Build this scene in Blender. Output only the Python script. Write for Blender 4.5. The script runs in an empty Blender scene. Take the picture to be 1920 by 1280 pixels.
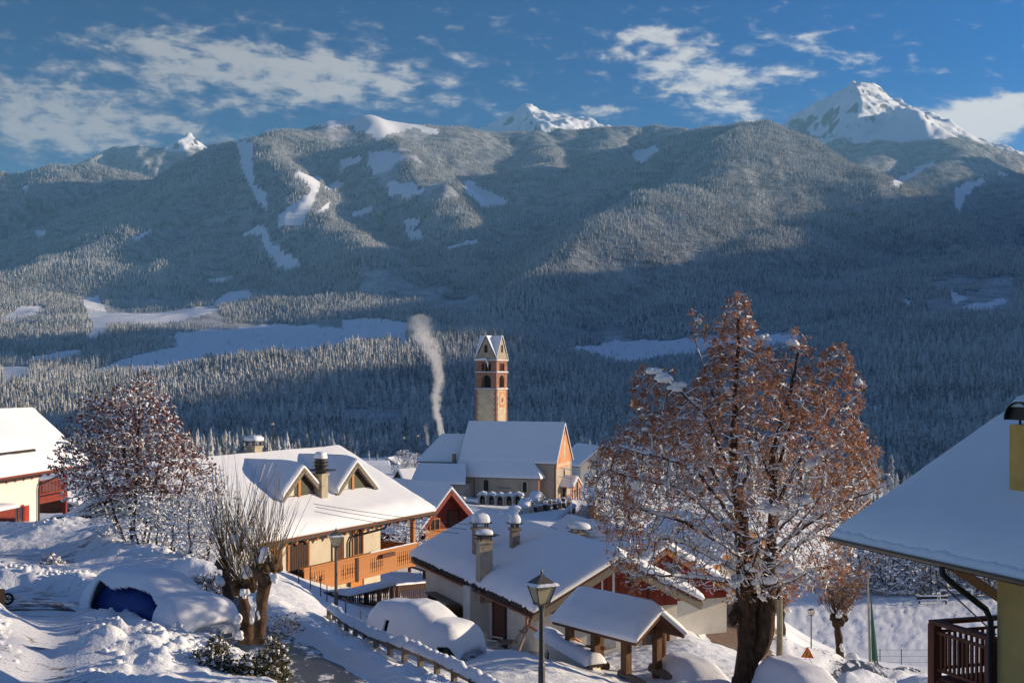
import bpy, bmesh, math, random
import numpy as np
from mathutils import Vector, Matrix, kdtree
random.seed(7)
RNG = np.random.default_rng(7)
scene = bpy.context.scene
COL = scene.collection

# ------------------------------------------------------------------ camera
F = 2400.0                      # focal length in photo pixels (1920 wide), horizon at row 700
cam_d = bpy.data.cameras.new("camera")
cam = bpy.data.objects.new("camera", cam_d)
COL.objects.link(cam)
cam.location = (0, 0, 0)
cam.rotation_euler = (math.pi / 2, 0, 0)
cam_d.sensor_width = 36.0
cam_d.lens = 36.0 * F / 1920.0
cam_d.shift_y = 60.0 / 1920.0
cam_d.clip_start = 0.5
cam_d.clip_end = 60000.0
scene.camera = cam

# ------------------------------------------------------------------ light
SUN_EL = math.radians(12.8)
SUN_DIR = Vector((math.cos(SUN_EL) * 0.98, math.cos(SUN_EL) * 0.20, math.sin(SUN_EL))).normalized()
SUN_STRENGTH = 5.0
SKY_STRENGTH = 0.10
EXPOSURE = 0.60
sun_d = bpy.data.lights.new("sun", 'SUN')
sun_d.energy = SUN_STRENGTH
sun_d.angle = math.radians(0.53)
sun_d.color = (1.0, 0.81, 0.58)
sun = bpy.data.objects.new("sun", sun_d)
COL.objects.link(sun)
sun.rotation_euler = SUN_DIR.to_track_quat('Z', 'Y').to_euler()
scene.view_settings.view_transform = 'Standard'
scene.view_settings.look = 'None'
scene.view_settings.exposure = EXPOSURE
scene.view_settings.gamma = 1.0
scene.view_settings.use_curve_mapping = False
scene.render.engine = 'CYCLES'
scene.cycles.use_denoising = True
scene.cycles.max_bounces = 5
scene.cycles.diffuse_bounces = 3
scene.cycles.glossy_bounces = 2
scene.cycles.transmission_bounces = 2
scene.cycles.volume_bounces = 2
scene.cycles.transparent_max_bounces = 8
scene.cycles.caustics_reflective = False
scene.cycles.caustics_refractive = False


class NT:
    """small helper around a node tree"""
    def __init__(self, tree):
        self.t = tree
        self.n = tree.nodes
        self.l = tree.links

    def new(self, kind, **kw):
        nd = self.n.new(kind)
        for k, v in kw.items():
            setattr(nd, k, v)
        return nd

    def put(self, sock, v):
        if isinstance(v, bpy.types.NodeSocket):
            self.l.new(v, sock)
        elif isinstance(v, (tuple, list)) and sock.type == 'RGBA' and len(v) == 3:
            sock.default_value = (*v, 1)
        else:
            sock.default_value = v

    def m(self, op, a, b=0.0, c=0.0, clamp=False):
        nd = self.new('ShaderNodeMath', operation=op, use_clamp=clamp)
        for i, v in enumerate((a, b, c)):
            self.put(nd.inputs[i], v)
        return nd.outputs[0]

    def mix(self, f, a, b):
        nd = self.new('ShaderNodeMix', data_type='RGBA')
        self.put(nd.inputs[0], f)
        self.put(nd.inputs[6], a)
        self.put(nd.inputs[7], b)
        return nd.outputs[2]

    def noise(self, vec, scale, detail=4.0, rough=0.55, dist=0.0):
        nd = self.new('ShaderNodeTexNoise')
        if vec is not None:
            self.l.new(vec, nd.inputs['Vector'])
        nd.inputs['Scale'].default_value = scale
        nd.inputs['Detail'].default_value = detail
        nd.inputs['Roughness'].default_value = rough
        nd.inputs['Distortion'].default_value = dist
        return nd.outputs[0]

    def ramp(self, f, lo, hi, a=0.0, b=1.0, smooth=True):
        nd = self.new('ShaderNodeMapRange', interpolation_type='SMOOTHSTEP' if smooth else 'LINEAR')
        self.put(nd.inputs[0], f)
        for i, v in enumerate((lo, hi, a, b)):
            nd.inputs[i + 1].default_value = v
        return nd.outputs[0]


# ------------------------------------------------------------------ sky
world = bpy.data.worlds.new("World")
scene.world = world
world.use_nodes = True
W = NT(world.node_tree)
W.n.clear()
sky = W.new('ShaderNodeTexSky', sky_type='NISHITA', sun_disc=False)
sky.sun_elevation = SUN_EL
sky.sun_rotation = math.atan2(SUN_DIR.x, SUN_DIR.y)
sky.altitude = 1200
sky.air_density = 1.0
sky.dust_density = 0.15
sky.ozone_density = 3.0
hs = W.new('ShaderNodeHueSaturation')
hs.inputs['Hue'].default_value = 0.520
hs.inputs['Saturation'].default_value = 1.45
hs.inputs['Value'].default_value = 1.0
W.l.new(sky.outputs[0], hs.inputs['Color'])
tc = W.new('ShaderNodeTexCoord')
sp = W.new('ShaderNodeSeparateXYZ')
W.l.new(tc.outputs['Generated'], sp.inputs[0])
dx, dy, dz = sp.outputs
az = W.m('ARCTAN2', dx, dy)
el = W.m('ARCSINE', dz)


def ellipse_mask(px, py, rx, ry, amp=1.0, tilt=0.0):
    a0 = math.atan((px - 960) / F)
    e0 = math.atan((700 - py) / F * math.cos(a0))
    da = W.m('SUBTRACT', az, a0)
    de = W.m('SUBTRACT', el, e0)
    if tilt:
        de = W.m('MULTIPLY_ADD', da, tilt, de)
    qa = W.m('DIVIDE', da, rx / F)
    qe = W.m('DIVIDE', de, ry / F)
    r2 = W.m('ADD', W.m('MULTIPLY', qa, qa), W.m('MULTIPLY', qe, qe))
    return W.m('MULTIPLY', W.m('EXPONENT', W.m('MULTIPLY', r2, -1.0)), amp)


CLOUDS = [(480, 128, 330, 60, 1.0, 0.02), (640, 160, 170, 36, 0.5, 0.0), (120, 238, 250, 58, 1.0, -0.02), (40, 170, 120, 26, 0.55, 0), (330, 85, 90, 20, 0.45, 0),
          (850, 188, 40, 10, 0.5, 0), (1290, 130, 125, 52, 1.1, 0.25), (1390, 215, 90, 26, 0.75, 0.35), (1240, 62, 75, 11, 0.6, 0),
          (1490, 138, 75, 15, 0.75, 0.1), (1610, 115, 90, 13, 0.65, 0.3), (1465, 78, 40, 13, 0.65, 0.3), (1825, 232, 135, 36, 2.1, -0.16), (1105, 212, 70, 14, 0.75, -0.05), (320, 235, 80, 14, 0.45, 0), (1510, 72, 30, 9, 0.5, 0)]
mask = None
for c in CLOUDS:
    e = ellipse_mask(*c)
    mask = e if mask is None else W.m('ADD', mask, e)
# a thin scatter of the same cloud goes on all round outside the frame
cv = W.new('ShaderNodeCombineXYZ')
W.put(cv.inputs[0], W.m('MULTIPLY', az, 11.0))
W.put(cv.inputs[1], W.m('MULTIPLY_ADD', el, 27.0, W.m('MULTIPLY', az, 2.0)))
n1 = W.noise(cv.outputs[0], 2.9, 10.0, 0.64, 0.3)
cv2 = W.new('ShaderNodeCombineXYZ')
W.put(cv2.inputs[0], W.m('MULTIPLY', az, 12.0))
W.put(cv2.inputs[1], W.m('MULTIPLY', el, 26.0))
n2 = W.noise(cv2.outputs[0], 4.2, 5.0, 0.6, 0.2)
nn = W.m('ADD', W.m('MULTIPLY', n1, 0.65), W.m('MULTIPLY', n2, 0.35))
outside = W.ramp(W.m('ABSOLUTE', az), 0.45, 0.7, 0.0, 0.35)
msum = W.m('ADD', W.m('MINIMUM', mask, 1.5), outside)
dens = W.m('SUBTRACT', W.m('ADD', W.m('MULTIPLY', nn, 2.1), W.m('MULTIPLY', msum, 0.47)), 1.165)
cloud = W.ramp(dens, -0.04, 0.46, 0.0, 0.92)
core = W.ramp(dens, 0.06, 0.34)
west = W.ramp(az, -0.35, 0.38)
ccol = W.mix(west, W.mix(core, (1.7, 1.8, 2.1), (2.9, 2.8, 2.8)), W.mix(core, (3.7, 3.9, 4.4), (6.0, 5.7, 5.4)))
# a clear sky is darkest a quarter turn from the sun and brightens both towards and away from it
sund = W.m('ADD', W.m('MULTIPLY', dx, SUN_DIR.x), W.m('MULTIPLY', dy, SUN_DIR.y))
glow = W.m('ADD', W.m('MULTIPLY_ADD', W.m('MULTIPLY', sund, sund), 0.70, 0.36), W.m('MULTIPLY', W.m('MAXIMUM', W.m('ADD', sund, 0.1), 0.0), 0.36))
gm = W.new('ShaderNodeVectorMath', operation='SCALE')
W.l.new(hs.outputs[0], gm.inputs[0])
W.l.new(glow, gm.inputs['Scale'])
skyc = W.mix(cloud, gm.outputs[0], ccol)
bg = W.new('ShaderNodeBackground')
bg.inputs['Strength'].default_value = SKY_STRENGTH
W.l.new(skyc, bg.inputs['Color'])
wo = W.new('ShaderNodeOutputWorld')
W.l.new(bg.outputs[0], wo.inputs['Surface'])

# ------------------------------------------------------------------ geometry helpers


def P(px, py, Y):
    """a point of the place seen at photo pixel (px,py) and standing Y metres away"""
    return Vector(((px - 960) / F * Y, Y, -(py - 700) / F * Y))


def mesh_obj(name, verts, faces, mats, parent=None, mi=None, smooth=False, uvs=None):
    me = bpy.data.meshes.new(name)
    if isinstance(verts, np.ndarray):
        verts = verts.astype(float)
        if isinstance(faces, np.ndarray):
            nv, nf, k = len(verts), len(faces), faces.shape[1]
            me.vertices.add(nv)
            me.vertices.foreach_set('co', verts.ravel())
            me.loops.add(nf * k)
            me.loops.foreach_set('vertex_index', faces.ravel().astype(np.int32))
            me.polygons.add(nf)
            me.polygons.foreach_set('loop_start', np.arange(0, nf * k, k, dtype=np.int32))
            me.update(calc_edges=True)
        else:
            me.from_pydata(verts.tolist(), [], faces)
    else:
        me.from_pydata(verts, [], faces)
    if not isinstance(mats, (list, tuple)):
        mats = [mats]
    for m_ in mats:
        me.materials.append(m_)
    if mi is not None:
        me.polygons.foreach_set('material_index', np.asarray(mi, dtype=np.int32))
    if smooth:
        me.polygons.foreach_set('use_smooth', np.ones(len(me.polygons), dtype=bool))
    me.update()
    o = bpy.data.objects.new(name, me)
    COL.objects.link(o)
    if parent is not None:
        o.parent = parent
    return o


class MB:
    """collects boxes, bars, tubes, prisms; .obj() links them as ONE mesh object"""
    def __init__(self):
        self.v, self.f, self.mi = [], [], []
        self.cur = 0

    def add(self, vs, fs):
        b = len(self.v)
        self.v.extend([tuple(q) for q in vs])
        self.f.extend([tuple(i + b for i in q) for q in fs])
        self.mi.extend([self.cur] * len(fs))
        return self

    def box(self, x0, x1, y0, y1, z0, z1):
        vs = [(x, y, z) for z in (z0, z1) for y in (y0, y1) for x in (x0, x1)]
        return self.add(vs, [(0, 2, 3, 1), (4, 5, 7, 6), (0, 1, 5, 4), (2, 6, 7, 3), (0, 4, 6, 2), (1, 3, 7, 5)])

    def hexa(self, lo, hi):
        """two quads lo and hi (same winding, hi above)"""
        return self.add(list(lo) + list(hi), [(3, 2, 1, 0), (4, 5, 6, 7), (0, 1, 5, 4), (1, 2, 6, 5), (2, 3, 7, 6), (3, 0, 4, 7)])

    def beam(self, a, b, w, h, up=(0, 0, 1)):
        a, b = Vector(a), Vector(b)
        d = (b - a).normalized()
        up = Vector(up)
        s = d.cross(up)
        if s.length < 1e-4:
            s = d.cross(Vector((1, 0, 0)))
        s.normalize()
        u = s.cross(d).normalized()
        s *= w / 2
        u *= h / 2
        q = [a - s - u, a + s - u, a + s + u, a - s + u, b - s - u, b + s - u, b + s + u, b - s + u]
        return self.add(q, [(0, 1, 2, 3), (7, 6, 5, 4), (0, 4, 5, 1), (1, 5, 6, 2), (2, 6, 7, 3), (3, 7, 4, 0)])

    def tube(self, pts, r, n=8, caps=True):
        pts = [Vector(p) for p in pts]
        rs = r if isinstance(r, (list, tuple)) else [r] * len(pts)
        vs, fs = [], []
        ref = None
        for i, p in enumerate(pts):
            d = (pts[min(i + 1, len(pts) - 1)] - pts[max(i - 1, 0)]).normalized()
            if ref is None or abs(d.dot(ref)) > 0.95:
                ref = Vector((1, 0, 0)) if abs(d.x) < 0.8 else Vector((0, 1, 0))
            s = d.cross(ref).normalized()
            t = s.cross(d)
            ref = t
            for k in range(n):
                a = 2 * math.pi * k / n
                vs.append(p + (s * math.cos(a) + t * math.sin(a)) * rs[i])
        for i in range(len(pts) - 1):
            for k in range(n):
                k2 = (k + 1) % n
                fs.append((i * n + k2, i * n + k, (i + 1) * n + k, (i + 1) * n + k2))
        if caps:
            fs.append(tuple(range(n)))
            fs.append(tuple(reversed(range((len(pts) - 1) * n, len(pts) * n))))
        return self.add(vs, fs)

    def prism(self, poly, off):
        """flat polygon (3D points) extruded by the vector off"""
        n = len(poly)
        poly = [Vector(p) for p in poly]
        off = Vector(off)
        vs = poly + [p + off for p in poly]
        fs = [tuple(reversed(range(n))), tuple(range(n, 2 * n))]
        for i in range(n):
            j = (i + 1) % n
            fs.append((i, j, n + j, n + i))
        return self.add(vs, fs)

    def lathe(self, prof, n=12, c=(0, 0, 0)):
        vs, fs = [], []
        for r, z in prof:
            for k in range(n):
                a = 2 * math.pi * k / n
                vs.append((c[0] + r * math.cos(a), c[1] + r * math.sin(a), c[2] + z))
        for i in range(len(prof) - 1):
            for k in range(n):
                k2 = (k + 1) % n
                fs.append((i * n + k, i * n + k2, (i + 1) * n + k2, (i + 1) * n + k))
        fs.append(tuple(reversed(range(n))))
        fs.append(tuple(range((len(prof) - 1) * n, len(prof) * n)))
        return self.add(vs, fs)

    def blob(self, c, rx, ry, rz, n=8, rings=5, jit=0.12, flat=-0.4):
        """a lump, rounded above and flat below"""
        vs, fs = [], []
        for i in range(rings + 1):
            ph = -math.pi / 2 + math.pi * i / rings
            for k in range(n):
                a = 2 * math.pi * k / n
                j = 1 + random.uniform(-jit, jit)
                vs.append((c[0] + rx * math.cos(ph) * math.cos(a) * j, c[1] + ry * math.cos(ph) * math.sin(a) * j,
                           c[2] + rz * max(math.sin(ph), flat) * (1 if i in (0, rings) else j)))
        for i in range(rings):
            for k in range(n):
                k2 = (k + 1) % n
                fs.append((i * n + k, i * n + k2, (i + 1) * n + k2, (i + 1) * n + k))
        return self.add(vs, fs)

    def obj(self, name, mats, parent=None, smooth=False, bevel=0.0):
        o = mesh_obj(name, self.v, self.f, mats, parent, self.mi, smooth)
        if bevel:
            md = o.modifiers.new('bevel', 'BEVEL')
            md.width = bevel
            md.segments = 2
            md.limit_method = 'ANGLE'
        return o


def tag(o, label=None, cat=None, group=None, kind=None):
    if label:
        o['label'] = label
    if cat:
        o['category'] = cat
    if group:
        o['group'] = group
    if kind:
        o['kind'] = kind
    return o


def thing(name, label, cat, loc=(0, 0, 0), rot=0.0, group=None):
    o = bpy.data.objects.new(name, None)
    o.empty_display_size = 0.3
    COL.objects.link(o)
    o.location = loc
    o.rotation_euler = (0, 0, rot)
    return tag(o, label, cat, group)


def copy_tree(o, parent=None):
    c = o.copy()
    COL.objects.link(c)
    if parent is not None:
        c.parent = parent
    for ch in [q for q in bpy.data.objects if q.parent == o]:
        copy_tree(ch, c)
    return c


def like(src, name, parent, loc=(0, 0, 0), rot=(0, 0, 0), scale=(1, 1, 1)):
    """another piece sharing the mesh of src"""
    o = bpy.data.objects.new(name, src.data)
    COL.objects.link(o)
    o.parent = parent
    o.location = loc
    o.rotation_euler = rot
    o.scale = scale
    return o


# ---- numpy noise
_perm = np.random.default_rng(3).permutation(4096).astype(np.int64)


def _hash(ix, iy):
    return _perm[(_perm[ix & 4095] + iy) & 4095] / 4096.0


def vnoise(x, y):
    ix, iy = np.floor(x).astype(np.int64), np.floor(y).astype(np.int64)
    fx, fy = x - ix, y - iy
    sx, sy = fx * fx * fx * (fx * (6 * fx - 15) + 10), fy * fy * fy * (fy * (6 * fy - 15) + 10)
    a, b, c, d = _hash(ix, iy), _hash(ix + 1, iy), _hash(ix, iy + 1), _hash(ix + 1, iy + 1)
    return (a + (b - a) * sx + (c - a) * sy + (a - b - c + d) * sx * sy) * 2 - 1


def fbm(x, y, oct=4, gain=0.5, ridged=False):
    s, a, t = 0, 1.0, 0
    ca, sa = math.cos(0.6), math.sin(0.6)
    for _ in range(oct):
        n = vnoise(x, y)
        if ridged:
            n = 1 - 2 * np.abs(n)
        s = s + a * n
        t += a
        a *= gain
        x, y = (x * ca - y * sa) * 2.03 + 17.1, (x * sa + y * ca) * 2.03 + 5.3
    return s / t


def in_poly(px, py, poly):
    inside = np.zeros(px.shape, bool)
    n = len(poly)
    for i in range(n):
        x1, y1 = poly[i]
        x2, y2 = poly[(i + 1) % n]
        if y1 == y2:
            continue
        c = ((y1 > py) != (y2 > py)) & (px < (x2 - x1) * (py - y1) / (y2 - y1) + x1)
        inside ^= c
    return inside


def seg_dist(x, y, pts):
    """distance to a polyline, and the running parameter (index + fraction) of the nearest point"""
    best = np.full(np.shape(x), 1e18)
    par = np.zeros(np.shape(x))
    for i in range(len(pts) - 1):
        ax, ay = pts[i][0], pts[i][1]
        bx, by = pts[i + 1][0], pts[i + 1][1]
        ex, ey = bx - ax, by - ay
        t = np.clip(((x - ax) * ex + (y - ay) * ey) / (ex * ex + ey * ey + 1e-9), 0, 1)
        d = (x - ax - t * ex) ** 2 + (y - ay - t * ey) ** 2
        m = d < best
        best = np.where(m, d, best)
        par = np.where(m, i + t, par)
    return np.sqrt(best), par


def sstep(a, b, x):
    t = np.clip((x - a) / (b - a), 0, 1)
    return t * t * (3 - 2 * t)
# ------------------------------------------------------------------ materials
def mat(name, col, rough=0.7, var=0.0, scale=6.0, bump=0.0, bscale=40.0, metal=0.0, spec=0.3, streak=None, dirt=None):
    m_ = bpy.data.materials.new(name)
    m_.use_nodes = True
    T = NT(m_.node_tree)
    b = T.n['Principled BSDF']
    b.inputs['Roughness'].default_value = rough
    b.inputs['Metallic'].default_value = metal
    b.inputs['Specular IOR Level'].default_value = spec
    g = T.new('ShaderNodeTexCoord').outputs['Object']
    if streak:
        mp = T.new('ShaderNodeMapping')
        mp.inputs['Scale'].default_value = streak
        T.l.new(g, mp.inputs[0])
        gs = mp.outputs[0]
    else:
        gs = g
    if var:
        n = T.noise(gs, scale, 5, 0.6)
        lo = tuple(c * (1 - var) for c in col)
        hi = tuple(min(1, c * (1 + var)) for c in col)
        c = T.mix(T.ramp(n, 0.3, 0.7), lo, hi)
        if dirt:
            c = T.mix(T.ramp(T.noise(g, dirt[1], 4, 0.65), 0.52, 0.72, 0, dirt[2]), c, dirt[0])
        T.put(b.inputs['Base Color'], c)
    else:
        b.inputs['Base Color'].default_value = (*col, 1)
    if bump:
        bn = T.new('ShaderNodeBump')
        bn.inputs['Strength'].default_value = bump
        bn.inputs['Distance'].default_value = 0.02
        T.l.new(T.noise(gs, bscale, 4, 0.6), bn.inputs['Height'])
        T.l.new(bn.outputs[0], b.inputs['Normal'])
    return m_


def snow_mat(name, col=(0.86, 0.88, 0.91), bscale=9.0, bump=0.5, bdist=0.03, fine=True):
    m_ = bpy.data.materials.new(name)
    m_.use_nodes = True
    T = NT(m_.node_tree)
    b = T.n['Principled BSDF']
    b.inputs['Roughness'].default_value = 0.75
    b.inputs['Specular IOR Level'].default_value = 0.25
    g = T.new('ShaderNodeTexCoord').outputs['Object']
    n = T.noise(g, 0.9, 4, 0.6)
    T.put(b.inputs['Base Color'], T.mix(T.ramp(n, 0.3, 0.7), tuple(c * 0.965 for c in col), col))
    bn = T.new('ShaderNodeBump')
    bn.inputs['Strength'].default_value = bump
    bn.inputs['Distance'].default_value = bdist
    h = T.noise(g, bscale, 5, 0.62)
    if fine:
        h = T.m('ADD', h, T.m('MULTIPLY', T.noise(g, bscale * 6, 3, 0.6), 0.3))
    T.l.new(h, bn.inputs['Height'])
    T.l.new(bn.outputs[0], b.inputs['Normal'])
    return m_


M = {}
M['snow'] = snow_mat('snow', bscale=1.6, bump=0.4, bdist=0.05)
M['snow_rough'] = snow_mat('snow_rough', bscale=5.0, bump=0.8, bdist=0.10)
M['snow_clump'] = snow_mat('snow_clump', col=(0.84, 0.86, 0.89), bscale=14.0, bump=0.5, bdist=0.03, fine=False)
M['cream_wall'] = mat('cream_render', (0.62, 0.55, 0.42), 0.9, 0.07, 1.5, 0.15, 60, dirt=((0.45, 0.38, 0.28), 0.6, 0.35))
M['white_wall'] = mat('pale_render', (0.66, 0.62, 0.53), 0.9, 0.08, 1.2, 0.15, 60, dirt=((0.42, 0.37, 0.30), 0.5, 0.45))
M['house_white'] = mat('white_render', (0.74, 0.71, 0.64), 0.9, 0.05, 1.2, 0.12, 60)
M['yellow_wall'] = mat('ochre_render', (0.60, 0.38, 0.12), 0.92, 0.08, 1.2, 0.25, 90)
M['church_wall'] = mat('church_render', (0.40, 0.33, 0.25), 0.92, 0.14, 0.35, 0.2, 30, dirt=((0.24, 0.19, 0.15), 0.25, 0.5))
M['tower_stone'] = mat('tower_stone', (0.50, 0.42, 0.30), 0.92, 0.16, 0.8, 0.3, 20)
M['red_stone'] = mat('porphyry_stone', (0.30, 0.15, 0.10), 0.9, 0.25, 1.2, 0.3, 20)
M['facade_red'] = mat('painted_facade', (0.55, 0.24, 0.11), 0.9, 0.18, 0.6, 0.15, 30, dirt=((0.50, 0.36, 0.22), 0.5, 0.5))
M['larch'] = mat('larch_wood', (0.46, 0.19, 0.06), 0.7, 0.16, 4.0, 0.2, 60, streak=(6, 6, 0.7))
M['orange_wood'] = mat('orange_wood', (0.58, 0.22, 0.05), 0.7, 0.12, 4.0, 0.15, 60, streak=(6, 6, 0.7))
M['red_wood'] = mat('red_stained_wood', (0.21, 0.030, 0.016), 0.65, 0.2, 3.0, 0.25, 50, streak=(5, 5, 0.5))
M['red_paint'] = mat('red_paint', (0.36, 0.035, 0.02), 0.55, 0.12, 3.0)
M['dark_wood'] = mat('dark_wood', (0.055, 0.026, 0.018), 0.75, 0.3, 4.0, 0.25, 60, streak=(6, 6, 0.7))
M['brown_wood'] = mat('brown_wood', (0.125, 0.046, 0.024), 0.75, 0.3, 4.0, 0.25, 60, streak=(6, 6, 0.6))
M['balcony_wood'] = mat('red_brown_balcony_wood', (0.17, 0.048, 0.022), 0.7, 0.25, 4.0, 0.25, 60, streak=(6, 6, 0.6))
M['grey_wood'] = mat('weathered_wood', (0.20, 0.165, 0.125), 0.85, 0.25, 5.0, 0.3, 60, streak=(1, 6, 6))
M['old_wood'] = mat('kiosk_timber', (0.15, 0.075, 0.035), 0.8, 0.4, 2.5, 0.3, 40, streak=(5, 5, 0.8))
M['roof_dark'] = mat('roof_tiles_dark', (0.05, 0.038, 0.034), 0.8, 0.3, 5)
M['gutter'] = mat('dark_metal', (0.035, 0.026, 0.022), 0.45, 0.2, 5, spec=0.5)
M['copper'] = mat('copper_pipe', (0.28, 0.11, 0.06), 0.45, 0.25, 5, metal=0.3)
M['lamp_metal'] = mat('lamp_metal', (0.085, 0.075, 0.06), 0.5, 0.25, 8, spec=0.5)
M['lamp_cap'] = mat('lamp_cap', (0.10, 0.09, 0.075), 0.5, 0.25, 8, spec=0.5)
M['lamp_glass'] = mat('lamp_glass', (0.50, 0.41, 0.25), 0.25, 0.12, 6, spec=0.5)
M['steel'] = mat('galvanised_steel', (0.32, 0.33, 0.34), 0.5, 0.2, 8, metal=0.4)
M['concrete'] = mat('concrete', (0.30, 0.27, 0.20), 0.9, 0.15, 3, 0.2, 40)
M['glass'] = mat('window_glass', (0.045, 0.05, 0.055), 0.08, spec=0.7)
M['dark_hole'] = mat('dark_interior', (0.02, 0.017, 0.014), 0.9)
M['curtain'] = mat('curtain', (0.55, 0.52, 0.45), 0.9, 0.1, 10)
M['asphalt'] = mat('asphalt', (0.045, 0.043, 0.044), 0.65, 0.3, 3, 0.3, 60, spec=0.4)
M['chimney'] = mat('chimney_render', (0.42, 0.36, 0.26), 0.92, 0.15, 3, 0.2, 40, dirt=((0.20, 0.13, 0.08), 2.0, 0.5))
M['chimney_brown'] = mat('chimney_brown', (0.27, 0.20, 0.15), 0.92, 0.25, 2.5, 0.2, 40, dirt=((0.35, 0.16, 0.09), 1.5, 0.5))
M['chimney_yellow'] = mat('chimney_ochre', (0.62, 0.36, 0.10), 0.92, 0.1, 3, 0.2, 60)
M['blue_tarp'] = mat('blue_car_cover', (0.012, 0.035, 0.20), 0.5, 0.2, 4, 0.2, 15)
M['green_paint'] = mat('dark_green_car_paint', (0.008, 0.05, 0.032), 0.3, spec=0.5)
M['black'] = mat('black_plastic', (0.015, 0.015, 0.015), 0.5)
M['tyre'] = mat('tyre_rubber', (0.02, 0.02, 0.02), 0.8)
M['plastic_white'] = mat('white_plastic', (0.62, 0.58, 0.50), 0.5, 0.08, 6)
M['white_paint'] = mat('white_paint', (0.75, 0.75, 0.75), 0.5, 0.05, 8)
M['sign_red'] = mat('sign_red', (0.60, 0.06, 0.015), 0.5)
M['sign_yellow'] = mat('sign_yellow', (0.70, 0.30, 0.02), 0.5)
M['blue_paint'] = mat('blue_paint', (0.04, 0.14, 0.45), 0.5)
M['green_net'] = mat('green_mesh_post', (0.02, 0.10, 0.06), 0.6)
M['bark'] = mat('lime_bark', (0.070, 0.040, 0.023), 0.95, 0.6, 5.0, 1.0, 7, streak=(3, 3, 0.7), dirt=((0.13, 0.085, 0.04), 1.8, 0.7))
for n_ in M['bark'].node_tree.nodes:
    if n_.type == 'BUMP':
        n_.inputs['Distance'].default_value = 0.09
M['bark_willow'] = mat('willow_bark', (0.085, 0.048, 0.028), 0.95, 0.6, 3.0, 0.9, 12, dirt=((0.022, 0.016, 0.012), 3.5, 0.95))
M['twig'] = mat('twig_bark', (0.075, 0.042, 0.026), 0.9, 0.3, 5)
M['twig_olive'] = mat('willow_shoots', (0.14, 0.085, 0.030), 0.8, 0.3, 5)
M['wire'] = mat('cable', (0.05, 0.045, 0.04), 0.6)
M['stone_wall'] = mat('stone_wall', (0.27, 0.18, 0.11), 0.9, 0.3, 1.2, 0.3, 8)
M['hydrant'] = mat('red_enamel', (0.55, 0.03, 0.015), 0.5)
M['brown_clock'] = mat('clock_hands', (0.08, 0.03, 0.02), 0.6)
M['pale_plaster'] = mat('pale_plaster', (0.62, 0.55, 0.43), 0.9, 0.08, 2.0)
M['cloth_red'] = mat('red_cloth', (0.4, 0.03, 0.02), 0.8)


def leaf_mat(name, c1, c2, c3, frost=0.0):
    m_ = bpy.data.materials.new(name)
    m_.use_nodes = True
    T = NT(m_.node_tree)
    b = T.n['Principled BSDF']
    b.inputs['Roughness'].default_value = 0.7
    b.inputs['Specular IOR Level'].default_value = 0.2
    at = T.new('ShaderNodeAttribute', attribute_name='tint')
    g = T.new('ShaderNodeTexCoord').outputs['Object']
    c = T.mix(T.ramp(at.outputs['Fac'], 0.1, 0.9), c1, c2)
    c = T.mix(T.ramp(T.noise(g, 0.8, 3), 0.45, 0.65), c, c3)
    if frost:
        gm = T.new('ShaderNodeNewGeometry')
        sx = T.new('ShaderNodeSeparateXYZ')
        T.l.new(gm.outputs['Normal'], sx.inputs[0])
        c = T.mix(T.m('MULTIPLY', T.ramp(sx.outputs[2], 0.2, 0.8), frost), c, (0.75, 0.77, 0.80))
    T.put(b.inputs['Base Color'], c)
    tr = T.new('ShaderNodeBsdfTranslucent')
    T.put(tr.inputs[0], c)
    mx = T.new('ShaderNodeMixShader')
    mx.inputs[0].default_value = 0.3
    T.l.new(b.outputs[0], mx.inputs[1])
    T.l.new(tr.outputs[0], mx.inputs[2])
    out = T.n['Material Output']
    T.l.new(mx.outputs[0], out.inputs['Surface'])
    return m_


M['leaf_rust'] = leaf_mat('withered_lime_leaves', (0.26, 0.112, 0.055), (0.54, 0.27, 0.145), (0.38, 0.16, 0.075), 0.45)
M['leaf_orange'] = leaf_mat('withered_orange_leaves', (0.34, 0.12, 0.03), (0.48, 0.20, 0.06), (0.40, 0.14, 0.04), 0.2)
M['leaf_red'] = leaf_mat('withered_red_leaves', (0.15, 0.038, 0.017), (0.30, 0.085, 0.040), (0.20, 0.05, 0.022), 0.3)
M['leaf_green'] = leaf_mat('evergreen_leaves', (0.045, 0.050, 0.016), (0.10, 0.090, 0.032), (0.095, 0.055, 0.022), 0.35)
M['leaf_tan'] = leaf_mat('dry_tan_leaves', (0.20, 0.09, 0.035), (0.32, 0.17, 0.08), (0.24, 0.10, 0.04), 0.5)


def conifer_mat():
    m_ = bpy.data.materials.new('frosted_conifer')
    m_.use_nodes = True
    T = NT(m_.node_tree)
    b = T.n['Principled BSDF']
    b.inputs['Roughness'].default_value = 0.85
    b.inputs['Specular IOR Level'].default_value = 0.1
    oi = T.new('ShaderNodeObjectInfo')
    gm = T.new('ShaderNodeNewGeometry')
    sx = T.new('ShaderNodeSeparateXYZ')
    T.l.new(gm.outputs['Normal'], sx.inputs[0])
    n = T.noise(gm.outputs['Position'], 0.55, 3, 0.7)
    big = T.noise(gm.outputs['Position'], 0.004, 4, 0.6)
    fr = T.m('ADD', T.m('MULTIPLY', sx.outputs[2], 0.45), T.m('MULTIPLY_ADD', n, 0.8, -0.04))
    fr = T.m('ADD', fr, T.m('MULTIPLY_ADD', oi.outputs['Random'], 0.30, -0.12))
    fr = T.m('ADD', fr, T.m('MULTIPLY_ADD', big, 0.7, -0.35))
    c = T.mix(T.ramp(fr, 0.05, 0.75), (0.040, 0.050, 0.046), (0.58, 0.58, 0.57))
    T.put(b.inputs['Base Color'], c)
    return m_


M['conifer'] = conifer_mat()
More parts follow.
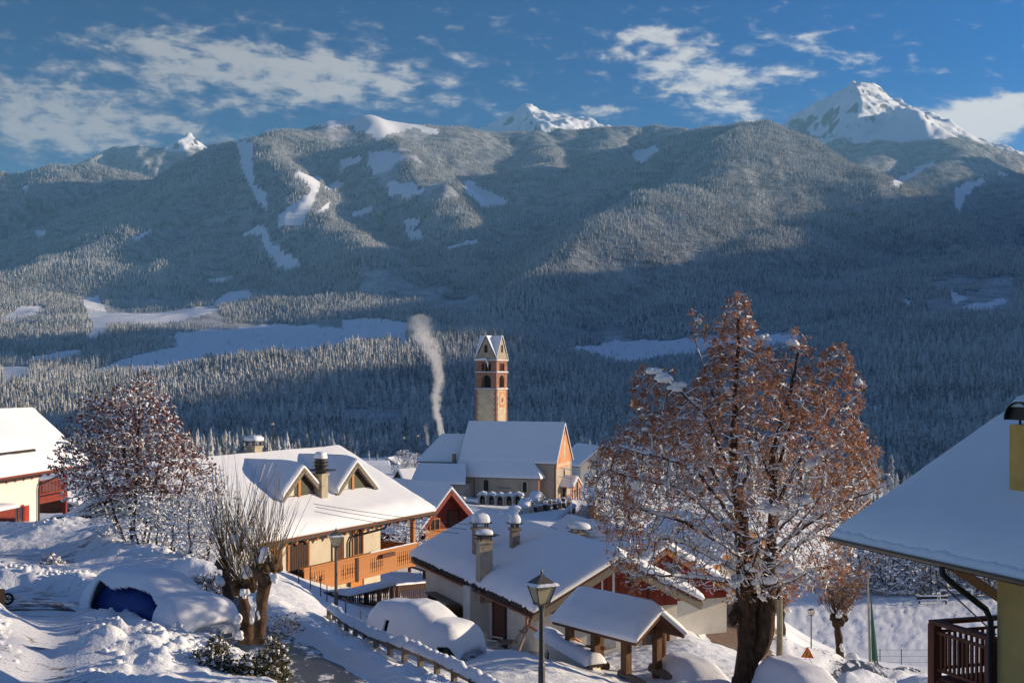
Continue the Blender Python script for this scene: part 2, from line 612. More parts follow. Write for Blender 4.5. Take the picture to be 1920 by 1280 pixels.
# ------------------------------------------------------------------ the lie of the land
GP = [  # (photo column, photo row, distance in m) of points on the ground
    (-150, 1330, 18), (100, 1300, 20), (330, 1300, 20), (600, 1330, 20), (900, 1400, 20), (1300, 1500, 20), (1700, 1560, 20), (2100, 1560, 20),
    (0, 1290, 21.5), (100, 1275, 22.5), (200, 1270, 23), (300, 1272, 24), (450, 1285, 24), (600, 1275, 26.5), (700, 1290, 26),
    (850, 1288, 29.5), (1000, 1287, 31), (1150, 1295, 33), (1300, 1292, 36), (1400, 1290, 38), (1500, 1292, 38), (1600, 1310, 40), (1750, 1350, 40), (1900, 1400, 36), (1700, 1480, 26),
    (0, 1110, 36), (70, 1120, 35), (150, 1140, 34), (250, 1158, 33.5), (350, 1170, 34), (420, 1200, 31), (480, 1203, 31), (300, 1210, 29), (150, 1200, 28), (0, 1200, 27), (-150, 1100, 36), (-150, 1000, 55),
    (30, 1045, 46), (120, 1040, 47), (220, 1040, 46), (0, 1003, 55), (100, 990, 58), (200, 985, 56),
    (200, 1015, 50), (300, 1055, 46), (380, 1095, 42), (440, 1140, 38), (520, 1160, 37),
    (560, 1222, 31), (600, 1165, 38), (650, 1190, 37), (700, 1222, 34.5), (760, 1250, 32.5), (830, 1272, 31.2),
    (560, 1105, 46), (620, 1145, 46), (700, 1143, 55), (800, 1138, 62), (760, 1172, 48), (800, 1242, 40), (880, 1235, 40), (950, 1220, 42), (1000, 1228, 41), (1100, 1258, 38.5), (1200, 1290, 37.5),
    (1000, 1250, 43.8), (900, 1197, 48.5), (820, 1150, 53.5), (720, 1088, 72), (780, 1078, 76),
    (1290, 1200, 47), (1200, 1214, 46), (1100, 1234, 45), (1380, 1215, 70), (1410, 1135, 100), (1330, 1160, 80),
    (1500, 1232, 82), (1560, 1266, 75), (1600, 1254, 85), (1521, 1228, 105), (1640, 1252, 118), (1480, 1270, 60), (1560, 1290, 55), (1700, 1275, 90), (1800, 1290, 80), (1950, 1310, 70),
    (1600, 1180, 150), (1700, 1180, 150), (1820, 1180, 150), (1950, 1180, 150), (1750, 1250, 126), (1900, 1250, 126), (1660, 1127, 180), (1750, 1127, 180), (1900, 1127, 180), (1580, 1130, 178),
    (1750, 1105, 215), (1950, 1105, 215), (1750, 1010, 300), (1750, 930, 420), (1950, 930, 420),
    (1300, 1050, 140), (1200, 1020, 150), (1100, 985, 180), (1095, 942, 230), (1095, 905, 290), (950, 945, 228), (850, 940, 222), (850, 985, 140), (700, 970, 110), (760, 1010, 100),
    (600, 1000, 100), (400, 1000, 90), (200, 965, 90), (50, 975, 75), (50, 945, 110), (400, 940, 150), (200, 920, 150), (0, 920, 150), (0, 890, 250), (400, 890, 260), (700, 895, 280), (950, 900, 280),
    (400, 864, 420), (720, 868, 420), (1000, 868, 420), (1300, 880, 420), (1600, 890, 420), (1500, 960, 260), (1300, 980, 220), (0, 868, 420),
    (0, 850, 600), (0, 800, 1000), (0, 735, 1500), (0, 670, 2200), (0, 610, 3000), (0, 545, 3800),
    (480, 852, 600), (480, 805, 900), (480, 745, 1300), (480, 682, 1700), (480, 690, 2000), (480, 640, 2600), (480, 606, 3050), (480, 560, 3600),
    (800, 850, 600), (800, 785, 1000), (800, 700, 1500), (800, 640, 1800), (800, 645, 2100), (800, 605, 2800), (800, 565, 3400),
    (1150, 862, 600), (1150, 785, 1000), (1150, 720, 1500), (1150, 693, 1900), (1150, 676, 2300), (1150, 645, 2750), (1150, 600, 3300),
    (1500, 870, 600), (1500, 800, 1000), (1500, 725, 1500), (1500, 650, 2200), (1500, 580, 3000), (1500, 530, 3600),
    (1900, 865, 600), (1900, 790, 1000), (1900, 705, 1500), (1900, 620, 2200), (1900, 545, 3000), (1900, 480, 3700),
    (650, 665, 1750), (650, 672, 2000), (300, 690, 1900), (2300, 700, 1500), (2300, 560, 3000), (-300, 700, 1800), (-300, 580, 3400), (960, 640, 1850),
    (600, 640, 5000), (0, 640, 5000), (1200, 620, 5000), (1900, 600, 5000), (600, 655, 9000), (0, 655, 9000), (1200, 655, 9000), (1900, 655, 9000), (600, 670, 14000), (1900, 670, 14000), (0, 670, 14000), (1200, 670, 14000),
]
_gp = np.array(GP, float)
_gu, _gl = (_gp[:, 0] - 960) / F, np.log(_gp[:, 2])


def _k(du, dl):
    r2 = (du * 3.2) ** 2 + dl ** 2 + 1e-9
    return 0.5 * r2 * np.log(r2)


_n = len(_gp)
_A = np.zeros((_n + 3, _n + 3))
_A[:_n, :_n] = _k(_gu[:, None] - _gu[None], _gl[:, None] - _gl[None]) + np.eye(_n) * 2e-4
_A[:_n, _n], _A[:_n, _n + 1], _A[:_n, _n + 2] = 1, _gu, _gl
_A[_n:, :_n] = _A[:_n, _n:].T
_w = np.linalg.solve(_A, np.concatenate([_gp[:, 1], np.zeros(3)]))


def base_row(u, l):
    sh = np.shape(u)
    u, l = np.ravel(u), np.ravel(l)
    out = np.zeros(len(u))
    for i in range(0, len(u), 20000):
        s = slice(i, i + 20000)
        out[s] = _k(u[s, None] - _gu[None], l[s, None] - _gl[None]) @ _w[:_n] + _w[_n] + _w[_n + 1] * u[s] + _w[_n + 2] * l[s]
    return out.reshape(sh)


# pads: flat places under houses and the pitch  (polygon in x,y ; height ; soft edge)
PADS = []
BANKS = []      # (polyline xy, height, width)
TRACKS = []     # (polyline xy, half width, depth of the cut)


def near_h(x, y):
    """ground height for y < 500"""
    y = np.maximum(np.asarray(y, float), 6.0)
    x = np.asarray(x, float)
    u = np.clip(x / y, -0.6, 0.62)
    z = -(base_row(u, np.log(y)) - 700) / F * y
    for cx, cy, ang, hx, hy, zz, soft in PADS:
        c, s = math.cos(ang), math.sin(ang)
        lx, ly = (x - cx) * c + (y - cy) * s, -(x - cx) * s + (y - cy) * c
        d = np.maximum(np.abs(lx) - hx, np.abs(ly) - hy)
        k = 1 - sstep(0, soft, d)
        z = z * (1 - k) + zz * k
    rough = np.ones(np.shape(x)) * sstep(300, 120, y)
    for pts, hw, dep in TRACKS:
        d, _ = seg_dist(x, y, pts)
        k = 1 - sstep(hw * 0.85, hw * 1.25, d)
        z = z - dep * k
        rough = rough * (1 - 0.85 * k)
    for pts, hh, ww, rg in BANKS:
        d, t = seg_dist(x, y, pts)
        k = np.exp(-(d / ww) ** 2)
        z = z + hh * k * (0.8 + 0.45 * fbm(x * 0.6, y * 0.6, 3))
        rough = rough + rg * k
    near = sstep(75, 40, y)
    z = z + rough * (0.05 * fbm(x * 0.8, y * 0.8, 3) + near * 0.055 * np.maximum(0, fbm(x * 2.3 + 9, y * 2.3, 3)) * 1.6)
    return z


# ridges: (column,row,distance) along the crest, slope to the front, slope behind, roundness
RIDGES = [
    ([(-700, 330, 6000), (-300, 320, 6300), (0, 314, 6500), (90, 305, 6600), (170, 299, 6700), (225, 312, 6700), (280, 345, 6500), (420, 430, 6000)], 0.50, 0.5, 100),
    ([(-100, 420, 7200), (120, 350, 8300), (215, 290, 9000), (243, 278, 9000), (262, 288, 9000), (290, 288, 9000), (322, 280, 9000), (357, 268, 9200), (386, 280, 9200), (480, 380, 9200)], 0.60, 0.6, 10),
    ([(150, 480, 4300), (250, 430, 4700), (330, 345, 5300), (385, 292, 5600), (440, 257, 5800), (500, 257, 5800), (560, 250, 6000), (620, 240, 6200)], 0.58, 0.5, 60),
    ([(520, 262, 6300), (570, 231, 6500), (620, 219, 6500), (690, 213, 6500), (740, 216, 6500), (790, 233, 6600), (830, 252, 6700), (880, 250, 7000), (960, 246, 7400)], 0.52, 0.5, 120),
    ([(690, 216, 6400), (725, 262, 5950), (775, 322, 5300), (850, 372, 4800), (890, 430, 4300), (900, 500, 3800)], 0.66, 0.60, 60),
    ([(500, 259, 5700), (545, 300, 5300), (590, 345, 4900), (640, 400, 4500), (690, 450, 4100), (720, 510, 3700)], 0.62, 0.62, 60),
    ([(440, 259, 5700), (385, 350, 5200), (300, 428, 4800), (200, 492, 4300), (90, 528, 3900), (0, 500, 3900), (-120, 490, 3900)], 0.58, 0.55, 60),
    ([(330, 500, 4300), (420, 470, 4400), (460, 420, 4700), (480, 360, 5100)], 0.55, 0.55, 60),
    ([(880, 252, 7000), (930, 236, 7100), (985, 250, 7000), (1000, 290, 6300), (960, 345, 5400), (950, 420, 4500), (900, 510, 3700)], 0.55, 0.55, 80),
    ([(830, 290, 9600), (930, 235, 9800), (975, 210, 9900), (1001, 194, 9900), (1018, 206, 9900), (1034, 209, 9900), (1070, 222, 9900), (1110, 240, 9900), (1200, 290, 9900)], 0.52, 0.6, 15),
    ([(985, 250, 7000), (1040, 245, 7000), (1100, 232, 7200), (1150, 222, 7300), (1210, 230, 7300), (1265, 241, 7200), (1330, 242, 6700), (1360, 235, 6300)], 0.52, 0.5, 100),
    ([(1130, 226, 7200), (1130, 290, 6200), (1080, 360, 5200), (1050, 430, 4300), (1010, 500, 3700)], 0.58, 0.58, 70),
    ([(1345, 240, 5900), (1385, 219, 5800), (1425, 210, 5700), (1465, 216, 5650), (1512, 242, 5600), (1545, 275, 5450), (1605, 312, 5150), (1655, 347, 4850), (1705, 377, 4600), (1745, 420, 4300), (1790, 480, 3900), (1820, 540, 3500)], 0.50, 0.60, 120),
    ([(1430, 212, 5600), (1425, 262, 5000), (1370, 312, 4600), (1300, 350, 4300), (1210, 377, 4050), (1130, 392, 3900), (1075, 425, 3700), (1030, 480, 3400), (990, 540, 3100)], 0.58, 0.55, 70),
    ([(1500, 250, 5400), (1530, 330, 4700), (1500, 390, 4300), (1450, 425, 4000), (1490, 445, 3900), (1560, 470, 3800), (1620, 530, 3500)], 0.58, 0.58, 60),
    ([(1450, 428, 4000), (1370, 470, 3600), (1300, 520, 3300), (1240, 570, 3000)], 0.58, 0.58, 60),
    ([(1420, 300, 9600), (1490, 215, 9700), (1508, 205, 9700), (1530, 203, 9700), (1580, 177, 9800), (1603, 160, 9800), (1618, 153, 9800), (1640, 164, 9800), (1680, 182, 9900), (1716, 197, 10000), (1748, 236, 10000), (1790, 272, 10000), (1850, 292, 10000), (1930, 318, 10000), (2100, 340, 10000), (2400, 310, 9800)], 1.0, 0.8, 10),
    ([(1618, 156, 9750), (1600, 200, 9300), (1575, 240, 8900), (1560, 300, 8300)], 0.75, 0.75, 10),
    ([(1680, 200, 9600), (1690, 224, 8700), (1735, 246, 8200), (1800, 285, 7600), (1860, 320, 7000), (1920, 362, 6400), (2010, 420, 5700)], 0.50, 0.5, 60),
    ([(1700, 235, 8800), (1640, 290, 7900), (1590, 350, 7000)], 0.5, 0.5, 60),
    ([(1830, 300, 7200), (1760, 300, 6900), (1700, 345, 6300), (1650, 420, 5600)], 0.5, 0.5, 60),
    ([(2450, 150, 8000), (2400, 250, 6300), (2250, 380, 4800), (2150, 470, 4000), (2080, 540, 3200), (2010, 600, 2600)], 0.50, 0.5, 100),
    ([(2150, 470, 4000), (2000, 470, 3900), (1900, 500, 3700), (1820, 560, 3300)], 0.45, 0.45, 90),
    ([(1990, 690, 1500), (1880, 692, 1550), (1790, 690, 1500), (1740, 720, 1350)], 0.45, 0.35, 40),
    ([(300, 700, 1650), (440, 674, 1700), (520, 676, 1680), (560, 690, 1650), (620, 668, 1700), (660, 650, 1750), (740, 643, 1800), (820, 632, 1850), (960, 633, 1900), (1040, 655, 1950)], 0.40, 0.22, 20),
]
_R = []
for pts, sf, sb, rr in RIDGES:
    q = np.array([(*P(a, b, c),) for a, b, c in pts])
    if rr > 15:
        q[:, 2] -= 20.0      # the trees stand on top of the crest
    dd = np.concatenate([[0], np.cumsum(np.hypot(np.diff(q[:, 0]), np.diff(q[:, 1])))])
    m_ = max(2, int(dd[-1] / 160) + 1)
    ts = np.linspace(0, dd[-1], m_)
    qq = np.stack([np.interp(ts, dd, q[:, i]) for i in range(3)], 1)
    ks = np.ones(5) / 5
    pad = np.pad(qq, ((2, 2), (0, 0)), mode='edge')
    sm = np.stack([np.convolve(pad[:, i], ks, 'valid') for i in range(3)], 1)
    if rr > 30:
        sm[0], sm[-1] = qq[0], qq[-1]
        qq = sm
    _R.append((qq, sf, sb, rr))


def far_h(x, y):
    u, l = x / y, np.log(y)
    z = -(base_row(np.clip(u, -0.6, 0.62), l) - 700) / F * y
    w1 = fbm(x / 900, y / 900, 3) * 160
    w2 = fbm(x / 900 + 31, y / 900 + 7, 3) * 160
    amp = sstep(2200, 4500, y)
    xw, yw = x + w1 * amp * 0.8, y + w2 * amp * 0.8
    sy = np.where(y > 2300, 1.0, 1.0)
    for qq, sf, sb, rr in _R:
        d, t = seg_dist(xw, yw, qq)
        zr = np.interp(t, np.arange(len(qq)), qq[:, 2])
        h = zr - sf * (np.sqrt(d * d + rr * rr) - rr) * (1 + 0.10 * fbm(x / 500, y / 500 + 3, 2))
        k = 22.0
        a = np.maximum(z, h)
        z = a + k * np.exp(-np.abs(z - h) / k) * 0.5
    amp = amp * (1 - 0.75 * np.exp(-((x + 720) ** 2 + (y - 6500) ** 2) / 520.0 ** 2))
    z = z + amp * (44 * fbm(x / 520 + 5, y / 900, 4, 0.55, True) + 22 * fbm(x / 210, y / 260, 3, 0.5))
    z = z + sstep(500, 1400, y) * 5 * fbm(x / 130, y / 130, 3)
    rocky = sstep(7800, 8800, y)
    z = z + rocky * (75 * fbm(x / 420, y / 420, 6, 0.62, True))
    return z


def ground(x, y):
    """height of the bare ground at one place"""
    return float(near_h(np.array([float(x)]), np.array([float(y)]))[0])


def hit(px, py, y0=14.0, y1=400.0):
    """where the ground is seen at a photo pixel"""
    ys = np.exp(np.linspace(math.log(y0), math.log(y1), 900))
    xs = (px - 960) / F * ys
    zl = -(py - 700) / F * ys
    g = near_h(xs, ys)
    i = int(np.argmax(zl <= g))
    return Vector((xs[i], ys[i], g[i]))
# ------------------------------------------------------------------ mountains and forest
OPEN = [  # clearings, pistes and meadows, outlined where the photo shows them
    [(440, 262), (472, 262), (478, 345), (502, 365), (500, 396), (486, 380), (470, 355), (455, 320)],
    [(545, 318), (602, 335), (604, 346), (588, 370), (592, 374), (562, 426), (520, 428), (520, 405), (545, 386), (580, 360), (574, 342), (550, 330)],
    [(450, 436), (490, 420), (500, 430), (506, 455), (530, 470), (572, 494), (545, 506), (520, 500), (510, 482), (496, 470), (488, 442), (460, 444)],
    [(634, 300), (682, 289), (672, 306), (640, 322)], [(866, 340), (885, 342), (952, 374), (945, 386), (905, 391), (872, 358)],
    [(1183, 286), (1232, 270), (1237, 281), (1205, 306), (1190, 300)],
    [(560, 232), (620, 219), (690, 212), (740, 214), (790, 230), (825, 246), (822, 254), (780, 240), (745, 244), (710, 262), (690, 250), (650, 238), (600, 238)],
    [(690, 285), (730, 285), (760, 300), (700, 330), (690, 310)], [(725, 345), (770, 340), (800, 355), (760, 372), (730, 368)], [(610, 348), (650, 338), (640, 355), (612, 362)], [(590, 398), (620, 378), (612, 396), (596, 402)],
    [(250, 446), (280, 430), (284, 437), (256, 453)], [(830, 462), (896, 447), (896, 456), (840, 469)], [(660, 395), (700, 385), (695, 400), (662, 408)], [(755, 410), (790, 408), (785, 425), (765, 430)], [(760, 430), (792, 430), (790, 452), (765, 450)],
    [(0, 600), (40, 571), (92, 577), (60, 592), (0, 606)], [(152, 562), (183, 553), (203, 588), (300, 588), (400, 572), (428, 545), (475, 546), (440, 572), (380, 590), (300, 606), (207, 606), (186, 642), (158, 642), (174, 615)],
    [(375, 520), (436, 517), (436, 524), (400, 530)], [(430, 556), (470, 546), (468, 560), (420, 575)],
    [(330, 622), (450, 615), (520, 606), (640, 616), (640, 600), (700, 596), (764, 604), (764, 650), (690, 642), (640, 656), (600, 664), (570, 672), (430, 672), (300, 702), (190, 706), (150, 700), (250, 668), (330, 650)],
    [(1040, 656), (1150, 641), (1330, 634), (1500, 628), (1500, 648), (1330, 660), (1160, 690), (1125, 672)],
    [(1690, 560), (1722, 564), (1702, 576)], [(1808, 576), (1880, 558), (1886, 566), (1850, 584)], [(1780, 540), (1815, 560), (1790, 570)],
    [(1630, 760), (1667, 754), (1657, 776), (1635, 782)],
    [(1668, 342), (1760, 294), (1756, 305), (1702, 340), (1680, 352)], [(1788, 352), (1842, 330), (1846, 341), (1812, 366), (1800, 402), (1793, 390)], [(1860, 315), (1890, 325), (1885, 335)],
    [(0, 688), (58, 688), (52, 716), (8, 724)], [(60, 668), (150, 655), (150, 664), (60, 680)], [(60, 432), (85, 430), (82, 447)], [(0, 415), (18, 425), (10, 440)], [(40, 345), (55, 350), (48, 362)],
    [(560, 860), (800, 855), (860, 900), (700, 900)],
]
HALF = [  # thinly wooded ground
    [(690, 500), (800, 490), (900, 540), (900, 600), (760, 600), (660, 560)], [(640, 762), (760, 765), (760, 812), (640, 806)], [(200, 560), (420, 560), (420, 610), (200, 640)], [(300, 610), (640, 600), (640, 640), (330, 672)],
    [(690, 280), (780, 290), (870, 372), (740, 385), (690, 330)], [(560, 222), (830, 240), (760, 290), (600, 260)], [(1740, 520), (1900, 520), (1900, 590), (1740, 590)], [(1130, 628), (1540, 620), (1540, 660), (1130, 660)], [(30, 590), (160, 585), (160, 700), (30, 720)],
]


def open_mask(px, py, x, y):
    jx, jy = fbm(x / 70, y / 90, 4, 0.7) * 6, fbm(x / 70 + 40, y / 90, 4, 0.7) * 5
    o = np.zeros(px.shape)
    for p_ in HALF:
        o = np.maximum(o, 0.5 * in_poly(px + jx * 2, py + jy * 2, p_) * (fbm(x / 130 + 3, y / 200, 3) > -0.08))
    for p_ in OPEN:
        o = np.maximum(o, 1.0 * in_poly(px + jx, py + jy, p_))
    return o


def timber_line(x, y, z):
    """1 in the bare snow country above the trees"""
    n = 60 * fbm(x / 300, y / 300, 3)
    far = sstep(8700, 9200, y + n * 4)
    return np.maximum(sstep(1480, 1620, z + n * 2), far)


def snow_slope_mat():
    m_ = bpy.data.materials.new('mountain_ground')
    m_.use_nodes = True
    T = NT(m_.node_tree)
    b = T.n['Principled BSDF']
    b.inputs['Roughness'].default_value = 0.9
    b.inputs['Specular IOR Level'].default_value = 0.1
    gm = T.new('ShaderNodeNewGeometry')
    sx = T.new('ShaderNodeSeparateXYZ')
    T.l.new(gm.outputs['Normal'], sx.inputs[0])
    at = T.new('ShaderNodeAttribute', attribute_name='open')
    n = T.noise(gm.outputs['Position'], 0.02, 5, 0.65)
    nb = T.noise(gm.outputs['Position'], 0.006, 6, 0.7)
    under = T.mix(T.ramp(n, 0.35, 0.65), (0.10, 0.11, 0.11), (0.40, 0.41, 0.42))
    bare = T.mix(T.ramp(T.m('ADD', sx.outputs[2], T.m('MULTIPLY_ADD', nb, 0.7, -0.35)), 0.56, 0.66), (0.11, 0.105, 0.10), (0.82, 0.84, 0.87))
    c = T.mix(T.ramp(at.outputs['Fac'], 0.35, 0.8), under, bare)
    T.put(b.inputs['Base Color'], c)
    return m_


NU = 760
us = np.linspace(-0.60, 0.62, NU)
ls = np.concatenate([np.linspace(math.log(415), math.log(8700), 350), np.log(np.linspace(8725, 10300, 68)), np.log(np.linspace(10500, 12500, 8))])
NY = len(ls)
U, L = np.meshgrid(us, ls)
Yg = np.exp(L)
Xg = U * Yg
Zg = far_h(Xg, Yg)
# the near edge tucks under the village ground
PXg, PYg = 960 + F * U, 700 - F * Zg / Yg
OPg = np.maximum(open_mask(PXg, PYg, Xg, Yg), timber_line(Xg, Yg, Zg))
idx = np.arange(NU * NY).reshape(NY, NU)
quads = np.stack([idx[:-1, :-1], idx[:-1, 1:], idx[1:, 1:], idx[1:, :-1]], -1).reshape(-1, 4)
V = np.stack([Xg, Yg, Zg], -1).reshape(-1, 3)
mount = mesh_obj('mountains', V, quads, snow_slope_mat(), smooth=True)
at = mount.data.attributes.new('open', 'FLOAT', 'POINT')
at.data.foreach_set('value', OPg.ravel().astype(np.float32))
tag(mount, 'forested mountain range with snowy peaks across the valley', kind='structure')


def grid_lookup(arr, x, y):
    fu = np.clip((x / y - us[0]) / (us[1] - us[0]), 0, NU - 1.001)
    fl = np.clip(np.interp(np.log(y), ls, np.arange(NY)), 0, NY - 1.001)
    i, j = fl.astype(int), fu.astype(int)
    a, b_ = fl - i, fu - j
    return (arr[i, j] * (1 - a) * (1 - b_) + arr[i + 1, j] * a * (1 - b_) + arr[i, j + 1] * (1 - a) * b_ + arr[i + 1, j + 1] * a * b_)


# what can be seen from about the camera: running maximum of the view slope along every column
TAN = Zg / Yg
RUN = np.maximum.accumulate(TAN, 0)


def conifer_mesh(name, seed, tiers, wid, kind=0):
    r = random.Random(seed)
    vs, fs = [], []
    n = 7

    def ring(z, rad, jag):
        b = len(vs)
        for k in range(n):
            a = 2 * math.pi * (k + r.uniform(-0.25, 0.25)) / n
            q = rad * (1 + r.uniform(-jag, jag))
            vs.append((q * math.cos(a), q * math.sin(a), z + r.uniform(-0.012, 0.012)))
        return b
    for t in range(tiers):
        z0 = 0.06 + 0.86 * t / tiers
        z1 = min(1.0, z0 + 1.65 / tiers * (0.95 if t < tiers - 1 else 1))
        r0 = wid * (1 - z0) ** (0.85 if kind == 0 else 0.5) * r.uniform(0.85, 1.12)
        b = ring(z0, r0, 0.35)
        m = ring(z0 + (z1 - z0) * 0.42, r0 * 0.62, 0.2)
        vs.append((r.uniform(-0.008, 0.008), r.uniform(-0.008, 0.008), z1))
        ap = len(vs) - 1
        for k in range(n):
            k2 = (k + 1) % n
            fs.append((b + k, b + k2, m + k2, m + k))
            fs.append((m + k, m + k2, ap))
    b = len(vs)
    for z, q in ((-0.06, 0.022), (0.10, 0.018)):
        for k in range(4):
            vs.append((q * math.cos(k * math.pi / 2), q * math.sin(k * math.pi / 2), z))
    for k in range(4):
        fs.append((b + k, b + (k + 1) % 4, b + 4 + (k + 1) % 4, b + 4 + k))
    me = bpy.data.meshes.new(name)
    me.from_pydata(vs, [], fs)
    me.materials.append(M['conifer'])
    return me


CON = [conifer_mesh('conifer_mesh', 1, 5, 0.17), conifer_mesh('conifer_mesh', 2, 6, 0.15), conifer_mesh('conifer_mesh', 3, 4, 0.19), conifer_mesh('conifer_mesh', 4, 5, 0.145, 1), conifer_mesh('conifer_mesh', 5, 6, 0.20)]

# unseen spur beyond the right edge, its crest shaped to shade the far slopes
hx = np.linspace(2560, 4400, 60)
hy = np.linspace(-900, 5900, 120)
HX, HY = np.meshgrid(hx, hy)
crest = np.interp(HY, [-900, -400, 500, 900, 1165, 1450, 1900, 2400, 3000, 3300, 3800, 4235, 4450, 5000, 5400, 5900], [150, 250, 460, 600, 700, 770, 760, 770, 975, 1010, 960, 890, 980, 1020, 1060, 1080]) + 40 * fbm(HX / 500, HY / 400, 3)
HZ = crest - 0.55 * (np.sqrt((HX - 3100) ** 2 + 60 ** 2) - 60) + 30 * fbm(HX / 300, HY / 300, 3) - 200 * sstep(-500, -900, HY)
ii = np.arange(HX.size).reshape(HX.shape)
hq = np.stack([ii[:-1, :-1], ii[:-1, 1:], ii[1:, 1:], ii[1:, :-1]], -1).reshape(-1, 4)
hill = mesh_obj('unseen_spur', np.stack([HX, HY, HZ], -1).reshape(-1, 3), hq, mount.data.materials[0], smooth=True)
tag(hill, 'unseen spur right of the view, shaped to shade the far slopes', kind='structure')

cand = []
for y0, y1, s in ((235, 425, 5.5), (425, 800, 5.2), (800, 1500, 6.0), (1500, 2600, 7.2), (2600, 4200, 9.0), (4200, 6500, 11.0), (6500, 9300, 15.0)):
    gy = np.arange(y0, y1, s)
    gx = np.arange(-0.45 * y1, 0.46 * y1, s)
    GX, GY = np.meshgrid(gx, gy)
    GX = GX + RNG.uniform(-0.48, 0.48, GX.shape) * s
    GY = GY + RNG.uniform(-0.48, 0.48, GY.shape) * s
    k = np.abs(GX / GY) < 0.445
    cand.append(np.stack([GX[k], GY[k]], 1))
cand = np.concatenate(cand)
cx, cy = cand[:, 0], cand[:, 1]
cz = np.where(cy < 425, near_h(cx, cy), grid_lookup(Zg, cx, np.maximum(cy, 416)))
op = np.maximum(open_mask(960 + F * cx / cy, 700 - F * cz / cy, cx, cy), timber_line(cx, cy, cz))
hgt = 13 + 5 * fbm(cx / 260, cy / 260, 2) + RNG.uniform(-4, 4, len(cx))
hgt *= np.exp(np.clip(RNG.normal(-0.08, 0.17, len(cx)), -0.5, 0.22))
hgt *= (0.60 + 0.4 * sstep(600, 1300, cy)) * (1 - 0.35 * sstep(900, 1350, cz))
vis = (cz + hgt + 4) / cy > np.where(cy < 425, -1.0, grid_lookup(RUN, cx, np.maximum(cy, 422) * 0.985)) - 0.0006
patch = fbm(cx / 170 + 7, cy / 170, 3)
rnd = RNG.uniform(0, 1, len(cx))
keep = vis & (rnd < np.where(op > 0.9, 0.02, np.where(op > 0.3, 0.30 + 0.35 * (patch > 0.1), np.where((patch < -0.38) & (cy < 3000), 0.45, 0.97))))
keep &= ~((cy < 640) & (rnd > 0.62))
keep &= (cy > 425) | ((cx / cy > (1175 - 960) / F + 0.02 * patch) & (cy > 262 - 40 * (cx / cy)) & (patch > -0.35))
hgt = np.where(op > 0.3, hgt * 0.55, hgt)
cx, cy, cz, hgt = cx[keep], cy[keep], cz[keep], hgt[keep]
var = RNG.integers(0, 5, len(cx))
rot = RNG.uniform(0, 6.28, len(cx))
# the 300 that show largest stand as objects of their own
inframe = (np.abs(cx / cy) < 0.41)
order = np.argsort(-(hgt / cy) * inframe)
near_ix = order[:300]
protos = {}
for i in near_ix:
    v = int(var[i])
    o = bpy.data.objects.new('spruce_tree', CON[v])
    COL.objects.link(o)
    o.location = (cx[i], cy[i], cz[i] - 0.3)
    o.rotation_euler = (0, 0, rot[i])
    s = float(hgt[i])
    o.scale = (s, s, s)
    tag(o, 'small frosted conifer in the wood on the valley floor behind the village', 'tree', 'frosted conifers on the valley floor')
    protos.setdefault(v, o)
rest = np.ones(len(cx), bool)
rest[near_ix] = False
fx, fy, fz, fh, fv, fr_ = cx[rest], cy[rest], cz[rest], hgt[rest], var[rest], rot[rest]
print('forest', len(fx))
fme = bpy.data.meshes.new('forest')
fme.vertices.add(len(fx))
fme.vertices.foreach_set('co', np.stack([fx, fy, fz - 0.5], 1).ravel())
for nm, arr, ty in (('size', fh, 'FLOAT'), ('turn', fr_, 'FLOAT'), ('sort', fv, 'INT')):
    a_ = fme.attributes.new(nm, ty, 'POINT')
    a_.data.foreach_set('value', arr.astype(np.float32 if ty == 'FLOAT' else np.int32))
forest = bpy.data.objects.new('forest', fme)
COL.objects.link(forest)
tag(forest, 'frosted conifer forest covering the mountain slopes', kind='stuff')
ng = bpy.data.node_groups.new('forest_trees', 'GeometryNodeTree')
ng.interface.new_socket('Geometry', in_out='INPUT', socket_type='NodeSocketGeometry')
ng.interface.new_socket('Geometry', in_out='OUTPUT', socket_type='NodeSocketGeometry')
G = NT(ng)
gi, go = G.new('NodeGroupInput'), G.new('NodeGroupOutput')
jn = G.new('GeometryNodeJoinGeometry')


def named(nm, ty):
    nd = G.new('GeometryNodeInputNamedAttribute', data_type=ty)
    nd.inputs['Name'].default_value = nm
    return nd.outputs[0]


size, turn, sort = named('size', 'FLOAT'), named('turn', 'FLOAT'), named('sort', 'INT')
for v in range(5):
    oi = G.new('GeometryNodeObjectInfo', transform_space='ORIGINAL')
    oi.inputs['Object'].default_value = protos[v]
    oi.inputs['As Instance'].default_value = True
    cmp_ = G.new('FunctionNodeCompare', data_type='INT', operation='EQUAL')
    G.l.new(sort, cmp_.inputs[2])
    cmp_.inputs[3].default_value = v
    ip = G.new('GeometryNodeInstanceOnPoints')
    G.l.new(gi.outputs[0], ip.inputs['Points'])
    G.l.new(cmp_.outputs[0], ip.inputs['Selection'])
    G.l.new(oi.outputs['Geometry'], ip.inputs['Instance'])
    cr = G.new('ShaderNodeCombineXYZ')
    G.l.new(turn, cr.inputs[2])
    e2r = G.new('FunctionNodeEulerToRotation')
    G.l.new(cr.outputs[0], e2r.inputs[0])
    G.l.new(e2r.outputs[0], ip.inputs['Rotation'])
    G.l.new(size, ip.inputs['Scale'])
    G.l.new(ip.outputs[0], jn.inputs[0])
G.l.new(jn.outputs[0], go.inputs[0])
md = forest.modifiers.new('trees', 'NODES')
md.node_group = ng
# ------------------------------------------------------------------ village ground, tracks and snow banks
def g2(lst):
    """photo pixels -> places on the bare ground (x,y)"""
    out = []
    for a, b in lst:
        h = hit(a, b)
        out.append((h.x, h.y))
    return out


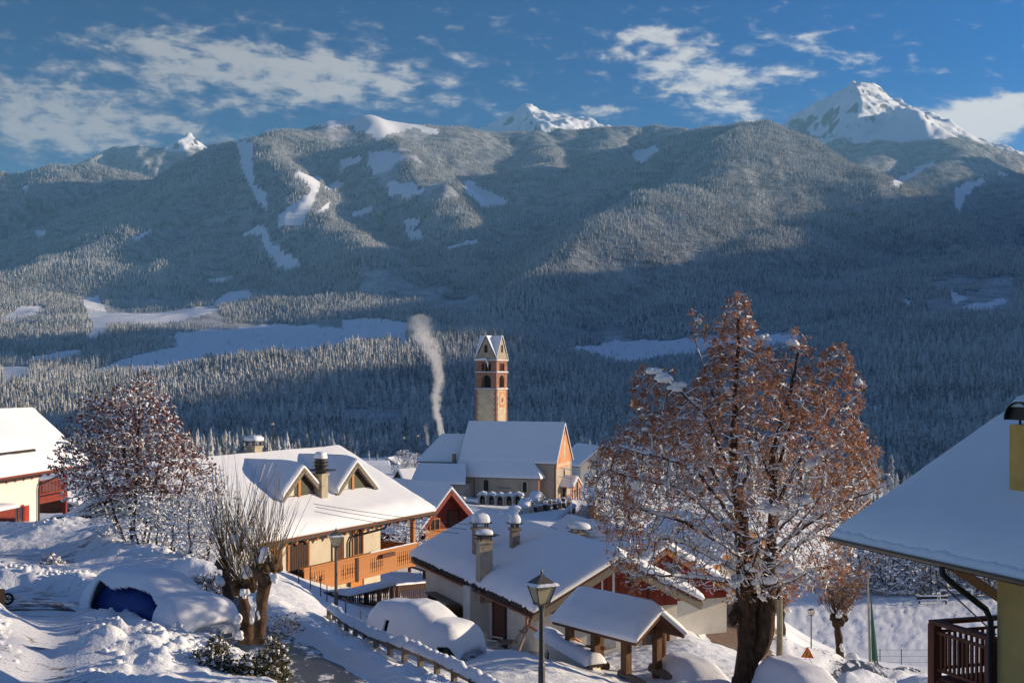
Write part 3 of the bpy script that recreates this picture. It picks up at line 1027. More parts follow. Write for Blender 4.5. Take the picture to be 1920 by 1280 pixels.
PADS.append((57, 160, 0.0, 25, 21, -32.2, 14))            # the pitch
_bare = near_h
path_l = g2([(78, 1290), (98, 1215), (110, 1165), (85, 1128), (20, 1108), (-60, 1102)])
road_l = g2([(-80, 1032), (60, 1036), (150, 1034), (230, 1025), (300, 1035)])
street = g2([(470, 1172), (540, 1207), (610, 1243), (690, 1292)])
street = [(street[0][0] - 3.0, street[0][1] + 5)] + street + [(street[-1][0] + 4.0, street[-1][1] - 7.5)]
low_road = [tuple(P(a, b, Y).xy) for a, b, Y in ((1420, 1130, 105), (1392, 1170, 84), (1395, 1230, 68), (1470, 1290, 58), (1600, 1320, 55), (1800, 1340, 50))]
side_road = [tuple(P(a, b, Y).xy) for a, b, Y in ((1470, 1290, 58), (1545, 1262, 73), (1640, 1262, 85), (1800, 1262, 95))]
ch_street = [tuple(P(a, b, Y).xy) for a, b, Y in ((1075, 1010, 165), (1092, 975, 190), (1103, 945, 228), (1090, 915, 275), (1080, 900, 310))]
b1 = g2([(205, 1290), (196, 1235), (205, 1180), (190, 1150)])
b2 = g2([(190, 1118), (130, 1092), (60, 1086), (-60, 1080)])
b3 = g2([(-60, 1270), (-20, 1230), (-12, 1185), (-30, 1150)])
b4 = g2([(-60, 985), (30, 990), (90, 990), (105, 1002)])
b5 = g2([(105, 1000), (150, 985), (215, 985), (255, 1003)])
b6 = g2([(190, 1022), (250, 1040), (315, 1068), (395, 1105), (440, 1130)])
b7 = g2([(505, 1160), (600, 1172), (655, 1197), (705, 1225), (780, 1262), (860, 1290)])
b8 = g2([(265, 1235), (330, 1225), (380, 1245)])
b9 = g2([(240, 1190), (300, 1185), (370, 1200)])
c1 = [tuple(P(a, b, Y).xy) for a, b, Y in ((1470, 1208, 82), (1550, 1232, 82), (1640, 1258, 84), (1760, 1268, 90))]
c2 = [tuple(P(a, b, Y).xy) for a, b, Y in ((1600, 1275, 66), (1680, 1275, 68), (1800, 1285, 66))]
TRACKS += [(path_l, 1.7, 0.26), (road_l, 2.6, 0.25), (street, 1.55, 0.35), (low_road, 2.3, 0.3), (side_road, 1.6, 0.3), (ch_street, 2.2, 0.3)]
BANKS += [(b1, 0.45, 0.9, 1.6), (b2, 0.5, 0.9, 1.7), (b3, 0.6, 0.8, 1.5), (b4, 0.22, 1.6, 1.3), (b5, 0.42, 1.5, 1.5), (b6, 0.75, 1.3, 1.3), (b7, 0.06, 0.8, 1.6),
          (b8, 0.35, 1.2, 2.2), (b9, 0.05, 1.0, 1.8), (c1, 1.1, 2.0, 1.5), (c2, 1.0, 1.6, 1.5)]


def land_material():
    m_ = bpy.data.materials.new('village_snow')
    m_.use_nodes = True
    T = NT(m_.node_tree)
    b = T.n['Principled BSDF']
    b.inputs['Roughness'].default_value = 0.75
    b.inputs['Specular IOR Level'].default_value = 0.25
    g = T.new('ShaderNodeNewGeometry').outputs['Position']
    at = T.new('ShaderNodeAttribute', attribute_name='worn')
    n = T.noise(g, 0.9, 5, 0.65)
    c = T.mix(T.ramp(T.noise(g, 0.35, 4), 0.3, 0.7), (0.83, 0.85, 0.88), (0.86, 0.88, 0.91))
    mp = T.new('ShaderNodeMapping')
    mp.inputs['Scale'].default_value = (0.55, 1.5, 1)
    mp.inputs['Rotation'].default_value = (0, 0, 0.25)
    T.l.new(g, mp.inputs[0])
    streak = T.noise(mp.outputs[0], 1.6, 6, 0.68, 0.4)
    k = T.m('MULTIPLY', at.outputs['Fac'], T.ramp(streak, 0.50, 0.66))
    c = T.mix(T.m('MULTIPLY', at.outputs['Fac'], 0.30), c, (0.60, 0.60, 0.62))
    c = T.mix(k, c, (0.11, 0.075, 0.055))
    T.put(b.inputs['Base Color'], c)
    bn = T.new('ShaderNodeBump')
    bn.inputs['Strength'].default_value = 0.9
    bn.inputs['Distance'].default_value = 0.10
    h = T.m('ADD', T.noise(g, 2.6, 6, 0.62), T.m('MULTIPLY', T.noise(g, 11.0, 4, 0.6), 0.25))
    T.l.new(h, bn.inputs['Height'])
    T.l.new(bn.outputs[0], b.inputs['Normal'])
    return m_


nu, ny = 720, 560
gu = np.linspace(-0.56, 0.58, nu)
gl = np.log(np.concatenate([np.exp(np.linspace(math.log(9), math.log(20), 50))[:-1], np.exp(np.linspace(math.log(20), math.log(62), 290))[:-1], np.exp(np.linspace(math.log(62), math.log(440), ny - 338))]))
GU, GL = np.meshgrid(gu, gl)
GYY = np.exp(GL)
GXX = GU * GYY
GZZ = near_h(GXX, GYY)
far_edge = far_h(GXX[-60:], GYY[-60:])
kk = sstep(330, 415, GYY[-60:])
GZZ[-60:] = GZZ[-60:] * (1 - kk) + (far_edge - 0.4) * kk
# trodden pitch
pitch = sstep(14, 8, np.maximum(np.abs(GXX - 57) - 14, np.abs(GYY - 164) - 10))
lumps = (fbm(GXX * 1.3, GYY * 0.6, 3, 0.6)) * 0.20
GZZ += pitch * np.maximum(lumps, -0.15) * sstep(146, 152, GYY)
worn = np.zeros(GXX.shape)
for pts, hw, amt in ((path_l, 1.9, 0.25), (road_l, 2.6, 0.25), (low_road, 2.4, 1.0), (side_road, 1.7, 1.0), (ch_street, 1.6, 0.9), (path_l[3:], 2.2, 0.7)):
    d, _ = seg_dist(GXX, GYY, pts)
    worn = np.maximum(worn, amt * (1 - sstep(hw * 0.5, hw * 1.1, d + 0.5 * fbm(GXX, GYY, 2))))
ii = np.arange(nu * len(gl)).reshape(len(gl), nu)
gq = np.stack([ii[:-1, :-1], ii[:-1, 1:], ii[1:, 1:], ii[1:, :-1]], -1).reshape(-1, 4)
land = mesh_obj('snow_ground', np.stack([GXX, GYY, GZZ], -1).reshape(-1, 3), gq, land_material(), smooth=True)
a_ = land.data.attributes.new('worn', 'FLOAT', 'POINT')
a_.data.foreach_set('value', worn.ravel().astype(np.float32))
tag(land, 'snow covered ground of the village slope', kind='structure')


def road_sheet(name, pts, hw, material, lift=0.03, label=None, step=0.5):
    q = [Vector((p[0], p[1])) for p in pts]
    dd = [0]
    for a, b in zip(q[:-1], q[1:]):
        dd.append(dd[-1] + (b - a).length)
    n = int(dd[-1] / step)
    ts = np.linspace(0, dd[-1], n)
    xs, ys = np.interp(ts, dd, [p.x for p in q]), np.interp(ts, dd, [p.y for p in q])
    k = np.ones(7) / 7
    xs, ys = np.convolve(np.pad(xs, 3, 'edge'), k, 'valid'), np.convolve(np.pad(ys, 3, 'edge'), k, 'valid')
    tx, ty = np.gradient(xs), np.gradient(ys)
    ln = np.hypot(tx, ty)
    nx, nyy = -ty / ln, tx / ln
    rows = []
    for o_ in np.linspace(-1, 1, 7):
        w_ = o_ * hw * (1 + (0.18 * fbm(ts * 0.5 + 3 * o_, ts * 0 + o_, 2) if abs(o_) == 1 else 0))
        X_, Y_ = xs + nx * w_, ys + nyy * w_
        rows.append(np.stack([X_, Y_, near_h(X_, Y_) + lift - 0.07 * (abs(o_) == 1)], -1))
    A = np.stack(rows, 1)
    i2 = np.arange(n * 7).reshape(n, 7)
    qd = np.stack([i2[:-1, :-1], i2[:-1, 1:], i2[1:, 1:], i2[1:, :-1]], -1).reshape(-1, 4)
    return tag(mesh_obj(name, A.reshape(-1, 3), qd, material, smooth=True), label, kind='structure')


def street_mat():
    m_ = bpy.data.materials.new('wet_asphalt_with_snow')
    m_.use_nodes = True
    T = NT(m_.node_tree)
    b = T.n['Principled BSDF']
    g = T.new('ShaderNodeNewGeometry').outputs['Position']
    mp = T.new('ShaderNodeMapping')
    mp.inputs['Rotation'].default_value = (0, 0, 0.55)
    mp.inputs['Scale'].default_value = (2.2, 0.5, 1)
    T.l.new(g, mp.inputs[0])
    n = T.noise(mp.outputs[0], 0.9, 6, 0.62)
    f = T.ramp(n, 0.51, 0.63)
    T.put(b.inputs['Base Color'], T.mix(f, T.mix(T.noise(g, 8, 4), (0.022, 0.022, 0.026), (0.055, 0.052, 0.055)), (0.74, 0.76, 0.80)))
    T.put(b.inputs['Roughness'], T.m('MULTIPLY_ADD', f, 0.35, 0.4))
    bn = T.new('ShaderNodeBump')
    bn.inputs['Strength'].default_value = 0.6
    bn.inputs['Distance'].default_value = 0.04
    T.l.new(T.m('ADD', f, T.m('MULTIPLY', T.noise(g, 25, 3), 0.3)), bn.inputs['Height'])
    T.l.new(bn.outputs[0], b.inputs['Normal'])
    return m_


road_sheet('street', street, 1.35, street_mat(), 0.04, 'dark wet street half cleared of snow beside the wooden guard rail')
def gritty_mat(name, cover, col):
    m_ = bpy.data.materials.new(name)
    m_.use_nodes = True
    T = NT(m_.node_tree)
    b = T.n['Principled BSDF']
    b.inputs['Roughness'].default_value = 0.8
    g = T.new('ShaderNodeNewGeometry').outputs['Position']
    mp = T.new('ShaderNodeMapping')
    mp.inputs['Scale'].default_value = (0.9, 1.3, 1)
    mp.inputs['Rotation'].default_value = (0, 0, 0.3)
    T.l.new(g, mp.inputs[0])
    f = T.ramp(T.noise(mp.outputs[0], 1.5, 7, 0.70, 0.1), cover, cover + 0.10)
    T.put(b.inputs['Base Color'], T.mix(f, T.mix(T.noise(g, 9, 4), tuple(c * 0.6 for c in col), tuple(c * 1.4 for c in col)), (0.78, 0.79, 0.82)))
    bn = T.new('ShaderNodeBump')
    bn.inputs['Strength'].default_value = 0.7
    bn.inputs['Distance'].default_value = 0.05
    T.l.new(T.m('ADD', f, T.m('MULTIPLY', T.noise(g, 14, 4), 0.5)), bn.inputs['Height'])
    T.l.new(bn.outputs[0], b.inputs['Normal'])
    return m_


road_sheet('path', path_l[3:], 1.25, gritty_mat('trodden_grit', 0.47, (0.13, 0.085, 0.06)), 0.03, 'trodden path with bare brown patches at the left edge', 0.3)
road_sheet('path', path_l[:3], 1.25, gritty_mat('packed_snow', 0.33, (0.22, 0.18, 0.16)), 0.03, 'packed snow lane with thin brown streaks at the lower left', 0.3)
road_sheet('road', road_l, 2.2, gritty_mat('packed_snow_road', 0.36, (0.18, 0.15, 0.14)), 0.03, 'packed snow road below the white house', 0.4)
road_sheet('road', low_road[:4], 2.0, gritty_mat('gritted_road', 0.60, (0.13, 0.075, 0.045)), 0.05, 'gritted brown road passing behind the big lime tree', 0.6)
road_sheet('road', side_road, 1.3, street_mat(), 0.04, 'narrow cleared road below the big lime tree', 1.0)
road_sheet('road', ch_street[:3], 1.6, street_mat(), 0.05, 'half cleared street running past the church', 1.5)
# broken lumps of ploughed snow along the banks
cl = MB()
for pts, n, ww in ((b1, 60, 0.7), (b2, 80, 0.7), (b3, 35, 0.6), (b4, 70, 1.2), (b5, 60, 1.1), (b6, 60, 0.9), (b7, 110, 0.8), (b8, 60, 0.9), (b9, 45, 0.9), (c1, 50, 1.2), (c2, 30, 1.2)):
    for _ in range(n):
        t = random.uniform(0, len(pts) - 1.001)
        i = int(t)
        x = pts[i][0] + (pts[i + 1][0] - pts[i][0]) * (t - i) + random.gauss(0, ww * 0.5)
        y = pts[i][1] + (pts[i + 1][1] - pts[i][1]) * (t - i) + random.gauss(0, ww * 0.5)
        s = random.uniform(0.025, 0.085) * (1.0 if random.random() < 0.88 else 1.7)
        cl.blob((x, y, ground(x, y) + s * 0.05), s * random.uniform(0.8, 1.5), s * random.uniform(0.8, 1.5), s * random.uniform(0.6, 1.0), 5, 4, 0.45, -0.5)
tag(cl.obj('snow_clods', M['snow_clump'], smooth=True), 'broken clods of ploughed snow along the banks', kind='stuff')
# ------------------------------------------------------------------ building kit
def ray_plane(px, py, p0, n):
    d = Vector(((px - 960) / F, 1.0, -(py - 700) / F))
    t = Vector(p0).dot(n) / d.dot(n)
    return d * t


def snow_slab(A, B, C, D, T=0.4, r=0.55, free=(1, 1, 0, 1), nx=26, ny=18, seed=0.0, bulge=0.12, lump=0.13):
    """snow lying on the plane A-B (eave) C-D (ridge); free: which of eave, right, ridge, left are open edges"""
    A, B, C, D = (np.array(q, float) for q in (A, B, C, D))
    LX, LY = np.linalg.norm(B - A), np.linalg.norm(D - A)

    def spread(n, L, f0, f1):
        t = np.linspace(0, 1, n)
        e = min(0.45, r / L)
        pts = [t]
        if f0:
            pts.append(e * (1 - np.cos(np.linspace(0, math.pi / 2, 7))))
        if f1:
            pts.append(1 - e * (1 - np.cos(np.linspace(0, math.pi / 2, 7))))
        return np.unique(np.round(np.concatenate(pts), 5))
    a = spread(nx, LX, free[3], free[1])
    b = spread(ny, LY, free[0], free[2])
    aa, bb = np.meshgrid(a, b)
    base = (A[None, None] * ((1 - aa) * (1 - bb))[..., None] + B * (aa * (1 - bb))[..., None] + C * (aa * bb)[..., None] + D * ((1 - aa) * bb)[..., None])
    big = 1e9
    de = bb * LY if free[0] else big + bb
    dr = (1 - aa) * LX if free[1] else big + bb
    dt = (1 - bb) * LY if free[2] else big + bb
    dl = aa * LX if free[3] else big + bb
    d = np.minimum(np.minimum(de, dr), np.minimum(dt, dl))
    q = np.clip(1 - d / r, 0, 1)
    prof = np.sqrt(np.clip(1 - q ** 2.2, 0, 1))
    nz = fbm(base[..., 0] * 0.7 + seed, base[..., 1] * 0.7 + base[..., 2] * 0.9, 3) * lump + 1.1 * lump * fbm(base[..., 0] * 2.2 + seed, base[..., 1] * 2.2 + base[..., 2] * 2.2, 3) * np.exp(-(d / (r * 1.1)) ** 2)
    top = base.copy()
    top[..., 2] += T * prof * (1 + nz) + 0.012
    ex, ey = (B - A) / LX, (D - A) / LY
    for dd, vec in ((de, -ey), (dr, ex), (dt, ey), (dl, -ex)):
        k = np.where(dd < big / 2, np.exp(-(dd / (0.45 * r)) ** 2) * np.sin(np.clip(prof, 0, 1) * math.pi) ** 0.7, 0)
        top += vec[None, None] * (k * bulge)[..., None]
    ny_, nx_ = aa.shape
    ix = np.arange(nx_ * ny_).reshape(ny_, nx_)
    fs = np.stack([ix[:-1, :-1], ix[:-1, 1:], ix[1:, 1:], ix[1:, :-1]], -1).reshape(-1, 4)
    return top.reshape(-1, 3), fs


def slabs_obj(name, parts, material, parent):
    vs, fs, o = [], [], 0
    for v, f in parts:
        vs.append(v)
        fs.append(f + o)
        o += len(v)
    return mesh_obj(name, np.concatenate(vs), np.concatenate(fs), material, parent, smooth=True)


def gable_roof(root, x0, x1, ye, ze, zr, T=0.4, th=0.16, r=0.55, seed=0.0, roof_mat='brown_wood', ye2=None, ze2=None, snow='snow', zd=0.0, y_r=0.0, nx=26, name='roof', lump=0.10):
    """roof along local x from x0 to x1; eaves at y=-ye (z=ze) and y=+ye2 (z=ze2); ridge at (y_r, zr)"""
    ye2 = ye if ye2 is None else ye2
    ze2 = ze if ze2 is None else ze2
    b = MB()
    for yy, zz in ((-ye, ze), (ye2, ze2)):
        q = [(x0, yy, zz), (x1, yy, zz), (x1, y_r, zr), (x0, y_r, zr)]
        b.hexa([(x, y, z - th) for x, y, z in q], q) if yy < 0 else b.hexa([(x, y, z - th) for x, y, z in reversed(q)], list(reversed(q)))
    rf = b.obj(name, M[roof_mat], root)
    s1 = snow_slab((x0, -ye, ze), (x1, -ye, ze), (x1, y_r, zr), (x0, y_r, zr), T, r, (1, 1, 0, 1), nx=nx, seed=seed, lump=lump)
    s2 = snow_slab((x1, ye2, ze2), (x0, ye2, ze2), (x0, y_r, zr), (x1, y_r, zr), T, r, (1, 1, 0, 1), nx=nx, seed=seed + 9, lump=lump)
    slabs_obj('snow_cover', [s1, s2], M[snow], root)
    return rf


def gable_walls(root, x0, x1, y0, y1, z0, ze, zr, m_, name='wall', y_r=0.0):
    """a solid of walls with gables at both x ends; ze = height at the side walls"""
    b = MB()
    prof = [(y0, z0), (y1, z0), (y1, ze), (y_r, zr), (y0, ze)]
    b.prism([(x0, y, z) for y, z in prof], (x1 - x0, 0, 0))
    return b.obj(name, m_, root)


def on_wall(c, n):
    """frame on a wall: c centre, n outward normal (horizontal) -> matrix with x right, y outward, z up"""
    n = Vector(n).normalized()
    x = Vector((0, 0, 1)).cross(n)
    return Matrix(((x.x, n.x, 0, c[0]), (x.y, n.y, 0, c[1]), (x.z, n.z, 1, c[2]), (0, 0, 0, 1)))


def window(root, c, n, w, h, frame='brown_wood', shutters=None, bars=True, sill=True, name='window', open_ang=0.0):
    mtx = on_wall(c, n)
    b = MB()
    t = 0.09
    b.box(-w / 2 - t, w / 2 + t, -0.02, 0.07, h / 2, h / 2 + t)
    b.box(-w / 2 - t, w / 2 + t, -0.02, 0.07, -h / 2 - t, -h / 2)
    b.box(-w / 2 - t, -w / 2, -0.02, 0.068, -h / 2, h / 2)
    b.box(w / 2, w / 2 + t, -0.02, 0.068, -h / 2, h / 2)
    if bars:
        b.box(-0.03, 0.03, -0.02, 0.05, -h / 2, h / 2)
    o = b.obj(name, M[frame], root)
    o.matrix_local = mtx
    MB().box(-w / 2, w / 2, -0.015, 0.012, -h / 2, h / 2).obj('pane', M['glass'], o)
    if sill:
        MB().box(-w / 2 - 0.15, w / 2 + 0.15, -0.02, 0.16, -h / 2 - t - 0.06, -h / 2 - t - 0.002).obj('sill', M['concrete'], o)
    if shutters:
        for s in (-1, 1):
            sb = MB().box(-w / 4, w / 4, -0.02, 0.02, -h / 2, h / 2)
            for k in range(6):
                z = -h / 2 + h * (k + 0.5) / 6
                sb.box(-w / 4 + 0.05, w / 4 - 0.05, 0.021, 0.032, z - h / 18, z + h / 18)
            so = sb.obj('shutter', M[shutters], root)
            so.matrix_local = mtx @ Matrix.Translation((s * (w / 2 + t + w / 4 + 0.03), 0.06, 0)) @ Matrix.Rotation(-s * open_ang, 4, 'Z')
    return o


def door(root, c, n, w, h, m_='brown_wood', frame='dark_wood', name='door'):
    mtx = on_wall(c, n)
    b = MB().box(-w / 2, w / 2, -0.02, 0.05, 0, h)
    for k in range(max(3, int(w / 0.18))):
        x0 = -w / 2 + w * k / max(3, int(w / 0.18))
        b.box(x0 + 0.012, x0 + w / max(3, int(w / 0.18)) - 0.012, 0.051, 0.07, 0.04, h - 0.04)
    o = b.obj(name, M[m_], root)
    o.matrix_local = mtx
    f = MB().box(-w / 2 - 0.1, -w / 2, -0.02, 0.09, 0, h + 0.1).box(w / 2, w / 2 + 0.1, -0.02, 0.09, 0, h + 0.1).box(-w / 2, w / 2, -0.02, 0.09, h, h + 0.1)
    f.obj('door_frame', M[frame], o)
    MB().tube([(w / 2 - 0.12, 0.07, 1.0), (w / 2 - 0.12, 0.13, 1.0), (w / 2 - 0.24, 0.13, 1.0)], 0.015, 6).obj('handle', M['gutter'], o)
    return o


def gutter(root, a, b, r=0.07, name='gutter', m_='gutter'):
    a, b = Vector(a), Vector(b)
    d = (b - a).normalized()
    s = Vector((0, 0, 1)).cross(d).normalized()
    vs, fs = [], []
    n = 8
    for p in (a, b):
        for k in range(n + 1):
            t = math.pi * k / n
            vs.append(p + s * (r * math.cos(t)) - Vector((0, 0, r * math.sin(t))))
    for k in range(n):
        fs.append((k, k + 1, n + 2 + k, n + 1 + k))
    g = MB().add(vs, fs)
    g.beam(a + s * r, b + s * r, 0.02, 0.03)
    g.beam(a - s * r, b - s * r, 0.02, 0.03)
    return g.obj(name, M[m_], root)


def chimney_body(b, cx, cy, w, d, z0, z1):
    b.box(cx - w / 2, cx + w / 2, cy - d / 2, cy + d / 2, z0, z1)
    b.box(cx - w / 2 - 0.05, cx + w / 2 + 0.05, cy - d / 2 - 0.05, cy + d / 2 + 0.05, z1, z1 + 0.10)


def snow_cap(parent, c, rx, ry, h, name='snow_cap', n=14):
    """a domed cap of snow"""
    vs, fs = [], []
    m_ = 7
    for i in range(m_):
        ph = (math.pi / 2) * i / (m_ - 1)
        q = math.cos(ph) ** 0.6 if i < m_ - 1 else 0.0
        for k in range(n):
            a = 2 * math.pi * k / n
            ca, sa = math.cos(a), math.sin(a)
            e = (abs(ca) ** 4 + abs(sa) ** 4) ** -0.25
            j = 1 + random.uniform(-0.04, 0.04)
            bul = 1 + 0.10 * math.sin(2 * ph)
            vs.append((c[0] + rx * q * e * ca * j * bul, c[1] + ry * q * e * sa * j * bul, c[2] + h * math.sin(ph) * j))
    for i in range(m_ - 1):
        for k in range(n):
            k2 = (k + 1) % n
            fs.append((i * n + k, i * n + k2, (i + 1) * n + k2, (i + 1) * n + k))
    return MB().add(vs, fs).obj(name, M['snow_clump'], parent, smooth=True)


def W2L(root, p):
    c, s = math.cos(root.rotation_euler[2]), math.sin(root.rotation_euler[2])
    q = Vector(p) - root.location
    return Vector((q.x * c + q.y * s, -q.x * s + q.y * c, q.z))


def L2W(root, p):
    c, s = math.cos(root.rotation_euler[2]), math.sin(root.rotation_euler[2])
    return Vector((p[0] * c - p[1] * s, p[0] * s + p[1] * c, p[2])) + root.location


def roof_hit(root, px, py, ye, ze, zr):
    """where the ray through a photo pixel meets the near roof plane, in the house frame"""
    k = (zr - ze) / ye
    c, s = math.cos(root.rotation_euler[2]), math.sin(root.rotation_euler[2])
    nl = Vector((0, -k, 1))
    n = Vector((nl.x * c - nl.y * s, nl.x * s + nl.y * c, nl.z))
    return W2L(root, ray_plane(px, py, L2W(root, (0, -ye, ze)), n))


def snow_strip(name, parent, pts, w, h, material='snow_clump', seed=1, step=0.12, lump=0.35, droop=0.0):
    """a rounded ridge of snow lying along a line (rail, wall top, rake)"""
    pts = [Vector(p) for p in pts]
    dd = [0]
    for a, b in zip(pts[:-1], pts[1:]):
        dd.append(dd[-1] + (b - a).length)
    n = max(3, int(dd[-1] / step))
    r = random.Random(seed)
    vs, fs = [], []
    m_ = 7
    hs_ = 1.0
    for i in range(n + 1):
        t = dd[-1] * i / n
        j = 0
        while j < len(pts) - 2 and dd[j + 1] < t:
            j += 1
        f = (t - dd[j]) / max(1e-6, dd[j + 1] - dd[j])
        p = pts[j].lerp(pts[j + 1], f)
        d = (pts[j + 1] - pts[j]).normalized()
        s = Vector((0, 0, 1)).cross(d).normalized()
        e = 1.0 if 0 < i < n else 0.05
        hs_ = 0.7 * hs_ + 0.3 * (1 + r.uniform(-lump, lump) * 1.8)
        ww = w * (1 + r.uniform(-lump, lump) * 0.25)
        for k in range(m_):
            a = math.pi * (1.12 * k / (m_ - 1) - 0.06)
            vs.append(p + s * (ww / 2 * math.cos(a)) + Vector((0, 0, max(-0.2, math.sin(a)) * h * max(0.3, hs_) * e)))
    for i in range(n):
        for k in range(m_ - 1):
            fs.append((i * m_ + k, i * m_ + k + 1, (i + 1) * m_ + k + 1, (i + 1) * m_ + k))
    return MB().add(vs, fs).obj(name, M[material], parent, smooth=True)


# ------------------------------------------------------------------ the chalet with the larch balcony
ZC = -12.3
RC = math.atan2(0.889, 0.457)
dC, pC = Vector((0.457, 0.889, 0)), Vector((-0.889, 0.457, 0))
E = P(815, 948, 70)
cC = E - dC * 8.0 + pC * 6.0
chalet = thing('chalet', 'cream chalet with a long orange larch balcony and two roof dormers', 'house', (cC.x, cC.y, ZC), RC)
ze, zr = E.z - ZC - 0.30, -4.1 - ZC - 0.42
gable_roof(chalet, -8, 8, 6, ze, zr, T=0.46, th=0.2, r=0.7, seed=3, nx=40)
wx0, wx1, wy = -7.2, 8 - 3.42, 4.7
zw = ze + (zr - ze) * (6 - wy) / 6 - 0.2
gable_walls(chalet, wx0, wx1, -wy, wy, 0, zw, zr - 0.2, M['cream_wall'])
bt = MB()
bt.prism([(wx1 + 0.001, -3.2, 2.6), (wx1 + 0.001, 4.6, 2.6), (wx1 + 0.001, 4.6, zw - 0.1), (wx1 + 0.001, 0, zr - 0.35), (wx1 + 0.001, -3.2, zw + 0.55)], (0.12, 0, 0))
bt.obj('timber_cladding', M['red_wood'], chalet)
gutter(chalet, (-8, -6.06, ze - 0.1), (8, -6.06, ze - 0.1), 0.08)
# rafters under the eave
rb = MB().beam((0, -6.0, ze - 0.27), (0, -4.6, ze + (zr - ze) * 1.4 / 6 - 0.27), 0.12, 0.16).obj('rafter', M['larch'], chalet)
rb.location = (-7.6, 0, 0)
for k in range(1, 20):
    like(rb, 'rafter', chalet, (-7.6 + k * 0.8, 0, 0))
# balcony
fz = ze - 2.55
yb0, yb1 = -5.95, -wy
xb0, xb1 = 8 - 11.9, 8 - 1.85
MB().box(xb0, xb1, yb0 + 0.02, yb1, fz - 0.16, fz).box(wx1, xb1, yb1, 0.5, fz - 0.16, fz).obj('balcony_floor', M['larch'], chalet)
MB().box(xb0 - 0.1, xb1 + 0.15, yb0 - 0.14, yb0 + 0.1, fz + 1.0, fz + 1.07).box(xb0, xb1, yb0 - 0.05, yb0 + 0.01, fz + 0.86, fz + 0.99).box(xb0, xb1, yb0 - 0.05, yb0 + 0.01, fz - 0.13, fz + 0.02).obj('handrail', M['larch'], chalet)
bw = 0.196
nb = int((xb1 - xb0) / bw)


def board_mesh(cut):
    z0, z1 = fz - 0.10, fz + 0.95
    hw = bw / 2 - 0.004
    if not cut:
        pr = [(hw, z0), (hw, z1)]
    else:
        c = (z0 + z1) / 2
        hw2 = hw - 0.022
        pr = [(hw, z0), (hw, z0 + 0.15), (hw2, z0 + 0.18), (hw2, c - 0.17), (hw2 - 0.025, c - 0.12), (hw2 - 0.035, c - 0.06), (hw2, c), (hw2 - 0.035, c + 0.06), (hw2 - 0.025, c + 0.12), (hw2, c + 0.17), (hw2, z1 - 0.18), (hw, z1 - 0.15), (hw, z1)]
    poly = [(x, 0, z) for x, z in pr] + [(-x, 0, z) for x, z in reversed(pr)]
    return MB().prism(poly, (0, -0.035, 0))


plain = cutb = None
for k in range(nb):
    cut = (k % 13) in (2, 3, 4, 5, 6, 7) or k > nb - 10
    x = xb0 + (k + 0.5) * bw
    src = cutb if cut else plain
    if src is None:
        src = board_mesh(cut).obj('balcony_board', M['larch'], chalet)
        src.location = (x, yb0 - 0.052, 0)
        if cut:
            cutb = src
        else:
            plain = src
    else:
        like(src, 'balcony_board', chalet, (x, yb0 - 0.052, 0))
dt_ = MB()
for k in range(int((xb1 - xb0) / 0.17)):
    x = xb0 + 0.08 + k * 0.17
    dt_.box(x - 0.035, x + 0.035, yb0 - 0.062, yb0 - 0.051, fz + 0.895, fz + 0.94)
    dt_.box(x - 0.035, x + 0.035, yb0 - 0.062, yb0 - 0.051, fz - 0.085, fz - 0.04)
dt_.obj('carved_edging', M['brown_wood'], chalet)
MB().box(xb1 - 0.05, xb1 + 0.02, yb0, 0.5, fz - 0.1, fz + 1.02).obj('side_railing', M['larch'], chalet)
for x, y in ((xb1 - 0.15, yb0 + 0.12), (xb0 + 0.12, yb0 + 0.12), (xb0 + 4.3, yb0 - 0.11)):
    tall = x > xb1 - 1
    MB().box(x - 0.11, x + 0.11, y - 0.11 if tall else y - 0.03, y + 0.11 if tall else y + 0.03, fz - 0.2, (ze - 0.2) if tall else fz + 0.98).obj('post', M['larch'] if tall else M['dark_wood'], chalet)
snow_strip('rail_snow', chalet, [(xb0 + 5.5, yb0 - 0.02, fz + 1.07), (xb1, yb0 - 0.02, fz + 1.07)], 0.16, 0.05, seed=5)
nW = (0, -1, 0)
window(chalet, (wx1 - 2.15, -wy, fz + 1.45), nW, 0.8, 1.25, 'larch')
door(chalet, (wx1 - 7.2, -wy, fz + 0.02), nW, 1.5, 2.1, 'dark_wood', 'larch', 'balcony_door')
window(chalet, (wx1 - 9.6, -wy, fz + 1.3), nW, 1.0, 1.2, 'larch', 'brown_wood')
door(chalet, (wx1 - 3.9, -wy, fz + 0.02), nW, 0.85, 2.05, 'brown_wood', 'cream_wall', 'balcony_door')
door(chalet, (wx1 - 2.3, -wy, 0.0), nW, 1.05, 2.2, 'orange_wood', 'brown_wood')
# arched entrance
ar = MB()
aw, ah = 0.75, 1.5
op_ = [(-aw, 0), (aw, 0)] + [(aw * math.cos(t), ah + aw * math.sin(t)) for t in np.linspace(0, math.pi, 13)]
ar.prism([(x, -0.03, z) for x, z in op_], (0, 0.01, 0))
ao = ar.obj('archway', M['dark_hole'], chalet)
ao.location = (wx1 - 5.3, -wy + 0.01, 0.2)
ring = MB()
outer = [((aw + 0.16) * math.cos(t), ah + (aw + 0.16) * math.sin(t)) for t in np.linspace(0, math.pi, 13)]
inner = [(aw * math.cos(t), ah + aw * math.sin(t)) for t in np.linspace(0, math.pi, 13)]
for k in range(12):
    ring.prism([(outer[k][0], 0, outer[k][1]), (outer[k + 1][0], 0, outer[k + 1][1]), (inner[k + 1][0], 0, inner[k + 1][1]), (inner[k][0], 0, inner[k][1])], (0, -0.05, 0))
ring.box(-aw - 0.16, -aw, -0.05, 0, 0, ah).box(aw, aw + 0.16, -0.05, 0, 0, ah)
ring.obj('arch_surround', M['pale_plaster'], ao).location = (0, -0.02, 0)
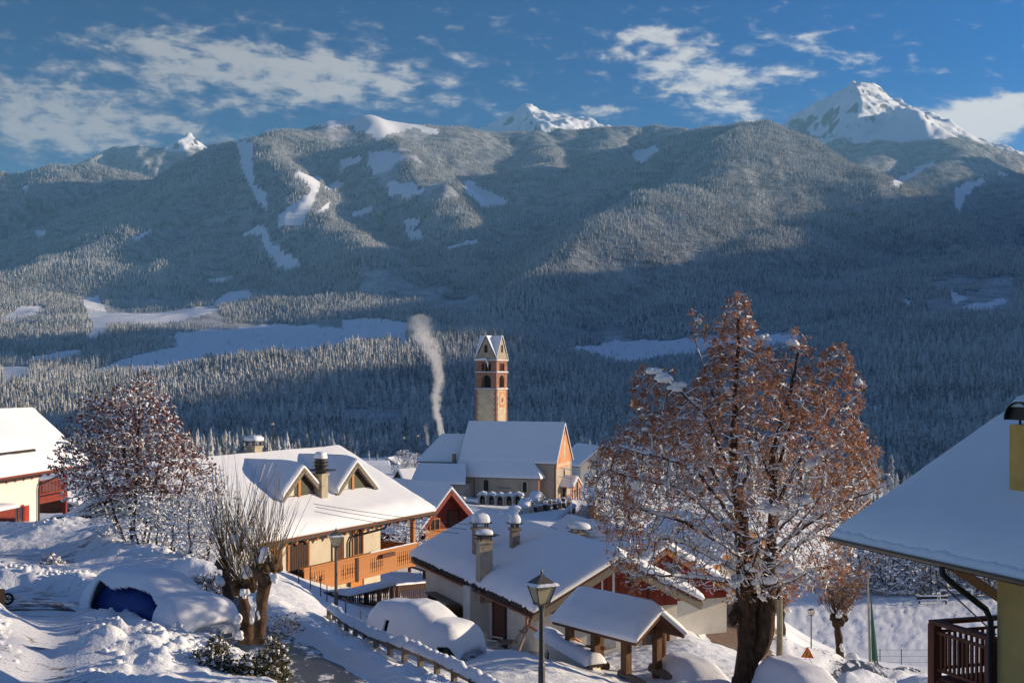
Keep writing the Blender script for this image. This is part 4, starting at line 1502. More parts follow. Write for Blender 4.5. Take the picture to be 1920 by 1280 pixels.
# downpipe from the eave to the wall and down
x = wx1 - 3.0
MB().tube([(x + 1.6, -6.0, ze - 0.2), (x + 1.6, -5.9, ze - 0.4), (x + 0.2, -wy - 0.12, ze - 0.75), (x, -wy - 0.1, ze - 1.0), (x, -wy - 0.1, 0)], 0.06, 8).obj('downpipe', M['gutter'], chalet)
# flower box and table on the balcony
MB().box(xb0 + 6.3, xb0 + 7.5, yb0 - 0.32, yb0 - 0.14, fz + 0.72, fz + 0.9).obj('flower_box', M['brown_wood'], chalet)
# dormers
for q, (apx, lpx, rpx) in enumerate((((558.6, 891.5), (526, 937), (597, 927)), ((659.7, 879), (629.6, 924), (694, 915)))):
    l_, r_ = roof_hit(chalet, *lpx, 6, ze + 0.4, zr + 0.4), roof_hit(chalet, *rpx, 6, ze + 0.4, zr + 0.4)
    y = (l_.y + r_.y) / 2
    cx_, hw = (l_.x + r_.x) / 2, (r_.x - l_.x) / 2
    kz = (zr - ze) / 6
    zb = ze + kz * (y + 6) + 0.40
    hw *= 1.10
    hgt_ = hw * 0.80
    zt = zb + hgt_
    yback = (zt - ze) / kz - 6 + 0.2
    b = MB()
    rake = 0.25
    for sgn in (-1, 1):
        q4 = [(cx_, y - rake, zt + 0.1), (cx_, yback, zt + 0.1), (cx_ + sgn * (hw + 0.15), yback - (hgt_ / kz), zb + 0.0), (cx_ + sgn * (hw + 0.15), y - rake, zb + 0.0)]
        if sgn > 0:
            q4 = q4[::-1]
        b.hexa([(x, yy, z - 0.1) for x, yy, z in q4], q4)
    dm = b.obj('dormer', M['grey_wood'], chalet)
    sl = []
    for sgn in (-1, 1):
        A, B_ = (cx_ + sgn * (hw + 0.15), y - rake, zb), (cx_ + sgn * (hw + 0.15), yback - hgt_ / kz + 0.6, zb)
        C_, D_ = (cx_, yback + 0.6, zt + 0.1), (cx_, y - rake, zt + 0.1)
        if sgn < 0:
            sl.append(snow_slab(B_, A, D_, C_, 0.34, 0.45, (1, 1, 0, 0), nx=14, ny=10, seed=q + 2.0))
        else:
            sl.append(snow_slab(A, B_, C_, D_, 0.34, 0.45, (1, 0, 0, 1), nx=14, ny=10, seed=q + 4.0))
    slabs_obj('snow_cover', sl, M['snow'], dm)
    MB().prism([(cx_ - hw, y + 0.02, zb - 0.25), (cx_ + hw, y + 0.02, zb - 0.25), (cx_ + hw, y + 0.02, zb + 0.05), (cx_, y + 0.02, zt), (cx_ - hw, y + 0.02, zb + 0.05)], (0, 0.1, 0)).obj('dormer_wall', M['dark_wood'], dm)
    MB().prism([(cx_ - hw * 0.62, y, zb + 0.12), (cx_ + hw * 0.62, y, zb + 0.12), (cx_, y, zt - 0.26)], (0, -0.02, 0)).obj('pane', M['glass'], dm)
    MB().prism([(cx_ - hw * 0.60, y - 0.021, zb + 0.13), (cx_ - hw * 0.30, y - 0.021, zb + 0.13), (cx_ - hw * 0.30, y - 0.021, zb + 0.55)], (0, -0.01, 0)).obj('curtain', M['curtain'], dm)
    MB().box(cx_ - 0.19, cx_ + 0.0, y - 0.06, y - 0.001, zb - 0.05, zb + hgt_ * 0.68).obj('window_frame', M['larch'], dm)
    # carved bargeboard
    bb = MB()
    for sgn in (-1, 1):
        a_, b_ = Vector((cx_, y - rake - 0.03, zt - 0.02)), Vector((cx_ + sgn * (hw + 0.15), y - rake - 0.03, zb - 0.12))
        bb.beam(a_, b_, 0.05, 0.2)
        for k in range(9):
            p = a_.lerp(b_, (k + 0.5) / 9)
            bb.box(p.x - 0.06, p.x + 0.06, p.y - 0.045, p.y - 0.028, p.z - 0.02, p.z + 0.06)
    bb.obj('bargeboard', M['grey_wood'], dm)
# chimneys
cb = roof_hit(chalet, 601, 930, 6, ze + 0.4, zr + 0.4)
b = MB()
chimney_body(b, cb.x, cb.y, 0.54, 0.54, cb.z - 0.8, cb.z + 1.05)
ch1 = b.obj('chimney', M['chimney'], chalet)
c = (cb.x, cb.y, cb.z + 1.15)
MB().lathe([(0.28, 0.0), (0.28, 0.10), (0.78, 0.14), (0.80, 0.17), (0.28, 0.22), (0.30, 0.36), (0.42, 0.38), (0.30, 0.42), (0.30, 0.52), (0.42, 0.54), (0.30, 0.58), (0.30, 0.68), (0.36, 0.72), (0.20, 0.76)], 14, c).obj('chimney_cap', M['gutter'], ch1)
snow_cap(ch1, (c[0], c[1], c[2] + 0.74), 0.28, 0.28, 0.34)
b = MB()
cx2 = W2L(chalet, P(476, 845, 66))
chimney_body(b, cx2.x, cx2.y, 0.6, 0.6, zr - 1.2, zr + 0.7)
ch2 = b.obj('chimney', M['chimney'], chalet)
MB().box(cx2.x - 0.42, cx2.x + 0.42, cx2.y - 0.42, cx2.y + 0.42, zr + 1.0, zr + 1.06).box(cx2.x - 0.3, cx2.x - 0.22, cx2.y - 0.3, cx2.y - 0.22, zr + 0.8, zr + 1.0).box(cx2.x + 0.22, cx2.x + 0.3, cx2.y - 0.3, cx2.y - 0.22, zr + 0.8, zr + 1.0).box(cx2.x + 0.22, cx2.x + 0.3, cx2.y + 0.22, cx2.y + 0.3, zr + 0.8, zr + 1.0).box(cx2.x - 0.3, cx2.x - 0.22, cx2.y + 0.22, cx2.y + 0.3, zr + 0.8, zr + 1.0).obj('chimney_cap', M['gutter'], ch2)
snow_cap(ch2, (cx2.x, cx2.y, zr + 1.06), 0.42, 0.42, 0.28)

# ------------------------------------------------------------------ the house in front with three chimneys
ZF = -10.35
RF = math.atan2(-0.930, 0.3667)
dF, pF = Vector((0.3667, -0.930, 0)), Vector((0.930, 0.3667, 0))
E = P(1001, 1149, 44.2)
LF = 14.5
wF = 3.32
cF = E - dF * (LF / 2) + pF * wF
house = thing('house', 'low cream house with three chimneys and a red boarded gable', 'house', (cF.x, cF.y, ZF), RF)
ze = E.z - ZF + 0.0
zr = -6.18 - ZF - 0.40
gable_roof(house, -LF / 2, LF / 2, wF, ze, zr, T=0.42, th=0.16, r=0.6, seed=11, nx=46, roof_mat='brown_wood')
wy = wF - 0.55
xg = LF / 2 - 0.9
zw = ze + (zr - ze) * 0.55 / wF - 0.17
gable_walls(house, -LF / 2 + 0.5, xg, -wy, wy, -1.2, zw, zr - 0.17, M['white_wall'])
# red board gable, each board a piece
nbd = 0
bwid = 0.24
yy = -wy
while yy < wy - 0.01:
    y1 = min(yy + bwid, wy)
    zt0 = zr - 0.20 - abs(yy) * (zr - zw - 0.0) / wy
    zt1 = zr - 0.20 - abs(y1) * (zr - zw - 0.0) / wy
    MB().prism([(xg + 0.002, yy + 0.006, zw - 0.35), (xg + 0.002, y1 - 0.006, zw - 0.35), (xg + 0.002, y1 - 0.006, zt1), (xg + 0.002, yy + 0.006, zt0)], (0.03 + 0.01 * (nbd % 2), 0, 0)).obj('board', M['red_wood'], house)
    nbd += 1
    yy = y1
for s in (-1, 1):
    MB().beam((LF / 2 - 0.02, s * wF, ze - 0.22), (LF / 2 - 0.02, 0, zr - 0.22), 0.06, 0.24).obj('bargeboard', M['grey_wood'], house)
window(house, (xg, -0.3, zw + 0.5), (1, 0, 0), 0.8, 0.85, 'white_paint')
window(house, (xg, 1.2, zw + 0.3), (1, 0, 0), 0.6, 0.75, 'dark_wood', bars=False)
window(house, (xg, 1.9, zw - 1.3), (1, 0, 0), 0.9, 1.0, 'brown_wood')
MB().box(xg + 0.002, xg + 0.05, -0.6, 0.25, zw - 1.75, zw - 0.65).obj('grey_panel', M['steel'], house)  # flat grey panel against the gable wall
# gutter tiles showing under the snow along the eave
tl = MB().tube([(0, -wF - 0.10, ze - 0.0), (0, -wF + 0.32, ze + 0.22)], 0.10, 7).obj('roof_tile', M['roof_dark'], house)
tl.location = (-LF / 2 + 0.6, 0, 0)
rr_ = random.Random(4)
for k in range(1, 63):
    x = -LF / 2 + 0.6 + k * 0.218
    if rr_.random() < 0.14:
        continue
    like(tl, 'roof_tile', house, (x, rr_.uniform(-0.03, 0.0), rr_.uniform(-0.015, 0.015)))
gutter(house, (-LF / 2 + 0.3, -wF - 0.06, ze - 0.14), (LF / 2 - 0.1, -wF - 0.06, ze - 0.14), 0.065, m_='copper')
MB().box(-LF / 2 + 0.2, LF / 2 - 0.2, -wF + 0.02, -wF + 0.10, ze - 0.26, ze - 0.10).obj('fascia', M['larch'], house)
MB().tube([(LF / 2 - 0.55, -wF - 0.05, ze - 0.2), (LF / 2 - 0.5, -wF - 0.05, ze - 0.5), (LF / 2 + 0.02, -wF + 0.3, ze - 0.75), (LF / 2 + 0.1, -wF + 1.5, ze - 0.95), (LF / 2 + 0.02, -wF + 1.75, ze - 1.1), (LF / 2 - 0.6, -wF + 1.75, ze - 1.4), (xg + 0.06, -wF + 1.75, -0.8)], 0.055, 8).obj('downpipe', M['copper'], house)
nW = (0, -1, 0)
door(house, (2.6, -wy, 0.0), nW, 1.15, 1.75, 'brown_wood')
door(house, (-0.6, -wy, 0.0), nW, 1.25, 1.75, 'brown_wood')
MB().box(0.45, 1.25, -wy - 0.75, -wy + 0.0, -0.6, ze - 0.05).obj('buttress', M['white_wall'], house)
MB().box(0.40, 1.30, -wy - 0.80, -wy + 0.05, -0.6, 0.22).obj('plinth', M['stone_wall'], house)
for q, (px, py, w, d, h, m_, cap) in enumerate(((888, 1038, 0.40, 0.62, 0.98, 'chimney_brown', 'dome'), (896, 1080, 0.44, 0.53, 1.28, 'chimney', 'slab'), (958, 1026, 0.32, 0.32, 0.68, 'chimney_brown', 'ball'))):
    cb = roof_hit(house, px, py, wF, ze + 0.45, zr + 0.45)
    b = MB()
    b.box(cb.x - w / 2, cb.x + w / 2, cb.y, cb.y + d, cb.z - 1.0, cb.z + h)
    b.box(cb.x - w / 2 - 0.05, cb.x + w / 2 + 0.05, cb.y - 0.05, cb.y + d + 0.05, cb.z + h, cb.z + h + 0.10)
    co = b.obj('chimney', M[m_], house)
    cy_ = cb.y + d / 2
    zt = cb.z + h + 0.10
    f = MB()
    for sx_ in (-1, 1):
        for sy_ in (-1, 1):
            f.box(cb.x + sx_ * (w / 2 - 0.06) - 0.03, cb.x + sx_ * (w / 2 - 0.06) + 0.03, cy_ + sy_ * (d / 2 - 0.06) - 0.03, cy_ + sy_ * (d / 2 - 0.06) + 0.03, zt, zt + 0.16)
    f.box(cb.x - w / 2 - 0.10, cb.x + w / 2 + 0.10, cy_ - d / 2 - 0.10, cy_ + d / 2 + 0.10, zt + 0.16, zt + 0.20)
    if cap == 'slab':
        f.box(cb.x - w / 2 - 0.25, cb.x + w / 2 + 0.25, cy_ - 0.2, cy_ + 0.45, zt + 0.21, zt + 0.24)
    f.obj('chimney_cap', M['gutter'], co)
    snow_cap(co, (cb.x, cy_, zt + (0.20 if cap != 'slab' else 0.24)), w / 2 + (0.06 if cap == 'dome' else 0.04), d / 2 + 0.05, 0.38 if cap == 'dome' else (0.2 if cap == 'slab' else 0.36))
# terrace, bench, stacked planks, ladder, chairs
mx, my = L2W(house, (0, -wy - 1.2, 0)).xy
terr = MB().box(-LF / 2 + 0.5, xg - 0.4, -wy - 1.9, -wy - 0.001, -0.6, 0.0).obj('terrace', M['concrete'])
terr.matrix_world = Matrix.Translation((cF.x, cF.y, ZF)) @ Matrix.Rotation(RF, 4, 'Z')
tag(terr, kind='structure')


def at_house(o, x, y, z=0.0, rot=0.0):
    p = L2W(house, (x, y, z))
    o.location = p
    o.rotation_euler = (0, 0, RF + rot)
    return o


bench = at_house(thing('bench', 'long weathered plank bench against the low house wall', 'bench'), -3.4, -wy - 0.35)
MB().box(-1.6, 1.6, -0.22, 0.22, 0.82, 0.88).obj('seat', M['grey_wood'], bench)
for x in (-1.3, 1.3):
    MB().box(x - 0.06, x + 0.06, -0.2, 0.2, 0, 0.82).obj('leg', M['dark_wood'], bench)
stack = at_house(thing('plank_stack', 'stack of long grey planks lying by the low house', 'planks'), -3.2, -wy - 1.0)
pl = None
for r_ in range(4):
    for k in range(4 - r_ // 2):
        if pl is None:
            pl = MB().box(-2.3, 2.3, -0.11, 0.11, 0, 0.05).obj('plank', M['grey_wood'], stack)
            pl.location = (0, -0.35, 0.0)
        else:
            like(pl, 'plank', stack, (random.uniform(-0.15, 0.15), -0.35 + k * 0.24, r_ * 0.06), (0, 0, random.uniform(-0.02, 0.02)))
logs = at_house(thing('firewood_pile', 'dark pile of firewood by the double door of the low house', 'firewood'), -1.75, -wy - 0.45)
lg = MB().tube([(0, -0.3, 0), (0, 0.3, 0)], 0.075, 7).obj('log', M['old_wood'], logs)
lg.location = (-0.25, 0, 0.075)
for r_ in range(6):
    for k in range(5):
        if r_ + k:
            like(lg, 'log', logs, (-0.3 + k * 0.15 + 0.07 * (r_ % 2), random.uniform(-0.05, 0.05), 0.075 + r_ * 0.135))


def garden_chair(label, x, y, rot):
    ch = at_house(thing('garden_chair', label, 'chair'), x, y, 0.0, rot)
    MB().box(-0.27, 0.27, -0.25, 0.25, 0.40, 0.44).obj('seat', M['plastic_white'], ch)
    for sx_ in (-1, 1):
        MB().tube([(sx_ * 0.29, -0.26, 0), (sx_ * 0.27, -0.24, 0.42), (sx_ * 0.30, -0.26, 0.64)], 0.028, 6).obj('leg', M['plastic_white'], ch)
        MB().tube([(sx_ * 0.27, 0.30, 0), (sx_ * 0.25, 0.24, 0.42)], 0.028, 6).obj('leg', M['plastic_white'], ch)
        MB().tube([(sx_ * 0.30, -0.28, 0.64), (sx_ * 0.32, 0.0, 0.66), (sx_ * 0.26, 0.28, 0.70)], 0.032, 6).obj('armrest', M['plastic_white'], ch)
    bk = MB()
    bk.tube([(-0.25, 0.24, 0.42), (-0.25, 0.30, 0.80), (-0.12, 0.32, 0.90), (0.12, 0.32, 0.90), (0.25, 0.30, 0.80), (0.25, 0.24, 0.42)], 0.026, 6)
    for k in range(5):
        x_ = -0.16 + k * 0.08
        bk.box(x_ - 0.02, x_ + 0.02, 0.27, 0.295, 0.44, 0.88)
    bk.obj('backrest', M['plastic_white'], ch)
    return ch


garden_chair('white plastic garden chair with arms on the terrace', 4.3, -wy - 0.95, 2.5)
t2 = at_house(thing('garden_table', 'small round dark garden table beside the plastic chair', 'table'), 5.1, -wy - 0.7)
MB().lathe([(0.36, 0.66), (0.38, 0.68), (0.38, 0.70), (0.30, 0.70)], 16).obj('tabletop', M['grey_wood'], t2)
MB().tube([(0, 0, 0.06), (0, 0, 0.66)], 0.035, 8).obj('pedestal', M['gutter'], t2)
MB().lathe([(0.22, 0.0), (0.20, 0.04), (0.05, 0.07)], 12).obj('foot', M['gutter'], t2)
lad = at_house(thing('trestle', 'pair of wooden trestle legs leaning on the corner of the low house', 'trestle'), 5.9, -wy - 0.55)
for x0, x1 in ((-0.5, 0.25), (0.75, 0.15)):
    MB().beam((x0, -0.6, 0.02), (x1, 0.42, 1.75), 0.07, 0.07).obj('leg', M['grey_wood'], lad)
MB().beam((-0.1, 0.05, 1.2), (0.5, 0.05, 1.2), 0.06, 0.06).obj('rail', M['grey_wood'], lad)

# ------------------------------------------------------------------ second house behind it
E2 = P(1075, 1052, 66)
c2 = E2 + pF * 4.9 - dF * 5.0
zr2 = -(990 - 700) / F * 71.5 - 0.45
b2h = thing('house', 'house with a blue shaded snow roof and a squat chimney behind the low house', 'house', (c2.x, c2.y, -14.0), RF)
gable_roof(b2h, -7.0, 6.0, 4.9, zr2 + 14 - 2.9, zr2 + 14, T=0.5, r=0.6, seed=21, roof_mat='red_wood', nx=30, lump=0.2)
gable_walls(b2h, -6.2, 5.0, -4.2, 4.2, 0, zr2 + 14 - 2.7, zr2 + 14 - 0.2, M['white_wall'])
MB().prism([(5.001, -4.15, zr2 + 14 - 3.0), (5.001, 4.15, zr2 + 14 - 3.0), (5.001, 4.15, zr2 + 14 - 2.72), (5.001, 0, zr2 + 14 - 0.22), (5.001, -4.15, zr2 + 14 - 2.72)], (0.06, 0, 0)).obj('gable_boards', M['red_wood'], b2h)
window(b2h, (5.06, 0.8, zr2 + 14 - 1.6), (1, 0, 0), 0.9, 1.0, 'brown_wood')
window(b2h, (5.0, 2.2, 2.6), (1, 0, 0), 1.0, 1.2, 'brown_wood', 'red_paint')
for s in (-1, 1):
    MB().beam((5.98, s * 4.9, zr2 + 14 - 3.1), (5.98, 0, zr2 + 14 - 0.2), 0.06, 0.26).obj('bargeboard', M['larch'], b2h)
k = (2.9) / 4.9
cq = W2L(b2h, ray_plane(1086, 1003, L2W(b2h, (0, 0, zr2 + 14.2)), Vector((0, 1, 0))))
bq = MB()
bq.box(cq.x - 0.55, cq.x + 0.55, cq.y - 0.35, cq.y + 0.35, cq.z - 1.2, cq.z + 0.10).box(cq.x - 0.62, cq.x + 0.62, cq.y - 0.42, cq.y + 0.42, cq.z + 0.1, cq.z + 0.2)
co = bq.obj('chimney', M['chimney'], b2h)
MB().box(cq.x - 0.5, cq.x - 0.42, cq.y - 0.3, cq.y - 0.22, cq.z + 0.2, cq.z + 0.36).box(cq.x + 0.42, cq.x + 0.5, cq.y - 0.3, cq.y - 0.22, cq.z + 0.2, cq.z + 0.36).box(cq.x - 0.75, cq.x + 0.75, cq.y - 0.5, cq.y + 0.5, cq.z + 0.36, cq.z + 0.40).obj('chimney_cap', M['gutter'], co)
snow_cap(co, (cq.x, cq.y, cq.z + 0.40), 0.72, 0.48, 0.34)
MB().tube([(cq.x - 0.2, cq.y - 0.42, cq.z - 0.5), (cq.x - 0.2, cq.y - 0.42, cq.z + 4.3)], 0.025, 6).beam((cq.x - 1.9, cq.y - 0.42, cq.z + 3.2), (cq.x - 0.1, cq.y - 0.42, cq.z + 3.2), 0.03, 0.03).beam((cq.x - 1.6, cq.y - 0.42, cq.z + 3.7), (cq.x + 0.4, cq.y - 0.42, cq.z + 3.7), 0.03, 0.03).obj('aerial', M['steel'], b2h)
# orange-boarded house glimpsed through the tree
E3 = P(1286, 1082, 84)
b3h = thing('house', 'house with bright orange bargeboards seen through the branches of the big tree', 'house', (E3.x + 2.0, E3.y + 5, -19.0), RF + 0.12)
gable_roof(b3h, -5, 5, 3.6, 19 - 12.9, 19 - 10.3, T=0.5, r=0.6, seed=31, roof_mat='orange_wood', nx=26, lump=0.2)
gable_walls(b3h, -4.2, 4.0, -2.9, 2.9, -1, 19 - 12.7, 19 - 10.5, M['pale_plaster'])
for s in (-1, 1):
    MB().beam((4.98, s * 3.6, 19 - 13.1), (4.98, 0, 19 - 10.5), 0.08, 0.34).obj('bargeboard', M['orange_wood'], b3h)
window(b3h, (4.0, -1.2, 3.0), (1, 0, 0), 1.0, 1.2, 'brown_wood', 'red_paint')
window(b3h, (4.0, 1.2, 3.0), (1, 0, 0), 1.0, 1.2, 'brown_wood', 'red_paint')

# ------------------------------------------------------------------ red timber chalet in the middle
er = P(836, 950, 96)
RM = math.radians(-48)
rm = thing('chalet', 'small red timber chalet with a snow roof behind the big balcony', 'house', (er.x - 2.6, er.y + 2.0, -14.2), RM)
zt = -(902 - 700) / F * 97 + 14.2 - 0.4
gable_roof(rm, -4.0, 4.6, 3.3, zt - 3.3, zt, T=0.42, r=0.5, seed=41, roof_mat='red_wood')
gable_walls(rm, -3.5, 3.6, -2.5, 2.5, -1.0, zt - 2.6, zt - 0.2, M['red_wood'])
for s in (-1, 1):
    MB().beam((4.58, s * 3.3, zt - 3.5), (4.58, 0, zt - 0.2), 0.07, 0.30).obj('bargeboard', M['red_wood'], rm)
MB().box(3.6, 4.9, -2.6, 2.6, 1.7, 1.85).obj('balcony_floor', M['larch'], rm)
MB().box(4.84, 4.94, -2.7, 2.7, 2.75, 2.85).obj('handrail', M['larch'], rm)
bo = MB().box(4.86, 4.90, -0.09, 0.09, 1.75, 2.75).obj('balcony_board', M['larch'], rm)
bo.location = (0, -2.5, 0)
for k in range(1, 25):
    like(bo, 'balcony_board', rm, (0, -2.5 + k * 0.208, 0))
window(rm, (3.6, -0.8, 2.9), (1, 0, 0), 0.8, 1.0, 'larch')
door(rm, (3.6, 1.0, 1.86), (1, 0, 0), 0.9, 2.0, 'brown_wood')
MB().tube([(4.6, 3.3, zt - 3.5), (5.4, 3.3, zt - 3.4), (5.7, 3.3, zt - 3.0)], 0.05, 6).obj('gutter_spout', M['gutter'], rm)

# ------------------------------------------------------------------ white house at the left edge
RL = math.atan2(0.993, 0.12)
dL, pL = Vector((0.12, 0.993, 0)), Vector((-0.993, 0.12, 0))
cornerL = Vector((-0.37 * 72, 72, 0))
ZL = -8.6
eL = cornerL - pL * 0.95 + dL * 4.3            # visible eave, far end
wL = 3.3
cL = eL - dL * 10 + pL * wL
lh = thing('house', 'white house with red shutters and a red timber balcony at the left edge', 'house', (cL.x, cL.y, ZL), RL)
ze, zr = -5.3 - ZL - 0.1, -2.1 - ZL - 0.40
gable_roof(lh, -10, 10, wL, ze, zr, T=0.50, r=0.6, seed=51, roof_mat='red_wood', nx=40)
wyl = wL - 0.95
zwl = ze + (zr - ze) * 0.95 / wL - 0.18
gable_walls(lh, -10, 5.7, -wyl, wyl, -1.0, zwl, zr - 0.2, M['house_white'])
MB().box(-10, 5.72, -wyl - 0.05, -wyl - 0.001, zwl - 1.1, zwl - 0.98).obj('string_course', M['grey_wood'], lh)
rb = MB().beam((0, -wL + 0.05, ze - 0.24), (0, -wyl + 0.1, zwl - 0.05), 0.14, 0.18).obj('rafter', M['red_wood'], lh)
rb.location = (-9.5, 0, 0)
for k in range(1, 22):
    like(rb, 'rafter', lh, (-9.5 + k * 0.92, 0, 0))
gutter(lh, (-10, -wL - 0.06, ze - 0.08), (10, -wL - 0.06, ze - 0.08), 0.08)
MB().tube([(6.6, -wL - 0.05, ze - 0.15), (6.5, -wL, ze - 0.35), (5.6, -wyl - 0.1, ze - 0.85), (5.55, -wyl - 0.1, ze - 1.1), (5.55, -wyl - 0.1, -0.8)], 0.055, 8).obj('downpipe', M['gutter'], lh)
window(lh, (3.4, -wyl, 0.75), (0, -1, 0), 1.0, 1.15, 'red_paint', 'red_paint', name='window')
window(lh, (0.9, -wyl, 1.0), (0, -1, 0), 1.0, 1.15, 'red_paint', 'red_paint', name='window')
# balcony at the far gable end
for y in (-wyl + 0.1, -0.2):
    MB().box(9.0, 9.22, y - 0.1, y + 0.1, -1.0, ze + 0.3).obj('post', M['red_wood'], lh)
MB().box(5.7, 9.2, -wyl, wyl, 1.45, 1.62).obj('balcony_floor', M['red_wood'], lh)
MB().box(5.7, 9.2, -wyl - 0.05, -wyl + 0.05, 2.42, 2.55).box(5.7, 9.2, -wyl - 0.05, -wyl + 0.05, 1.72, 1.82).box(5.7, 9.2, -wyl - 0.03, -wyl + 0.05, 1.25, 1.45).obj('handrail', M['red_wood'], lh)
bo = MB().box(-0.04, 0.04, -wyl - 0.02, -wyl + 0.02, 1.82, 2.42).obj('baluster', M['red_wood'], lh)
bo.location = (5.9, 0, 0)
for k in range(1, 20):
    like(bo, 'baluster', lh, (5.9 + k * 0.17, 0, 0))
# raised dormer roof
b = MB()
xa, xb = -6.0, 4.9
yd0, yd1 = -2.55, -0.15
zd0, zd1 = ze + 1.15, zr + 0.12
q = [(xa, yd0, zd0), (xb, yd0, zd0), (xb, yd1, zd1), (xa, yd1, zd1)]
b.hexa([(x, y, z - 0.25) for x, y, z in q], q)
dm = b.obj('dormer', M['red_wood'], lh)
slabs_obj('snow_cover', [snow_slab(*q, 0.55, 0.6, (1, 1, 0, 1), seed=61)], M['snow'], dm)
tt = MB().tube([(0, yd0 - 0.12, zd0 - 0.03), (0, yd0 + 0.2, zd0 + 0.1)], 0.09, 6).obj('roof_tile', M['roof_dark'], dm)
tt.location = (xb - 0.2, 0, 0)
for k in range(1, 40):
    like(tt, 'roof_tile', dm, (xb - 0.2 - k * 0.2, 0, 0))
MB().box(xa, xb - 0.2, yd0 + 0.15, yd0 + 0.3, zd0 - 1.0, zd0 - 0.2).obj('dormer_wall', M['house_white'], dm)
# small annex with red balcony in front of the window
MB().box(-1.2, 0.9, -wyl - 1.2, -wyl - 0.01, -0.4, 1.55).obj('porch', M['red_wood'], lh)
slabs_obj('porch_snow', [snow_slab((-1.3, -wyl - 1.3, 1.55), (1.0, -wyl - 1.3, 1.55), (1.0, -wyl, 1.6), (-1.3, -wyl, 1.6), 0.25, 0.3, (1, 1, 0, 1), 10, 8)], M['snow'], lh)
# snow-roofed shed beyond it
sh = P(120, 955, 92)
shed = thing('shed', 'low shed with a snow roof below the red balcony of the white house', 'shed', (sh.x - 2.0, sh.y + 1.0, sh.z - 1.5), RL + 0.5)
gable_roof(shed, -4, 4, 3.0, 1.6, 2.9, T=0.4, r=0.5, seed=71)
gable_walls(shed, -3.5, 3.5, -2.5, 2.5, -1, 1.7, 2.7, M['brown_wood'])
door(shed, (1.0, -2.5, -0.3), (0, -1, 0), 1.0, 1.9, 'dark_wood')

# ------------------------------------------------------------------ ochre house at the right edge
ZR_ = -9.2
RR = math.atan2(-0.95, 0.312)
dR, pR = Vector((0.312, -0.95, 0)), Vector((0.95, 0.312, 0))
E = P(1572, 1006, 25)
wR = 6.6
LR = 11.5
cR = E + dR * (LR / 2) + pR * wR
rh = thing('house', 'ochre house with a deep snow roof and dark balcony at the right edge', 'house', (cR.x, cR.y, ZR_), RR)
ze = E.z - ZR_
zr = ze + wR * 0.565
gable_roof(rh, -LR / 2, LR / 2, wR, ze, zr, T=0.36, r=0.75, seed=81, roof_mat='dark_wood', nx=60, th=0.14)
gutter(rh, (-LR / 2 - 0.25, -wR - 0.07, ze - 0.02), (LR / 2, -wR - 0.07, ze - 0.02), 0.085)
snow_strip('gutter_snow', rh, [(-LR / 2 - 0.1, -wR - 0.02, ze - 0.01), (LR / 2, -wR - 0.02, ze - 0.01)], 0.22, 0.15, seed=17, step=0.07, lump=0.25)
corner = W2L(rh, Vector((0.379 * 22.4, 22.4, 0)))
xw0, yw = corner.x, corner.y
zwr = ze + (zr - ze) * (wR + yw) / wR - 0.16
gable_walls(rh, xw0, LR / 2 - 1, yw, -yw, -1.0, zwr, zr - 0.16, M['yellow_wall'])
# balcony on the far gable end
fz = -4.63 - ZR_ - 1.05
xc = W2L(rh, Vector(((1737 - 960) / F * 24, 24, 0))).x
nbal = 0
MB().box(xc, xw0, yw, yw + 5.5, fz - 0.18, fz).obj('balcony_floor', M['balcony_wood'], rh)
MB().box(xc - 0.02, xw0 - 0.001, yw - 0.04, yw + 0.02, fz - 0.55, fz - 0.06).box(xc - 0.04, xc + 0.02, yw + 0.02, yw + 5.5, fz - 0.55, fz - 0.06).obj('apron_board', M['balcony_wood'], rh)
zt = fz + 1.05
MB().box(xc - 0.08, xw0 - 0.001, yw - 0.08, yw + 0.10, zt - 0.07, zt).box(xc - 0.08, xc + 0.10, yw + 0.10, yw + 5.5, zt - 0.07, zt).obj('handrail', M['balcony_wood'], rh)
MB().box(xc + 0.1, xw0 - 0.1, yw - 0.03, yw + 0.03, zt - 0.24, zt - 0.19).box(xc + 0.1, xw0 - 0.1, yw - 0.03, yw + 0.03, fz + 0.12, fz + 0.17).box(xc - 0.03, xc + 0.03, yw + 0.1, yw + 5.5, zt - 0.24, zt - 0.19).box(xc - 0.03, xc + 0.03, yw + 0.1, yw + 5.5, fz + 0.12, fz + 0.17).obj('rail', M['balcony_wood'], rh)
for x, y in ((xc, yw), (xw0 - 0.13, yw), (xc, yw + 2.0), (xc, yw + 4.2)):
    MB().box(x - 0.09, x + 0.09, y - 0.09, y + 0.09, fz - 0.6, zt - 0.071).obj('post', M['balcony_wood'], rh)
bs = MB().box(-0.026, 0.026, -0.018, 0.018, fz + 0.17, zt - 0.24).obj('baluster', M['balcony_wood'], rh)
bs.location = (xc + 0.2, yw, 0)
k = 1
while xc + 0.2 + k * 0.125 < xw0 - 0.25:
    like(bs, 'baluster', rh, (xc + 0.2 + k * 0.125, yw, 0))
    k += 1
for k in range(36):
    y = yw + 0.2 + k * 0.125
    if abs(y - yw - 2.0) > 0.1 and abs(y - yw - 4.2) > 0.1:
        like(bs, 'baluster', rh, (xc, y, 0), (0, 0, math.pi / 2))
MB().beam((xc + 0.1, yw - 0.001, zt + 0.75), (xw0 - 0.05, yw + 0.02, zt + 0.05), 0.02, 0.02).obj('stay', M['gutter'], rh)
MB().beam((xw0 - 0.95, yw - 0.75, ze + 0.02), (xw0 - 0.05, yw + 0.1, ze - 0.75), 0.13, 0.15).obj('roof_brace', M['larch'], rh)
xd = W2L(rh, ray_plane(1772, 1050, L2W(rh, (0, -wR, ze)), Vector((0.95, 0.312, 0)))).x
